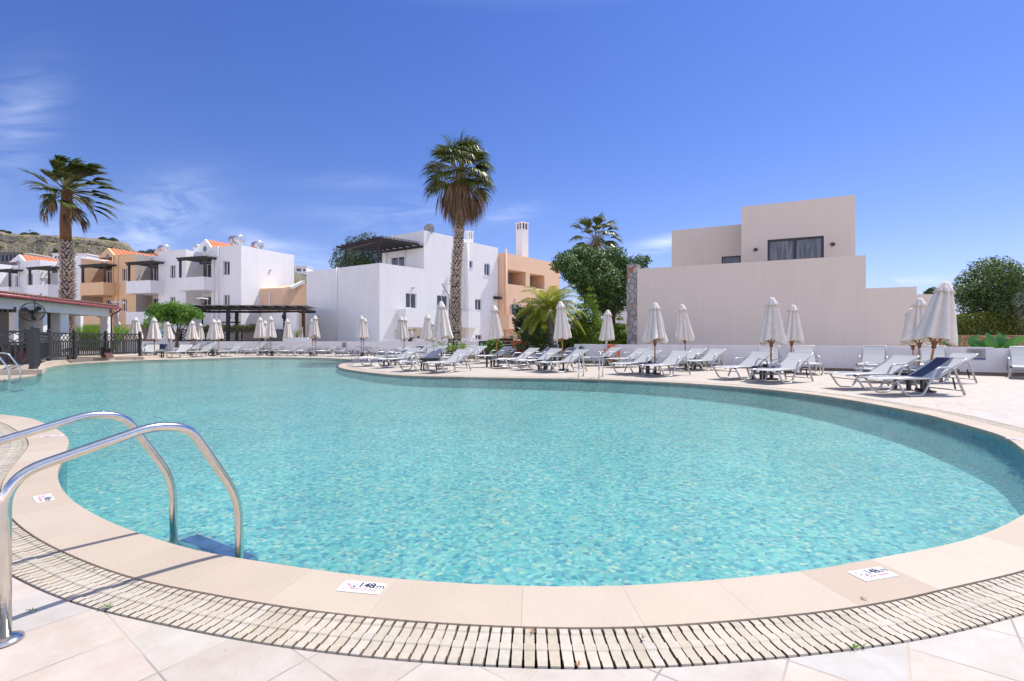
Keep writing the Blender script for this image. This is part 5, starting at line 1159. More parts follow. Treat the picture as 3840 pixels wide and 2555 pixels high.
board('wall_poster', 'tall red and blue rules poster on the large white building', 'poster', CL, 1187, 1213.5, 1199, 1253.5, WH, [(.05, .95, .03, .14, REDI, 'red_block'), (.05, .95, .17, .27, REDI, 'red_block'), (.05, .95, .30, .50, POSTB, 'blue_block'), (.05, .95, .53, .63, REDI, 'red_block'), (.05, .95, .66, .78, POSTB, 'blue_block'), (.05, .95, .82, .95, REDI, 'red_block')], o=-.05)
Fm = Face((G(671, 1330).x, 41), (1, .02))
ms = board('menu_sign', 'small white sign with rows of print on the pergola post by the tree', 'sign', Face((R(671, 0, 40.8).x, 40.8), (1, .02)), 669, 1205, 684, 1233, WH, lines(1, .08, .22, BLUEI, 5, .1, .9, .6)+lines(6, .28, .92, GREYI, 4))
mb_ = Face((R(588, 0, 41).x, 41), (1, .05)); CRM = pm('map_cream', (.6, .62, .52), .5, .25, 9); BL2 = pm('map_blue', (.10, .35, .6), .5); GR2 = pm('map_green', (.25, .35, .12), .5)
mp_ = board('map_board', 'large painted resort map board behind the left parasols', 'sign', mb_, 588, 1209, 651, 1268, CRM, [(.02, .98, .87, .99, BLUEI, 'blue_band'), (.12, .24, .3, .5, BL2, 'pool_shape'), (.3, .42, .55, .8, BL2, 'pool_shape'), (.28, .4, .12, .45, GR2, 'garden_shape'), (.05, .1, .1, .6, REDI, 'house_shape'), (.14, .22, .72, .84, GR2, 'garden_shape'), (.62, .9, .1, .8, WH, 'legend')]+lines(5, .2, .7, GREYI, 9, .65, .88, .25))
for x in (592, 647): MB().fbox(mb_, mb_.t(x)-.04, mb_.t(x)+.04, .0, .08, -.2, mb_.z(x, 1262)).build('post', ALUG, mp_)
# wooden planter box with a green sign, green extinguisher-like plate, post
Fp = Face((R(1795, 0, 30).x, 30), (1, -.1)); t0, t1, z0, z1 = Fp.rect((1795, 1279), (1841, 1318)); pt = thing('wooden_planter', 'brown boarded planter box with a small green sign, right of the big palm', 'planter', Fp.at(t0, 0)); m = MB(); nb = 9
for k in range(nb): m.fbox(Fp, t0+(t1-t0)*k/nb, t0+(t1-t0)*(k+.93)/nb, 0, .6, 0.004, z1)
m.build('boards', PLANTER, pt); MB().fbox(Fp, t1+.02, t1+.12, -.05, .1, 0.004, z1+.02).build('white_post', WHITE, pt)
q = Fp.rect((1802, 1285), (1811, 1299)); sg = MB().fbox(Fp, q[0], q[1], -.03, -.012, q[2], q[3]).build('sign', pm('sign_green', (.02, .3, .14), .5), pt); MB().fbox(Fp, q[0]+.05, q[1]-.05, -.035, -.031, q[2]+.05, q[3]-.06).build('sign_symbol', WH, pt)

# ================================================================ WHITE PICKET FENCE
def picket(name, lb, x0, x1, Y, ztop, zb):
    a, b = R(x0, 0, Y), R(x1, 0, Y+.4); Fq = Face(a.xy, (b-a).xy); Ln = (b-a).xy.length; rt = thing(name, lb, 'fence', (a.x, a.y, zb)); n = int(Ln/.19)
    for z in (zb+.16, ztop-.2): MB().fbox(Fq, 0, Ln, .03, .06, z, z+.07).build('rail', WHITE, rt)
    for k in range(n):
        t = Ln*(k+.5)/n; m = MB(); q = [(t-.05, zb), (t+.05, zb), (t+.05, ztop-.05), (t, ztop), (t-.05, ztop-.05)]
        m.add([Fq.at(u, z, 0) for u, z in q]+[Fq.at(u, z, .028) for u, z in q], [(0, 1, 2, 3, 4), (9, 8, 7, 6, 5)]+[(i, i+5, (i+1) % 5+5, (i+1) % 5) for i in range(5)]); m.build('picket', WHITE, rt)
picket('picket_fence', 'white picket fence behind the low wall left of the big palm', 1433, 1680, 41, 1.26, .55)
picket('picket_fence', 'white picket fence piece behind the low wall right of the big palm', 1730, 1795, 42, 1.28, .55)
gm = MB().box((-5, 46, -.1), (30, 10, .9)); struct(gm.build('garden_terrace', gcol))

# ================================================================ DARK FENCE AND BAR PLATFORM (LEFT)
plat = [G(-260, 1392, .17), G(0, 1389, .17), G(110, 1387, .17), G(157, 1386, .17), G(173, 1378, .17), G(160, 1366, .17), G(185, 1359, .17), G(225, 1351.5, .17), G(290, 1345.5, .17), G(360, 1342, .17), G(430, 1339.6, .17), G(500, 1338.3, .17), G(539.7, 1338.0, .17), Vector((-23.0, 34, 0)), Vector((-34, 34, 0)), Vector((-34, 17, 0))]
m = MB(); m.prism([(p.x, p.y) for p in plat], .002, .17); pf = m.build('bar_platform', [pm('platform_stone', (.52, .43, .34), .7, .15, 4, .2, 30)]); struct(pf)
fc = thing('dark_fence', 'charcoal wooden fence with crossed lattice band round the bar platform at left', 'fence', G(126, 1384, .17))
posts = [(126, 17.1), (139, 18.7), (183.5, 23.1), (279, 24.9), (396.7, 27.2), (525, 29.2)]
PW = [Vector(((x-CX)*Y/F_, Y, .17)) for x, Y in posts]; extraL = Vector((PW[0].x-6.5, PW[0].y+.15, .17)); back = Vector(((100-CX)*20.2/F_, 20.2, .17))
def fpost(p, big=False):
    s = .17 if big else .12; m = MB(); m.box((p.x, p.y, p.z+.70), (s, s, 1.4)); m.box((p.x, p.y, p.z+1.425), (s+.03, s+.03, .03)); m.add([(p.x-s*.5, p.y-s*.5, p.z+1.441), (p.x+s*.5, p.y-s*.5, p.z+1.441), (p.x+s*.5, p.y+s*.5, p.z+1.441), (p.x-s*.5, p.y+s*.5, p.z+1.441), (p.x, p.y, p.z+1.50)], [(0, 1, 4), (1, 2, 4), (2, 3, 4), (3, 0, 4), (3, 2, 1, 0)]); m.build('post', FENCEW, fc)
def fpanel(a, b, n, cr):
    d = (b-a); Ln = d.length; d.normalize(); up = Vector((0, 0, 1)); a = a+d*.09; Ln -= .18; m = MB()
    for z in (1.30, .92, .20): m.beam(a+up*z, a+d*Ln+up*z, .05, .075)
    for k in range(n): q = a+d*Ln*(k+.5)/n; m.beam(q+up*.24, q+up*.88, .022, min(.10, Ln/n*.62))if False else m.hexa(*[[tuple(q+d*sx*.045+Vector((-d.y, d.x, 0))*sy*.011+up*z) for sx, sy in ((-1, -1), (1, -1), (1, 1), (-1, 1))] for z in (.24, .88)])
    for k in range(cr):
        u0, u1 = Ln*k/cr, Ln*(k+1)/cr; m.beam(a+d*u0+up*.96, a+d*u1+up*1.26, .02, .03); m.beam(a+d*u1+up*.96+Vector((-d.y, d.x, 0))*.022, a+d*u0+up*1.26+Vector((-d.y, d.x, 0))*.022, .02, .03)
    m.build('fence_panel', FENCEW, fc)
for i, p in enumerate(PW): fpost(p, i == 0)
fpost(extraL); fpost(back); fpost(extraL+Vector((3.2, -.07, 0)))
fpanel(PW[1], PW[2], 14, 10); fpanel(PW[2], PW[3], 10, 6); fpanel(PW[3], PW[4], 14, 8); fpanel(PW[4], PW[5], 14, 9); fpanel(PW[0], PW[1], 5, 3)
fpanel(extraL+Vector((3.2, -.07, 0)), PW[0], 14, 5); fpanel(extraL, extraL+Vector((3.2, -.07, 0)), 14, 5)
mid = PW[1].lerp(back, 1); 
# stacked dark furniture behind the fence
for (x, Y, w_, h_, lb) in [(210, 24.6, 1.6, .5, 'low dark bench behind the fence left of the white column'), (335, 26.6, 2.3, .55, 'long low brown bench behind the middle of the fence'), (30, 19.5, 1.6, .75, 'dark table behind the left fence panel'), (90, 20.5, .9, .8, 'brown chair back behind the fence corner')]:
    p = R(x, 0, Y+.6); rt = thing('terrace_bench', lb, 'bench', (p.x, p.y, .17)); MB().box((p.x, p.y, .17+h_-.04), (w_, .6, .08)).build('seat', DARKWOOD, rt)
    for s in (-1, 1): m = MB(); m.hexa([(p.x+s*w_*.45-.14, p.y-.25, .172), (p.x+s*w_*.45+.14, p.y-.25, .172), (p.x+s*w_*.45+.14, p.y+.25, .172), (p.x+s*w_*.45-.14, p.y+.25, .172)], [(p.x+s*w_*.36-.1, p.y-.25, .17+h_-.082), (p.x+s*w_*.36+.1, p.y-.25, .17+h_-.082), (p.x+s*w_*.36+.1, p.y+.25, .17+h_-.082), (p.x+s*w_*.36-.1, p.y+.25, .17+h_-.082)]); m.build('leg', PLANTER, rt)
# pool bar
br = thing('pool_bar', 'white open pool bar with red tiled eave and gutter at the left edge', 'bar building', (-24, 24, .17))
e0, e1 = R(0, 1105, 19.75), R(445, 1155, 28.5); e0 = e0+(e0-e1)*.25; z_ = 3.0
Fe = Face(e1.xy, (e0-e1).xy); Le = (e0-e1).xy.length                     # along the eave, from far end to near
if Fe.n.x > 0: Fe.n = -Fe.n
W1 = Fe
def bx(t0, t1, o0, o1, z0, z1, nm, mat): return MB().fbox(Fe, t0, t1, o0, o1, z0, z1).build(nm, mat, br)
bx(.25, Le, .35, .75, 2.48, 2.93, 'beam', WHITE)
bx(.25, .62, .751, 9, 2.50, 2.93, 'beam', WHITE)
m = MB()                                       # roof slab, rising away from the eave
a, b, c, d = Fe.at(-.1, 2.96, .02), Fe.at(Le, 2.96, .02), Fe.at(Le, 3.1, 9), Fe.at(-.1, 3.1, 9); up = Vector((0, 0, .14)); m.hexa([a, b, c, d], [a+up, b+up, c+up, d+up]); m.build('roof', pm('weathered_roof', (.13, .09, .075), .8, .4, 5), br)
m = MB()
for k in range(int(Le/.22)): q = Fe.at(.1+k*.22, 3.11, .0); r_ = Fe.at(.1+k*.22, 3.26, 9); m.tube([q, r_], .07, 6)
m.build('roof_tiles', pm('old_roof_tile', (.20, .10, .075), .8, .4, 6), br, smooth=True)
MB().tube([Fe.at(-.2, 2.96, -.06), Fe.at(Le, 2.99, -.06)], .075, 10).build('gutter', GUTTER, br, smooth=True)
gj = MB()
for k in range(10): t = .4+k*1.2; gj.tube([Fe.at(t-.03, 2.96, -.06), Fe.at(t+.03, 2.96, -.06)], .083, 10)
gj.build('gutter_joint', GUTTER, br, smooth=True)
dp = [Fe.at(-.1, 2.92, -.06), Fe.at(.0, 2.72, .1), Fe.at(.15, 2.6, .28), Fe.at(.15, .3, .28)]; MB().tube(smooth_path(dp, .1, 5), .05, 10).build('downpipe', GUTTER, br, smooth=True)
def colm(x0, x1, Y, nm='column'): a, b = R(x0, 0, Y), R(x1, 0, Y); w_ = b.x-a.x; MB().box(((a.x+b.x)/2, Y+w_/2, 1.335), (w_, w_, 2.29)).build(nm, WHITE, br)
colm(375.5, 402, 28.3); colm(190, 226, 24.6)
# inner walls, left to right
def iwall(x0, x1, y0, y1, Y, mat, nm='inner_wall', th=.2): a, b = R(x0, y1, Y), R(x1, y0, Y); MB().box(((a.x+b.x)/2, Y+th/2, (a.z+b.z)/2), (b.x-a.x, th, b.z-a.z)).build(nm, mat, br)
a = R(33, 0, 21.5); MB().box((a.x-3, 21.7, 1.55), (6, .25, 2.75)).build('inner_wall', GREYW, br)
iwall(33.5, 52, 1150, 1320, 21.4, WHITE)
iwall(52, 162, 1176, 1320, 23.0, WHITE, 'counter_wall'); iwall(163, 188, 1177, 1290, 26, GREYW, 'dark_panel')
iwall(227, 302, 1180, 1300, 30.5, WHITE, 'screen_wall')
for (x0, x1, y0, y1, Y) in [(0, 20, 1153, 1172, 20.9), (38, 56, 1152, 1172, 21.0), (178, 187, 1157, 1179, 24.0), (367, 375, 1171, 1190, 28)]:
    a, b = R(x0, y1, Y), R(x1, y0, Y); rt = thing('bar_lantern', ['square black lantern on the grey wall at the left edge', 'square black lantern left of the wall fan', 'black lantern left of the white column of the bar', 'black lantern beside the end column of the bar'][[0, 38, 178, 367].index(x0)], 'lantern', (a.x, a.y, a.z)); fr_ = MB(); t_ = .025
    cx_, w_ = (a.x+b.x)/2, b.x-a.x
    for sx_ in (-1, 1): fr_.box((cx_+sx_*(w_/2-t_/2), Y, (a.z+b.z)/2), (t_, .12, b.z-a.z))
    for zz in (a.z+t_/2, b.z-t_/2): fr_.box((cx_, Y, zz), (w_-2*t_-.002, .12, t_))
    fr_.build('frame', DARKFR, rt); MB().box((cx_, Y+.02, (a.z+b.z)/2), (w_-2*t_-.01, .02, b.z-a.z-2*t_-.01)).build('pane', GREYW if x0 < 100 else CREAM, rt)
# wall fan
c = R(120, 1171, 19.6); fn = thing('caged_fan', 'black caged fan hanging under the bar roof', 'fan', (c.x, c.y, c.z)); ax_ = Vector((.45, -.85, -.12)).normalized(); u_ = ax_.cross(Vector((0, 0, 1))).normalized(); v_ = u_.cross(ax_)
P_ = lambda r, a, d: c+(u_*cos(a)+v_*sin(a))*r+ax_*d
m = MB(); m.tube([P_(.37, 2*pi*k/36, 0) for k in range(36)], .012, 6, closed=True); m.tube([P_(.37, 2*pi*k/36, -.12) for k in range(36)], .010, 6, closed=True); m.tube([P_(.2, 2*pi*k/24, .06) for k in range(24)], .006, 5, closed=True)
for k in range(36): a = 2*pi*k/36; m.tube([P_(.05, a, .09), P_(.2, a, .06), P_(.37, a, 0), P_(.37, a, -.12)], .0045, 4)
m.build('cage', BLACKP, fn, smooth=True); MB().tube([c-ax_*.30, c-ax_*.06, c+ax_*.06], [.09, .10, .05], 12).build('motor', BLACKP, fn, smooth=True)
for k in range(3):
    a = 2*pi*k/3+.4; m = MB(); m.add([P_(.05, a-.3, .0), P_(.33, a-.32, .03), P_(.34, a+.05, -.03), P_(.28, a+.35, -.05), P_(.06, a+.4, -.02)], [(0, 1, 2, 3, 4)]); m.build('blade', BLACKP, fn)
MB().tube([c-ax_*.3, c-ax_*.3+Vector((0, 0, .5)), c-ax_*.3+Vector((0, .3, .75))], .02, 6).build('bracket', BLACKP, fn)
# lamp posts
def lamppost(name, lb, x, ytop, Y, kind, mat=ALUG, zb=0.0):
    p = R(x, ytop, Y); rt = thing(name, lb, 'lamp post', (p.x, p.y, zb))
    MB().tube([(p.x, p.y, zb), (p.x, p.y, p.z)], .07 if kind == 'T' else .06, 10).build('pole', mat, rt, smooth=True)
    if kind == 'T': MB().beam((p.x-.42, p.y, p.z+.03), (p.x+.42, p.y, p.z-.03), .12, .09).build('lamp_head', WPOLE, rt)
    if kind == 'U':
        MB().lathe([(.50, .42), (.42, .47), (.05, .52)], (p.x, p.y, p.z), 24).build('lamp_shade', WPOLE, rt); MB().lathe([(.10, 0), (.2, .40)], (p.x, p.y, p.z), 16).build('lamp_glass', GLASSC, rt)
    if kind == 'L': MB().beam((p.x, p.y, p.z), (p.x-.55, p.y, p.z+.95), .05, .05).build('lamp_arm', mat, rt); MB().beam((p.x-.6, p.y, p.z+.95), (p.x+.25, p.y, p.z+.99), .18, .05).build('lamp_head', WPOLE, rt)
lamppost('lamp_post', 'grey pole with flat T shaped lamp head before the tan house', 441, 1134, 33, 'T')
lamppost('lamp_post', 'black lamp post with flared glass lantern and white shade above the lattice pergola', 759, 1139, 43, 'U', DARKFR)
lamppost('lamp_post', 'dark lamp post with slanted flat head just left of the tall palm trunk', 1685, 1112, 38, 'L', DARKFR)

# ================================================================ BIG PERGOLA WITH LATTICE
bp_ = thing('large_pergola', 'long dark wooden pergola with lattice screen on the far shore', 'pergola', R(671, 0, 41)*1.0); bp_.location.z = .4
a, b = R(672, 0, 41), R(1147, 0, 41.5); c, d = b+Vector((-1.0, 4.5, 0)), a+Vector((-.4, 4.5, 0)); zr = H-(1159-HZ)*41/F_
m = MB(); ab = [Vector((q.x, q.y, zr)) for q in (a, b, c, d)]
m.beam(ab[0], ab[1], .12, .20); m.beam(ab[3], ab[2], .12, .20); m.beam(ab[0], ab[3], .12, .2); m.beam(ab[1], ab[2], .12, .2)
for k in range(11): u = (k+.3)/11; p, q = ab[0].lerp(ab[1], u)+Vector((0, 0, .2)), ab[3].lerp(ab[2], u)+Vector((0, 0, .2)); m.beam(p+(p-q).normalized()*.3, q, .10, .17)
m.build('frame', DARKWOOD, bp_)
m = MB(); 
for k in range(44): u = k/44; p, q = ab[0].lerp(ab[3], u*1.0-.04)+Vector((0, 0, .32)), ab[1].lerp(ab[2], u-.04)+Vector((0, 0, .32)); m.beam(p+Vector((-.2, 0, 0)), q+Vector((.2, 0, 0)), .085, .025)
m.build('roof_slats', pm('weathered_slats', (.55, .52, .50), .8, .25, 5), bp_)
for (x, Y) in ((676, 41), (710, 45.3), (855, 41), (888, 45), (1000, 45.3), (1057, 45.3), (1069, 41.3), (1138, 41.4)):
    p = R(x, 0, Y); MB().box((p.x, p.y, (zr-.1+.5)/2), (.22, .22, zr-.1-.5)).build('post', DARKWOOD, bp_)
for (x, y, Y) in ((708, 1193, 45.0), (861, 1191, 40.9), (886, 1194, 44.8), (1056, 1196, 45.1), (1063, 1188, 41.1)):
    p = R(x, y, Y); rt = MB(); rt.lathe([(.02, -.2), (.10, -.12), (.13, .08), (.05, .16), (.01, .25)], (p.x, p.y-.05, p.z), 8); o = rt.build('lantern', DARKFR, bp_); MB().beam((p.x, p.y, p.z+.24), (p.x+.16, p.y+.1, p.z+.24), .03, .03).build('bracket', DARKFR, o)
Fl = Face(R(675, 0, 40.7).xy, (1, .01)); z0, z1 = Fl.z(900, 1277.5), Fl.z(900, 1239); t1 = Fl.t(1059); n = 62; m = MB()
m.fbox(Fl, 0, t1, 0, .08, z1, z1+.08); m.fbox(Fl, 0, t1, 0, .08, z0-.08, z0)
for k in range(6): t = t1*k/5; m.fbox(Fl, max(0, t-.05), min(t1, t+.05), -.01, .09, z0, z1)
h_ = z1-z0; st = .25
for k in range(-int(h_/st)-1, int(t1/st)+1):
    for sgn, o in ((1, .01), (-1, .035)):
        x0, x1 = k*st, k*st+h_
        A_, B_ = (x0, z0), (x1, z1)
        if x0 < 0: A_ = (0, z0-x0)
        if x1 > t1: B_ = (t1, z1-(x1-t1))
        if A_[0] >= B_[0]: continue
        if sgn < 0: A_, B_ = (t1-B_[0], B_[1]), (t1-A_[0], A_[1])
        m.beam(Fl.at(A_[0], A_[1], o), Fl.at(B_[0], B_[1], o), .02, .065)
m.build('lattice_screen', DARKWOOD, bp_)
MB().fbox(Fl, Fl.t(735), Fl.t(850), 2, 2.1, Fl.z(800, 1209), Fl.z(800, 1204)).build('handrail', DARKWOOD, bp_)
# ================================================================ PLANTS
LDARK = leafmat('ficus_leaf', (.045, .095, .02), (.09, .17, .035), (.19, .28, .06), .5, .15)
LPINE = leafmat('pine_needles', (.03, .055, .015), (.06, .10, .025), (.10, .15, .035), .7, .15)
LBRIGHT = leafmat('citrus_leaf', (.07, .17, .02), (.13, .30, .03), (.26, .42, .05), .4, .4)
LTHUJA = leafmat('thuja_leaf', (.08, .16, .015), (.17, .29, .025), (.27, .40, .04), .6, .4)
LCAROB = leafmat('carob_leaf', (.045, .085, .02), (.09, .155, .035), (.17, .25, .055), .45, .2)
LHEDGE = leafmat('hedge_leaf', (.08, .12, .02), (.19, .24, .04), (.36, .38, .07), .5, .3)
LVAR = leafmat('variegated_leaf', (.16, .24, .05), (.36, .42, .14), (.55, .58, .25), .5, .3)
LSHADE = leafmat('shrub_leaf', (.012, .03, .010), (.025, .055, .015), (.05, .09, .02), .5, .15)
PGREEN = leafmat('fan_palm_leaf', (.04, .075, .014), (.075, .12, .02), (.20, .20, .035), .38, .2)
PYEL = leafmat('feather_palm_leaf', (.11, .20, .02), (.25, .33, .03), (.52, .40, .05), .4, .45)
PDEAD = leafmat('dead_palm_leaf', (.09, .05, .025), (.20, .12, .06), (.34, .22, .12), .8, .2)
CYC = leafmat('cycad_leaf', (.02, .05, .012), (.04, .09, .02), (.12, .20, .03), .35, .2)
GRASSL = leafmat('ornamental_grass', (.12, .24, .03), (.22, .38, .05), (.42, .55, .12), .6, .4)
BANL = leafmat('strelitzia_leaf', (.03, .12, .02), (.06, .20, .03), (.10, .28, .04), .3, .3)
STEM = pm('leaf_stem', (.22, .17, .05), .6, .3)
def leafcloud(mb, blobs, n, s, rng, up=.35, inner=.72, asp=.45, droop=0.0):
    w = [b[3]*b[4]*b[3] if len(b) > 4 else b[3]**2 for b in blobs]; T = sum(w)
    for b, ww in zip(blobs, w):
        k = int(n*ww/T); rz = b[4] if len(b) > 4 else b[3]
        for _ in range(k):
            v = Vector((rng.gauss(0, 1), rng.gauss(0, 1), rng.gauss(0, 1))).normalized(); q = rng.uniform(inner, 1.06) if rng.random() < .86 else rng.uniform(.2, inner)
            nn = 1+.42*noise.noise(v*2.6+Vector(b[:3])); p = Vector((b[0]+v.x*b[3]*q*nn, b[1]+v.y*b[3]*q*nn, b[2]+v.z*rz*q*nn))
            nrm = (v*.7+Vector((rng.gauss(0, .6), rng.gauss(0, .6), rng.gauss(0, .6)+up))).normalized(); a = nrm.cross(Vector((rng.gauss(0, 1), rng.gauss(0, 1), rng.gauss(0, 1)-droop))).normalized(); c = nrm.cross(a)
            l = s*rng.uniform(.6, 1.3); mb.quad(p-a*l*.5, p+c*l*asp*.5+nrm*l*.06, p+a*l*.5, p-c*l*asp*.5+nrm*l*.06)
def limbs(mb, base, tips, r0, rng):
    for t in tips:
        m = base.lerp(t, .5)+Vector((rng.uniform(-.2, .2), rng.uniform(-.2, .2), rng.uniform(0, .3))); mb.tube([base, m, t], [r0, r0*.6, r0*.22], 7)
def tree(name, lb, cat, base, h, blobs, leaf, nleaf, s, rt=.2, seed=1, fork=.45, group=None, **kw):
    rng = random.Random(seed); r = thing(name, lb, cat, base, group); m = MB(); leafcloud(m, blobs, nleaf, s, rng, **kw); m.build('crown', leaf, r)
    t = MB(); f = Vector(base)+Vector((0, 0, h*fork)); t.tube([Vector(base), Vector(base).lerp(f, .5)+Vector((.05, 0, 0)), f], [rt*1.25, rt, rt*.85], 9)
    big = sorted(blobs, key=lambda b: -b[3])[:7]; limbs(t, f, [Vector(b[:3]) for b in big], rt*.6, rng); t.build('trunk', BARK, r, smooth=True); return r
def pxblobs(L, Y, sy=.6, jit=1.0, seed=3):
    """(x, y, radius px) seen at distance Y -> blobs in space, staggered in depth"""
    rng = random.Random(seed); out = []
    for (x, y, r) in L:
        q = R(x, y, Y+rng.uniform(-jit, jit)); rr = r*Y/F_; out.append((q.x, q.y, q.z, rr, rr*.9))
    return out
# dark leafy tree beside the stone pillar
tree('leafy_tree', 'big dark glossy leafed tree left of the stone pillar', 'tree', R(2300, 0, 31).xy.to_3d(), 5, pxblobs([(2120, 985, 45), (2180, 960, 48), (2230, 985, 62), (2300, 970, 50), (2350, 1000, 45), (2400, 985, 32), (2425, 975, 18), (2090, 1000, 28), (2190, 1040, 60), (2260, 1050, 68), (2320, 1060, 55), (2250, 1120, 60), (2310, 1130, 50), (2335, 1090, 38), (2210, 1090, 50), (2150, 1020, 45), (2290, 1165, 38), (2145, 945, 18)], 31, jit=1.6), LDARK, 30000, .175, .2, 5, inner=.6, asp=.5)
# thuja-like bushes
for i, (x, yt, yb, w, lb) in enumerate([(2215, 1085, 1290, 50, 'tall pointed yellow green conifer under the leafy tree'), (2175, 1120, 1290, 42, 'narrow conifer bush behind the feathery palm trunk'), (2262, 1180, 1290, 45, 'bushy green conifer left of the white parasol by the lifebuoy'), (2325, 1195, 1292, 40, 'dark conifer bush between the white parasol and the stone pillar'), (2368, 1215, 1292, 28, 'small conifer touching the stone pillar'), (2130, 1210, 1290, 36, 'low conifer bush right of the grey palm trunk')]):
    Y = 27.6+.5*i; bl = []
    n = max(3, int((yb-yt)/22))
    for k in range(n):
        u = k/(n-1); ww = w*(.32+.68*min(1, u*1.5)); 
        for s_ in (-.5, .5): bl.append((x+s_*ww*.75, yt+(yb-yt)*u, ww*.62))
    b = pxblobs(bl, Y, jit=.35, seed=i); tree('conifer_bush', lb, 'conifer', R(x, 0, Y).xy.to_3d(), 1.5, b, LTHUJA, 5200, .12, .07, 20+i, asp=.5, inner=.55, droop=-1)
# pine behind the white building
tree('umbrella_pine', 'round dark green pine behind the terrace pergola of the white building', 'tree', R(1350, 0, 60).xy.to_3d(), 8, pxblobs([(1290, 960, 42), (1330, 920, 40), (1380, 905, 36), (1420, 915, 34), (1340, 970, 48), (1400, 960, 50), (1265, 990, 30), (1450, 940, 36), (1310, 1000, 40), (1370, 1010, 50), (1430, 1000, 40)], 60, jit=3, seed=8), LPINE, 13000, .30, .4, 8, inner=.75, asp=.28)
# carob and hedge at the right
tree('carob_tree', 'large round dark tree above the hedge at the right edge', 'tree', R(3710, 0, 27).xy.to_3d(), 4, pxblobs([(3640, 1060, 52), (3690, 1020, 55), (3745, 1010, 50), (3800, 1035, 50), (3850, 1060, 55), (3620, 1110, 45), (3680, 1100, 65), (3750, 1090, 70), (3820, 1110, 60), (3640, 1150, 45), (3700, 1150, 50), (3780, 1150, 55), (3590, 1080, 20), (3720, 990, 28), (3860, 1130, 50), (3900, 1080, 60)], 27.5, jit=1.5, seed=2), LCAROB, 26000, .135, .22, 9, inner=.7, asp=.5)
tree('olive_tree', 'small silvery tree tip in front of the carob at the right edge', 'tree', R(3835, 0, 25.5).xy.to_3d(), 3, pxblobs([(3830, 1130, 24), (3845, 1160, 28), (3820, 1110, 14)], 25.5, jit=.3), leafmat('olive_leaf', (.12, .15, .09), (.22, .27, .17), (.35, .4, .28), .5, .3), 1500, .14, .06, 3)
tree('distant_pine', 'scrap of pine top above the beige end wall by the big parasol', 'tree', R(3500, 0, 60).xy.to_3d(), 5, pxblobs([(3498, 1096, 18), (3480, 1100, 12), (3520, 1092, 12)], 60, jit=1), LPINE, 900, .3, .2, 4)
hd = thing('clipped_hedge', 'yellow green clipped hedge on top of the ochre stone wall', 'hedge', R(3700, 0, 26.8).xy.to_3d()); m = MB(); rng = random.Random(6)
a, b = R(3560, 1255, 26.9), R(3860, 1250, 26.2)
for k in range(15000):
    u = rng.random(); p = a.lerp(b, u); top = H-(lerp_tab([(0, 1195), (.3, 1182), (.42, 1176), (.6, 1172), (.8, 1165), (1, 1158)], u)-HZ)*p.y/F_; v = rng.random()
    z = .9+(top-.9)*v if rng.random() < .7 else top+rng.uniform(-.12, .06); yo = rng.uniform(-.06, .14) if z < top-.12 else rng.uniform(0, 1.0); nn = .18*noise.noise(Vector((p.x*1.3, z*1.3, 0)))
    c = Vector((p.x, p.y+yo+nn+.15, z)); n_ = Vector((rng.gauss(0, .6), -1+rng.gauss(0, .6), .4+rng.gauss(0, .6))).normalized(); q = n_.cross(Vector((rng.gauss(0, 1), rng.gauss(0, 1), rng.gauss(0, 1)))).normalized(); r_ = n_.cross(q); l = rng.uniform(.06, .13); m.quad(c-q*l*.5, c+r_*l*.3, c+q*l*.5, c-r_*l*.3)
m.build('foliage', LHEDGE, hd); MB().hexa([a+Vector((0, .45, -1.6)), b+Vector((0, .45, -1.6)), b+Vector((0, 1.2, -1.6)), a+Vector((0, 1.2, -1.6))], [a+Vector((0, .45, .75)), b+Vector((0, .45, 1.0)), b+Vector((0, 1.2, 1.0)), a+Vector((0, 1.2, .75))]).build('twigs', pm('hedge_core', (.02, .03, .01), 1), hd)
# citrus tree on the left
tree('citrus_tree', 'bright green small tree with forked trunk behind the left parasols', 'tree', R(662, 0, 38.5).xy.to_3d()+Vector((0, 0, .5)), 2.0, pxblobs([(560, 1175, 20), (590, 1160, 30), (625, 1165, 32), (660, 1160, 34), (700, 1172, 32), (735, 1178, 24), (560, 1205, 18), (600, 1190, 26), (650, 1195, 28), (690, 1200, 24), (545, 1220, 14), (750, 1185, 16), (640, 1145, 14)], 38.5, jit=.8, seed=5), LBRIGHT, 8000, .16, .11, 12, inner=.5, asp=.5)
# hedges and small shrubs
def shrub(name, lb, cat, L, Y, leaf, n, s, seed=1, jit=.3, **kw):
    b = pxblobs(L, Y, jit=jit, seed=seed); rng = random.Random(seed); c = R(L[0][0], 0, Y); r = thing(name, lb, cat, (c.x, c.y, .3)); m = MB(); leafcloud(m, b, n, s, rng, **kw); m.build('foliage', leaf, r)
    t = MB(); [t.tube([(q[0], q[1], 0.2), (q[0], q[1], q[2])], .03, 5) for q in b[:5]]; t.build('stems', BARK, r); return r
shrub('variegated_hedge', 'pale yellow green hedge behind the lattice screen', 'hedge', [(770+i*16, 1236-(i % 3)*3, 17) for i in range(18)], 44, LVAR, 6000, .16, 3, inner=.5)
shrub('round_shrub', 'bright green round shrub right of the wooden planter', 'shrub', [(1850, 1290, 22), (1868, 1296, 20), (1836, 1300, 18), (1880, 1300, 14), (1858, 1310, 22)], 29, LBRIGHT, 3500, .12, 4, inner=.5)
shrub('dark_shrub', 'dark shady shrub mass under the feathery palm', 'shrub', [(1960, 1200, 38), (2000, 1230, 45), (2040, 1200, 45), (1990, 1170, 32), (2050, 1250, 45), (2090, 1240, 40), (1975, 1250, 34), (2020, 1270, 34), (1945, 1165, 22), (1950, 1230, 25)], 30.5, LSHADE, 8000, .22, 5, inner=.5)
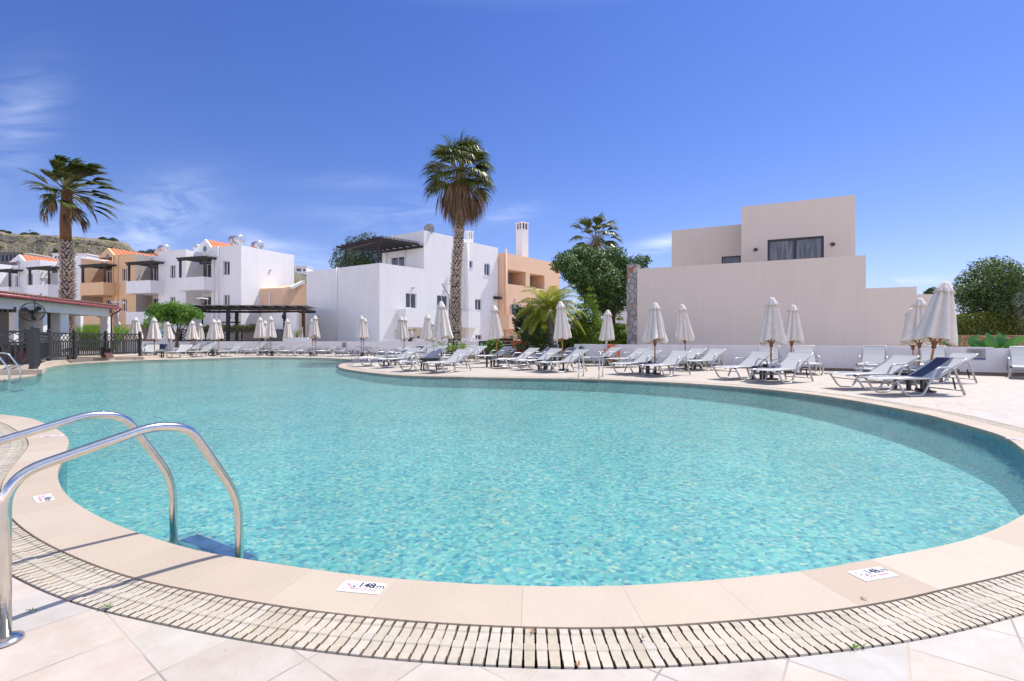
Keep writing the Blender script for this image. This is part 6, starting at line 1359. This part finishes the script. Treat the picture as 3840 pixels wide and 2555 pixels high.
shrub('flowering_shrub', 'low shrub with small white flowers beside the cycads', 'shrub', [(1955, 1298, 12), (1945, 1303, 9), (1965, 1306, 9)], 26, leafmat('flower_leaf', (.05, .12, .03), (.2, .3, .1), (.7, .7, .6), .5, .2), 1300, .07, 6, inner=.4)
shrub('low_shrub', 'green creeper clump at the foot of the leafy tree near the hose', 'shrub', [(2140, 1300, 14), (2080, 1305, 14), (2110, 1312, 12), (2055, 1318, 10)], 26.5, LSHADE, 1500, .12, 7, inner=.4)
shrub('corner_shrub', 'small green plant between the two left parasols behind the fence', 'shrub', [(473, 1243, 8), (462, 1246, 6), (425, 1240, 9), (415, 1228, 7)], 36, LBRIGHT, 900, .13, 8, inner=.3)
# ornamental grass
gr_ = thing('ornamental_grass', 'feathery bright green grass clump under the bar roof beside the left palm', 'grass clump', R(340, 0, 31).xy.to_3d()); m = MB(); rng = random.Random(9)
for k in range(1700):
    x = rng.uniform(292, 376) if k < 1400 else rng.uniform(405, 440); p = R(x, 0, 31+rng.uniform(-.8, .8)); h_ = H-(rng.uniform(1212, 1235)-HZ)*31/F_; d = Vector((rng.gauss(.35, .4), rng.gauss(0, .4), 0)); w = Vector((.012, .012, 0)); z0 = .5
    a, b, c = Vector((p.x, p.y, z0)), Vector((p.x, p.y, z0+(h_-z0)*.6))+d*.35, Vector((p.x, p.y, h_))+d; m.quad(a-w, a+w, b+w, b-w); m.add([b-w, b+w, c], [(0, 1, 2)])
m.build('blades', GRASSL, gr_)

# ---------------------------------------------------------------- palms
def frond_fan(mb, hub, d, up, r, n, spread, droop, rng, wind=Vector((0, 0, 0)), w=.05, fold=.25):
    """a fan leaf: n segments from the hub, around direction d in the plane normal to up"""
    d = d.normalized(); s = d.cross(up).normalized(); nn = s.cross(d).normalized()
    for k in range(n):
        a = spread*(2*(k+.5)/n-1)+rng.gauss(0, .02); L = r*(1-.28*abs(2*(k+.5)/n-1)**2)*rng.uniform(.82, 1.06); v = (d*cos(a)+s*sin(a)+nn*fold*abs(sin(a))+wind*.5).normalized()
        sd = v.cross(nn).normalized(); p = hub.copy(); pts = [p.copy()]; q = v.copy(); K = 4
        for j in range(K):
            q = (q+Vector((0, 0, -droop*(j+.4)/K*(1 if j < 2 else 2.0)))+wind*.16).normalized(); p = p+q*L/K; pts.append(p.copy())
        ws = [w*.5, w, w*.9, w*.5, .004]; lf = rng.choice((-1, 1))*.3
        k0 = len(mb.v)
        for pp, ww in zip(pts, ws): mb.v.append(tuple(pp-sd*ww*.5)); mb.v.append(tuple(pp+sd*ww*.5+nn*ww*lf))
        for j in range(K): mb.f.append((k0+2*j, k0+2*j+1, k0+2*j+3, k0+2*j+2)); mb.m.append(0)
def bases(mb, c0, c1, r0, r1, n, ring, rng, ln=.16, w=.10, out=.5):
    for k in range(n):
        u = (k+rng.random()*.7)/n; c = c0.lerp(c1, u); r = r0+(r1-r0)*u; 
        for j in range(ring):
            a = 2*pi*(j+(k % 2)*.5)/ring+rng.gauss(0, .06); o = Vector((cos(a), sin(a), 0)); t = Vector((-sin(a), cos(a), 0)); p = c+o*r*.93+Vector((0, 0, rng.uniform(-.02, .02))); l = ln*rng.uniform(.7, 1.25); tip = p+o*l*out*rng.uniform(.7, 1.4)+Vector((0, 0, l))
            mb.add([p-t*w*.5, p+t*w*.5, p+o*w*.45-Vector((0, 0, w*.3)), tip-t*w*.22, tip+t*w*.22], [(0, 2, 3), (2, 1, 4), (2, 4, 3), (0, 3, 4, 1), (0, 1, 2)])
def fan_palm(lb, base, crown, r0, r1, leaves, seed, wind=Vector((0, 0, 0)), skirt=40, sk_len=1.6, smooth=0.0, R_=1.15, pl=1.0, blen=(1, .2), dead_R=1.0, up0=-25, dn=1.0):
    rng = random.Random(seed); base, crown = Vector(base), Vector(crown); rt = thing('fan_palm', lb, 'palm tree', base); hh = (crown-base).length
    pts = [base.lerp(crown, k/10)+Vector((.10*sin(k*.9+seed), 0, 0))*(k/10) for k in range(11)]; rr = [r0*1.75, r0*1.3]+[r0+(r1-r0)*k/8 for k in range(9)]; t = MB(); t.tube(pts, rr, 14); t.build('trunk', PTRUNK, rt, smooth=True)
    m = MB(); se = 1-smooth
    for k in range(10):
        a, b = pts[k], pts[k+1]; u = (k+.5)/10
        if u > se: continue
        bases(m, a, b, rr[k], rr[k+1], max(3, int((b-a).length/.14)), max(9, int(2*pi*rr[k]/.165)), rng, ln=.13 if k > 0 else .10, w=.15, out=blen[0] if k > 0 else .5)
    m.build('leaf_bases', PBASE, rt)
    if smooth: s_ = MB(); i = int(se*10); s_.tube([p for p in pts[i:]], [q*1.06 for q in rr[i:]], 14); s_.build('smooth_trunk', PSMOOTH, rt, smooth=True)
    g = MB(); st = MB()
    for k in range(leaves):
        az = k*2.39996+rng.gauss(0, .15); el = radians(up0+(88-up0)*(1-((k+.5)/leaves))**.85)+rng.gauss(0, .08); d = Vector((cos(az)*cos(el), sin(az)*cos(el), sin(el))); d = (d+wind*.55*(1 if d.x > -.3 else .55)).normalized(); L = pl*rng.uniform(.75, 1.15)*(.62 if wind.length > .3 and d.x < 0 else 1)
        p0 = crown+Vector((0, 0, -.1)); p1 = p0+d*L*.55; p2 = p1+(d+Vector((0, 0, -.28*dn))).normalized()*L*.45; st.tube([p0, p1, p2], [.028, .02, .014], 5)
        f = (p2-p1).normalized(); upv = Vector((0, 0, 1)) if abs(f.z) < .93 else Vector((1, 0, 0)); frond_fan(g, p2, (f+wind*.7).normalized(), upv, R_*rng.uniform(.85, 1.12), 26, radians(68 if wind.length < .1 else 42), .30*dn*rng.uniform(.6, 1.4), rng, wind, .085)
    g.build('green_fronds', PGREEN, rt); 
    dd = MB()
    for k in range(skirt):
        az = k*2.39996; v = k/max(1, skirt); el = radians(-20-55*v)+rng.gauss(0, .08); d = Vector((cos(az)*cos(el), sin(az)*cos(el), sin(el)))+wind*.3; d.normalize(); L = pl*rng.uniform(.7, 1.05)
        p0 = crown+Vector((cos(az)*r1, sin(az)*r1, -.15-.7*v*sk_len*.4)); p1 = p0+d*L*.6; p2 = p1+(d+Vector((0, 0, -.9))).normalized()*L*.4; st.tube([p0, p1, p2], [.025, .018, .012], 5)
        frond_fan(dd, p2, Vector((d.x*.35, d.y*.35, -1))+wind*.4, Vector((cos(az), sin(az), .2)), dead_R*rng.uniform(.8, 1.1), 16, radians(30), .55, rng, wind*.5, .045)
    if skirt: dd.build('dead_fronds', PDEAD, rt)
    st.build('leaf_stalks', STEM, rt); return rt
Yp = 30.5
fan_palm('tall fan palm with brown skirt of dead fronds in the centre', G(1702, 1268+2300/Yp), R(1726, 655, Yp), .30, .20, 66, 1, Vector((.08, 0, 0)), 58, 1.6, 0, 1.45, 1.42, (.9, 1), 1.75, up0=-14, dn=1.5)
Yl = 29.0
fan_palm('windblown fan palm with brown and green crown at left', R(252, 0, Yl).xy.to_3d(), R(250, 715, Yl), .30, .24, 46, 4, Vector((.62, -.1, .02)), 12, 1.2, .30, 1.5, 1.45, (1.1, 1), 1.2, up0=-36, dn=.85)
fan_palm('small distant fan palm rising above the dark leafy tree', R(2240, 0, 42).xy.to_3d(), R(2232, 905, 42), .3, .25, 40, 6, Vector((.12, 0, 0)), 34, 1.2, 0, 1.5, 1.4, (.6, 1), 1.5, up0=-20, dn=1.4)
def pinnate(mb, st, p0, d, L, rng, nl=46, ll=.42, droop=.9, w=.03, stalk=.012, vee=.35):
    p = p0.copy(); q = d.normalized(); K = 14; pts = [p.copy()]; dirs = [q.copy()]
    for j in range(K): q = (q+Vector((0, 0, -droop/K*(.6+1.4*j/K)))).normalized(); p = p+q*L/K; pts.append(p.copy()); dirs.append(q.copy())
    st.tube(pts, [stalk*(1-.8*j/K) for j in range(K+1)], 4)
    for k in range(nl):
        u = .14+.86*(k+.5)/nl; x = u*K; i = min(K-1, int(x)); c = pts[i].lerp(pts[i+1], x-i); t = dirs[i]; s = t.cross(Vector((0, 0, 1))); s = s.normalized() if s.length > .01 else Vector((1, 0, 0)); n = s.cross(t); l = ll*sin(pi*min(1, u*.9+.12))**.6*rng.uniform(.85, 1.1)
        for sg in (-1, 1):
            v = (s*sg+t*.75+n*vee*rng.uniform(.5, 1.4)+Vector((0, 0, -.25))).normalized(); a = c+v*l*.5; b = c+(v+Vector((0, 0, -.45))).normalized()*l; ws = v.cross(n).normalized()*w*.5
            mb.add([c-ws*.6, c+ws*.6, a+ws, a-ws, b], [(0, 1, 2, 3), (3, 2, 4)])
def feather(name, lb, cat, base, crown, rtk, n, L, leaf, seed, el0=75, el1=-15, droop=1.0, nl=46, ll=.42, trunk=GTRUNK, w=.03):
    rng = random.Random(seed); base, crown = Vector(base), Vector(crown); rt = thing(name, lb, cat, base); MB().tube([base, base.lerp(crown, .5), crown], [rtk*1.1, rtk, rtk*.9], 12).build('trunk', trunk, rt, smooth=True)
    m = MB(); st = MB()
    for k in range(n):
        az = k*2.39996+rng.gauss(0, .1); el = radians(el1+(el0-el1)*(1-(k+.5)/n)); pinnate(m, st, crown, Vector((cos(az)*cos(el), sin(az)*cos(el), sin(el))), L*rng.uniform(.85, 1.1), rng, nl, ll, droop*rng.uniform(.8, 1.2), w)
    m.build('fronds', leaf, rt); st.build('leaf_stalks', STEM, rt); return rt
p = R(2071, 0, 26.2); feather('feather_palm', 'yellow green feathery palm with smooth grey trunk right of centre', 'palm tree', (p.x, p.y, .0), R(2062, 1172, 26.2), .15, 48, 2.35, PYEL, 3, 72, -8, 1.35, 54, .50)
for (x, y, Y, n, L, lb, sd_) in [(2030, 1297, 25.3, 26, 1.15, 'low bright cycad in front of the grey palm trunk', 1), (1975, 1290, 26.8, 28, 1.55, 'wide dark cycad at the left of the plant bed', 2), (2010, 1275, 28.0, 22, 1.3, 'dark cycad behind the bright one', 3)]:
    c = R(x, y, Y); feather('cycad', lb, 'cycad', (c.x, c.y, 0), c, .17, n, L, CYC, sd_, 72, -5, .95, 34, .22, BARK, .022)
for (x, y, lb, sd_) in [(1655, 1306, 'small spiky palm seedling left of the big palm base', 5), (1697, 1312, 'low leafy palm seedling in front of the big palm base', 6), (1735, 1306, 'palm seedling right of the big palm base', 7)]:
    c = R(x, y+4, 29.3); feather('palm_seedling', lb, 'seedling', (c.x, c.y, 0), c, .05, 9, .62, LBRIGHT, sd_, 78, 10, .9, 12, .22, BARK, .03)
# agaves
def agave(lb, x, y, Y, h, n, seed, z0):
    c = R(x, y, Y); rt = thing('agave', lb, 'agave', (c.x, c.y, z0)); rng = random.Random(seed); m = MB()
    for k in range(n):
        az = k*2.4; el = radians(rng.uniform(50, 84)); d = Vector((cos(az)*cos(el), sin(az)*cos(el), sin(el))); s = d.cross(Vector((0, 0, 1))).normalized(); L = h*rng.uniform(.7, 1.1); K = 5; k0 = len(m.v); p = Vector((c.x, c.y, z0)); q = d.copy()
        for j in range(K+1):
            w = .055*(sin(pi*min(.98, j/K*.85+.15))); m.v.append(tuple(p-s*w)); m.v.append(tuple(p+s*w)); q = (q+Vector((cos(az), sin(az), -.1))*.10).normalized(); p = p+q*L/K
        for j in range(K): m.f.append((k0+2*j, k0+2*j+1, k0+2*j+3, k0+2*j+2)); m.m.append(0)
    m.build('leaves', leafmat('agave_leaf', (.06, .10, .05), (.12, .16, .05), (.45, .42, .10), .5, .1), rt)
    MB().lathe([(.12, 0), (.1, .12), (.02, .2)], (c.x, c.y, z0), 10).build('heart', BARK, rt)
agave('spiky yellow edged agave in the white planter box', 1113, 1266, 40.7, 1.0, 13, 1, 1.28); agave('grey agave at the foot of the citrus tree', 655, 1268, 40, 1.1, 11, 2, .9)
c = R(1133, 0, 40.8); m = MB(); m.tube([(c.x, c.y, 1.2), (c.x, c.y, 1.95), (c.x+.02, c.y, 2.15)], [.09, .07, .06], 8); tag(m.build('cut_trunk', pm('weathered_stump', (.4, .38, .36), .9, .3)), 'thin grey cut trunk standing in the white planter right of the agave', 'stump')
# strelitzias behind the right wall
def banana(lb, x, Y, n, h, seed):
    c = R(x, 0, Y); rt = thing('broadleaf_plant', lb, 'plant', (c.x, c.y, .2)); rng = random.Random(seed); m = MB(); st = MB()
    for k in range(n):
        az = k*2.4+rng.random(); el = radians(rng.uniform(55, 86)); d = Vector((cos(az)*cos(el), sin(az)*cos(el)*.6, sin(el))).normalized(); b = Vector((c.x+rng.uniform(-.2, .2), c.y+rng.uniform(-.15, .15), .2)); tipb = b+d*h*rng.uniform(.45, .62); st.tube([b, tipb], [.025, .015], 5)
        L = h*rng.uniform(.38, .52); s = d.cross(Vector((0, -1, .2))).normalized(); K = 8; k0 = len(m.v); p = tipb.copy(); q = d.copy()
        for j in range(K+1):
            w = .17*sin(pi*min(.99, (j/K)*.9+.06))**.8; nb = q.cross(s).normalized(); m.v += [tuple(p-s*w+nb*w*.35), tuple(p), tuple(p+s*w+nb*w*.35)]; q = (q+Vector((cos(az)*.09, sin(az)*.05, -.05))).normalized(); p = p+q*L/K
        for j in range(K): o = k0+3*j; m.f += [(o, o+1, o+4, o+3), (o+1, o+2, o+5, o+4)]; m.m += [0, 0]
    m.build('leaves', BANL, rt, smooth=True); st.build('leaf_stalks', BANL, rt); return rt
banana('single upright broad leaf plant behind the big parasol by the stone wall', 3616, 19.5, 4, 1.35, 1); banana('clump of broad green leaves above the wall notice', 3690, 18.8, 9, .95, 2); banana('tallest broad leaved plant above the low wall at right', 3752, 18.2, 8, 1.25, 3); banana('broad leaves just over the wall top at the right edge', 3822, 17.6, 7, .80, 4)
# planting bed edge: dark earth in front of the palm bed, orange rock
bd_ = MB(); q = [G(1640, 1341), G(1900, 1341), G(2150, 1352), Vector((3.0, 25.4, 0)), Vector((6, 34, 0)), Vector((-5.2, 38, 0)), Vector((-6.5, 32.5, 0))]
bd_.prism([(p.x, p.y) for p in q], .004, .05); struct(bd_.build('plant_bed', SOIL))
c = R(1950, 1288, 26.4); m = MB(); m.ball((c.x, c.y, c.z-.02), .36, 8, (1.3, .7, .45)); [0 for _ in ()]; rng = random.Random(2)
m.v = [(x+rng.uniform(-.04, .04), y+rng.uniform(-.04, .04), z+rng.uniform(-.04, .04)) for x, y, z in m.v]; m2 = MB(); m2.box((c.x, c.y+.1, (c.z)/2-.1), (.5, .4, c.z)); rt = thing('terracotta_pot', 'orange terracotta mound low between the cycads and white flowers', 'pot', (c.x, c.y, 0)); m.build('rim', pm('terracotta_clay', (.45, .13, .04), .85, .3, 6, .4), rt); m2.build('pot_body', ROOFT, rt)
Fd = Face(R(1870, 0, 31).xy, (1, .03)); m = MB()
for k in range(4): m.fbox(Fd, 0, Fd.t(1925), .0, .04, .45+k*.20, .63+k*.20)
tag(m.build('board_fence', PLANTER), 'dark brown horizontal board fence behind the bright round shrub', 'fence')

# ================================================================ PERSON
def person():
    p = R(1538, 0, 41.0); z0 = 2.08-1.76; rt = thing('person', 'person in a white cap and pale shirt, seen from behind over the low wall', 'person', (p.x, p.y, z0))
    def skin(name, V, E_, rad, mat, sub=2, root=0):
        me = bpy.data.meshes.new(name); me.from_pydata(V, E_, []); me.materials.append(mat); o = bpy.data.objects.new(name, me); COL.objects.link(o); o.parent = rt
        s = o.modifiers.new('s', 'SKIN'); s.use_smooth_shade = True; me.skin_vertices.new() if not me.skin_vertices else None
        for i, r_ in enumerate(rad): me.skin_vertices[0].data[i].radius = (r_, r_) if not isinstance(r_, tuple) else r_
        me.skin_vertices[0].data[root].use_root = True; m_ = o.modifiers.new('u', 'SUBSURF'); m_.levels = m_.render_levels = sub; return o
    SK = pm('skin_tone', (.42, .24, .16), .55, .08); SH = pm('pale_shirt', (.60, .56, .62), .85, .12, 9, .3, 12); TR = pm('dark_trousers', (.05, .055, .08), .8, .2); CP = pm('white_cap_cloth', (.75, .74, .72), .8, .05)
    V = [(0, 0, .92), (0, 0, 1.10), (0, 0, 1.32), (0, 0, 1.44), (0, .0, 1.50), (.01, .0, 1.60), (.02, .01, 1.69), (.17, 0, 1.40), (.25, .03, 1.14), (.24, -.14, .93), (-.17, 0, 1.40), (-.24, .05, 1.14), (-.20, -.14, .98), (.10, 0, .88), (.11, .02, .48), (.12, .05, .08), (.12, -.10, .04), (-.10, 0, .88), (-.11, .02, .48), (-.12, .05, .08), (-.12, -.10, .04), (.235, -.19, .87), (-.19, -.20, .93)]
    E_ = [(0, 1), (1, 2), (2, 3), (3, 4), (4, 5), (5, 6), (3, 7), (7, 8), (8, 9), (9, 21), (3, 10), (10, 11), (11, 12), (12, 22), (0, 13), (13, 14), (14, 15), (15, 16), (0, 17), (17, 18), (18, 19), (19, 20)]
    rad = [.13, .12, .14, .10, .055, .085, .088, .062, .045, .033, .062, .045, .033, .085, .058, .045, .035, .085, .058, .045, .035, .036, .036]
    for (hx, hy, hz) in ((.235, -.19, .87), (-.19, -.20, .93)):
        hi = 21 if hx > 0 else 22
        for k, (dx, l) in enumerate(((-.024, .070), (-.008, .082), (.008, .078), (.024, .062), (-.045, .03))):
            a = len(V); V.append((hx+dx, hy-.03, hz-l*.5)); V.append((hx+dx*1.1, hy-.025, hz-l)); E_.append((hi, a)); E_.append((a, a+1)); rad += [.009, .008]
    skin('body', V, E_, rad, SK)
    V2 = [(0, 0, .90), (0, 0, 1.08), (0, 0, 1.30), (0, 0, 1.43), (.18, 0, 1.40), (.255, .03, 1.13), (.25, -.06, 1.02), (-.18, 0, 1.40), (-.245, .05, 1.13), (-.235, -.03, 1.04)]
    skin('shirt', V2, [(0, 1), (1, 2), (2, 3), (3, 4), (4, 5), (5, 6), (3, 7), (7, 8), (8, 9)], [.165, .155, .17, .10, .085, .065, .055, .085, .065, .055], SH)
    skin('trousers', [(0, 0, .92), (.10, 0, .84), (.11, .02, .46), (.12, .05, .10), (-.10, 0, .84), (-.11, .02, .46), (-.12, .05, .10)], [(0, 1), (1, 2), (2, 3), (0, 4), (4, 5), (5, 6)], [.15, .10, .078, .065, .10, .078, .065], TR)
    m = MB(); m.ball((.022, .012, 1.725), .098, 8, (1, 1.12, .62)); link_local(m, 'cap', CP, rt, True); m = MB(); m.add([(.05, -.08, 1.71), (.13, -.05, 1.705), (.15, -.12, 1.695), (.12, -.17, 1.69), (.06, -.15, 1.695)], [(0, 1, 2, 3, 4)]); link_local(m, 'cap_brim', CP, rt)
    m = MB(); m.ball((.02, .022, 1.655), .086, 6, (1, 1, .75)); link_local(m, 'hair', pm('grey_hair', (.15, .14, .13), .8), rt, True)
    for s in (-1, 1): m = MB(); m.ball((.02+s*.088, .0, 1.635), .02, 5, (.5, .8, 1.4)); link_local(m, 'ear', SK, rt, True)
    m = MB(); m.ball((.03, -.092, 1.63), .016, 5, (.8, 1, 1.5)); link_local(m, 'nose', SK, rt, True)
    for s in (-1, 1): m = MB(); m.ball((.03+s*.032, -.078, 1.655), .010, 5); link_local(m, 'eye', DARKFR, rt, True)
    m = MB(); m.ball((.03, -.082, 1.595), .022, 5, (1, .4, .3)); link_local(m, 'mouth', HUBW, rt, True)
    rt.rotation_euler = (0, 0, radians(150))
person()
# weeds in the deck joints, dry leaves on the grating
rng = random.Random(12); WEED = leafmat('weed', (.08, .2, .02), (.14, .3, .03), (.25, .4, .06), .5, .3)
for (x, y, s_, lb) in [(402, 2284, .05, 'small green weed at the grating edge, lower left'), (3206, 2437, .035, 'tiny weed at the grating edge, lower right'), (120, 2296, .02, 'speck of weed in the tile joint near the ladder foot')]:
    g = G(x, y); m = MB()
    for k in range(14):
        a = rng.uniform(0, 6.28); d = Vector((cos(a), sin(a)*.5, rng.uniform(.2, .8))); p = Vector((g.x+rng.uniform(-.02, .02), g.y, .006)); w = Vector((-sin(a), cos(a), 0))*.003; e = p+d*s_*rng.uniform(.5, 1); q = p.lerp(e, .5); m.add([p-w*.3, q-w, e, q+w], [(0, 1, 2, 3)])
    tag(m.build('weed', WEED), lb, 'weed')
DRY = pm('dry_leaf', (.30, .11, .04), .8, .3)
for (x, y, lb) in [(355, 2137, 'dry brown leaf on the grating between the two handrail shadows'), (1998, 2374, 'dry brown flower bit on the grating at bottom centre'), (2170, 2502, 'dry star shaped brown leaf on the outer grating edge'), (2410, 2396, 'dry orange leaf scrap on the grating right of centre'), (3238, 2252, 'small dry leaf on the grating at lower right')]:
    g = G(x, y); m = MB()
    for k in range(6): a = rng.uniform(0, 6.28); p = Vector((g.x, g.y, .009)); e = p+Vector((cos(a)*.022, sin(a)*.022, rng.uniform(0, .01))); w = Vector((-sin(a), cos(a), 0))*.003; m.add([p-w, p+w, e], [(0, 1, 2)])
    tag(m.build('dry_leaf', DRY), lb, 'leaf')
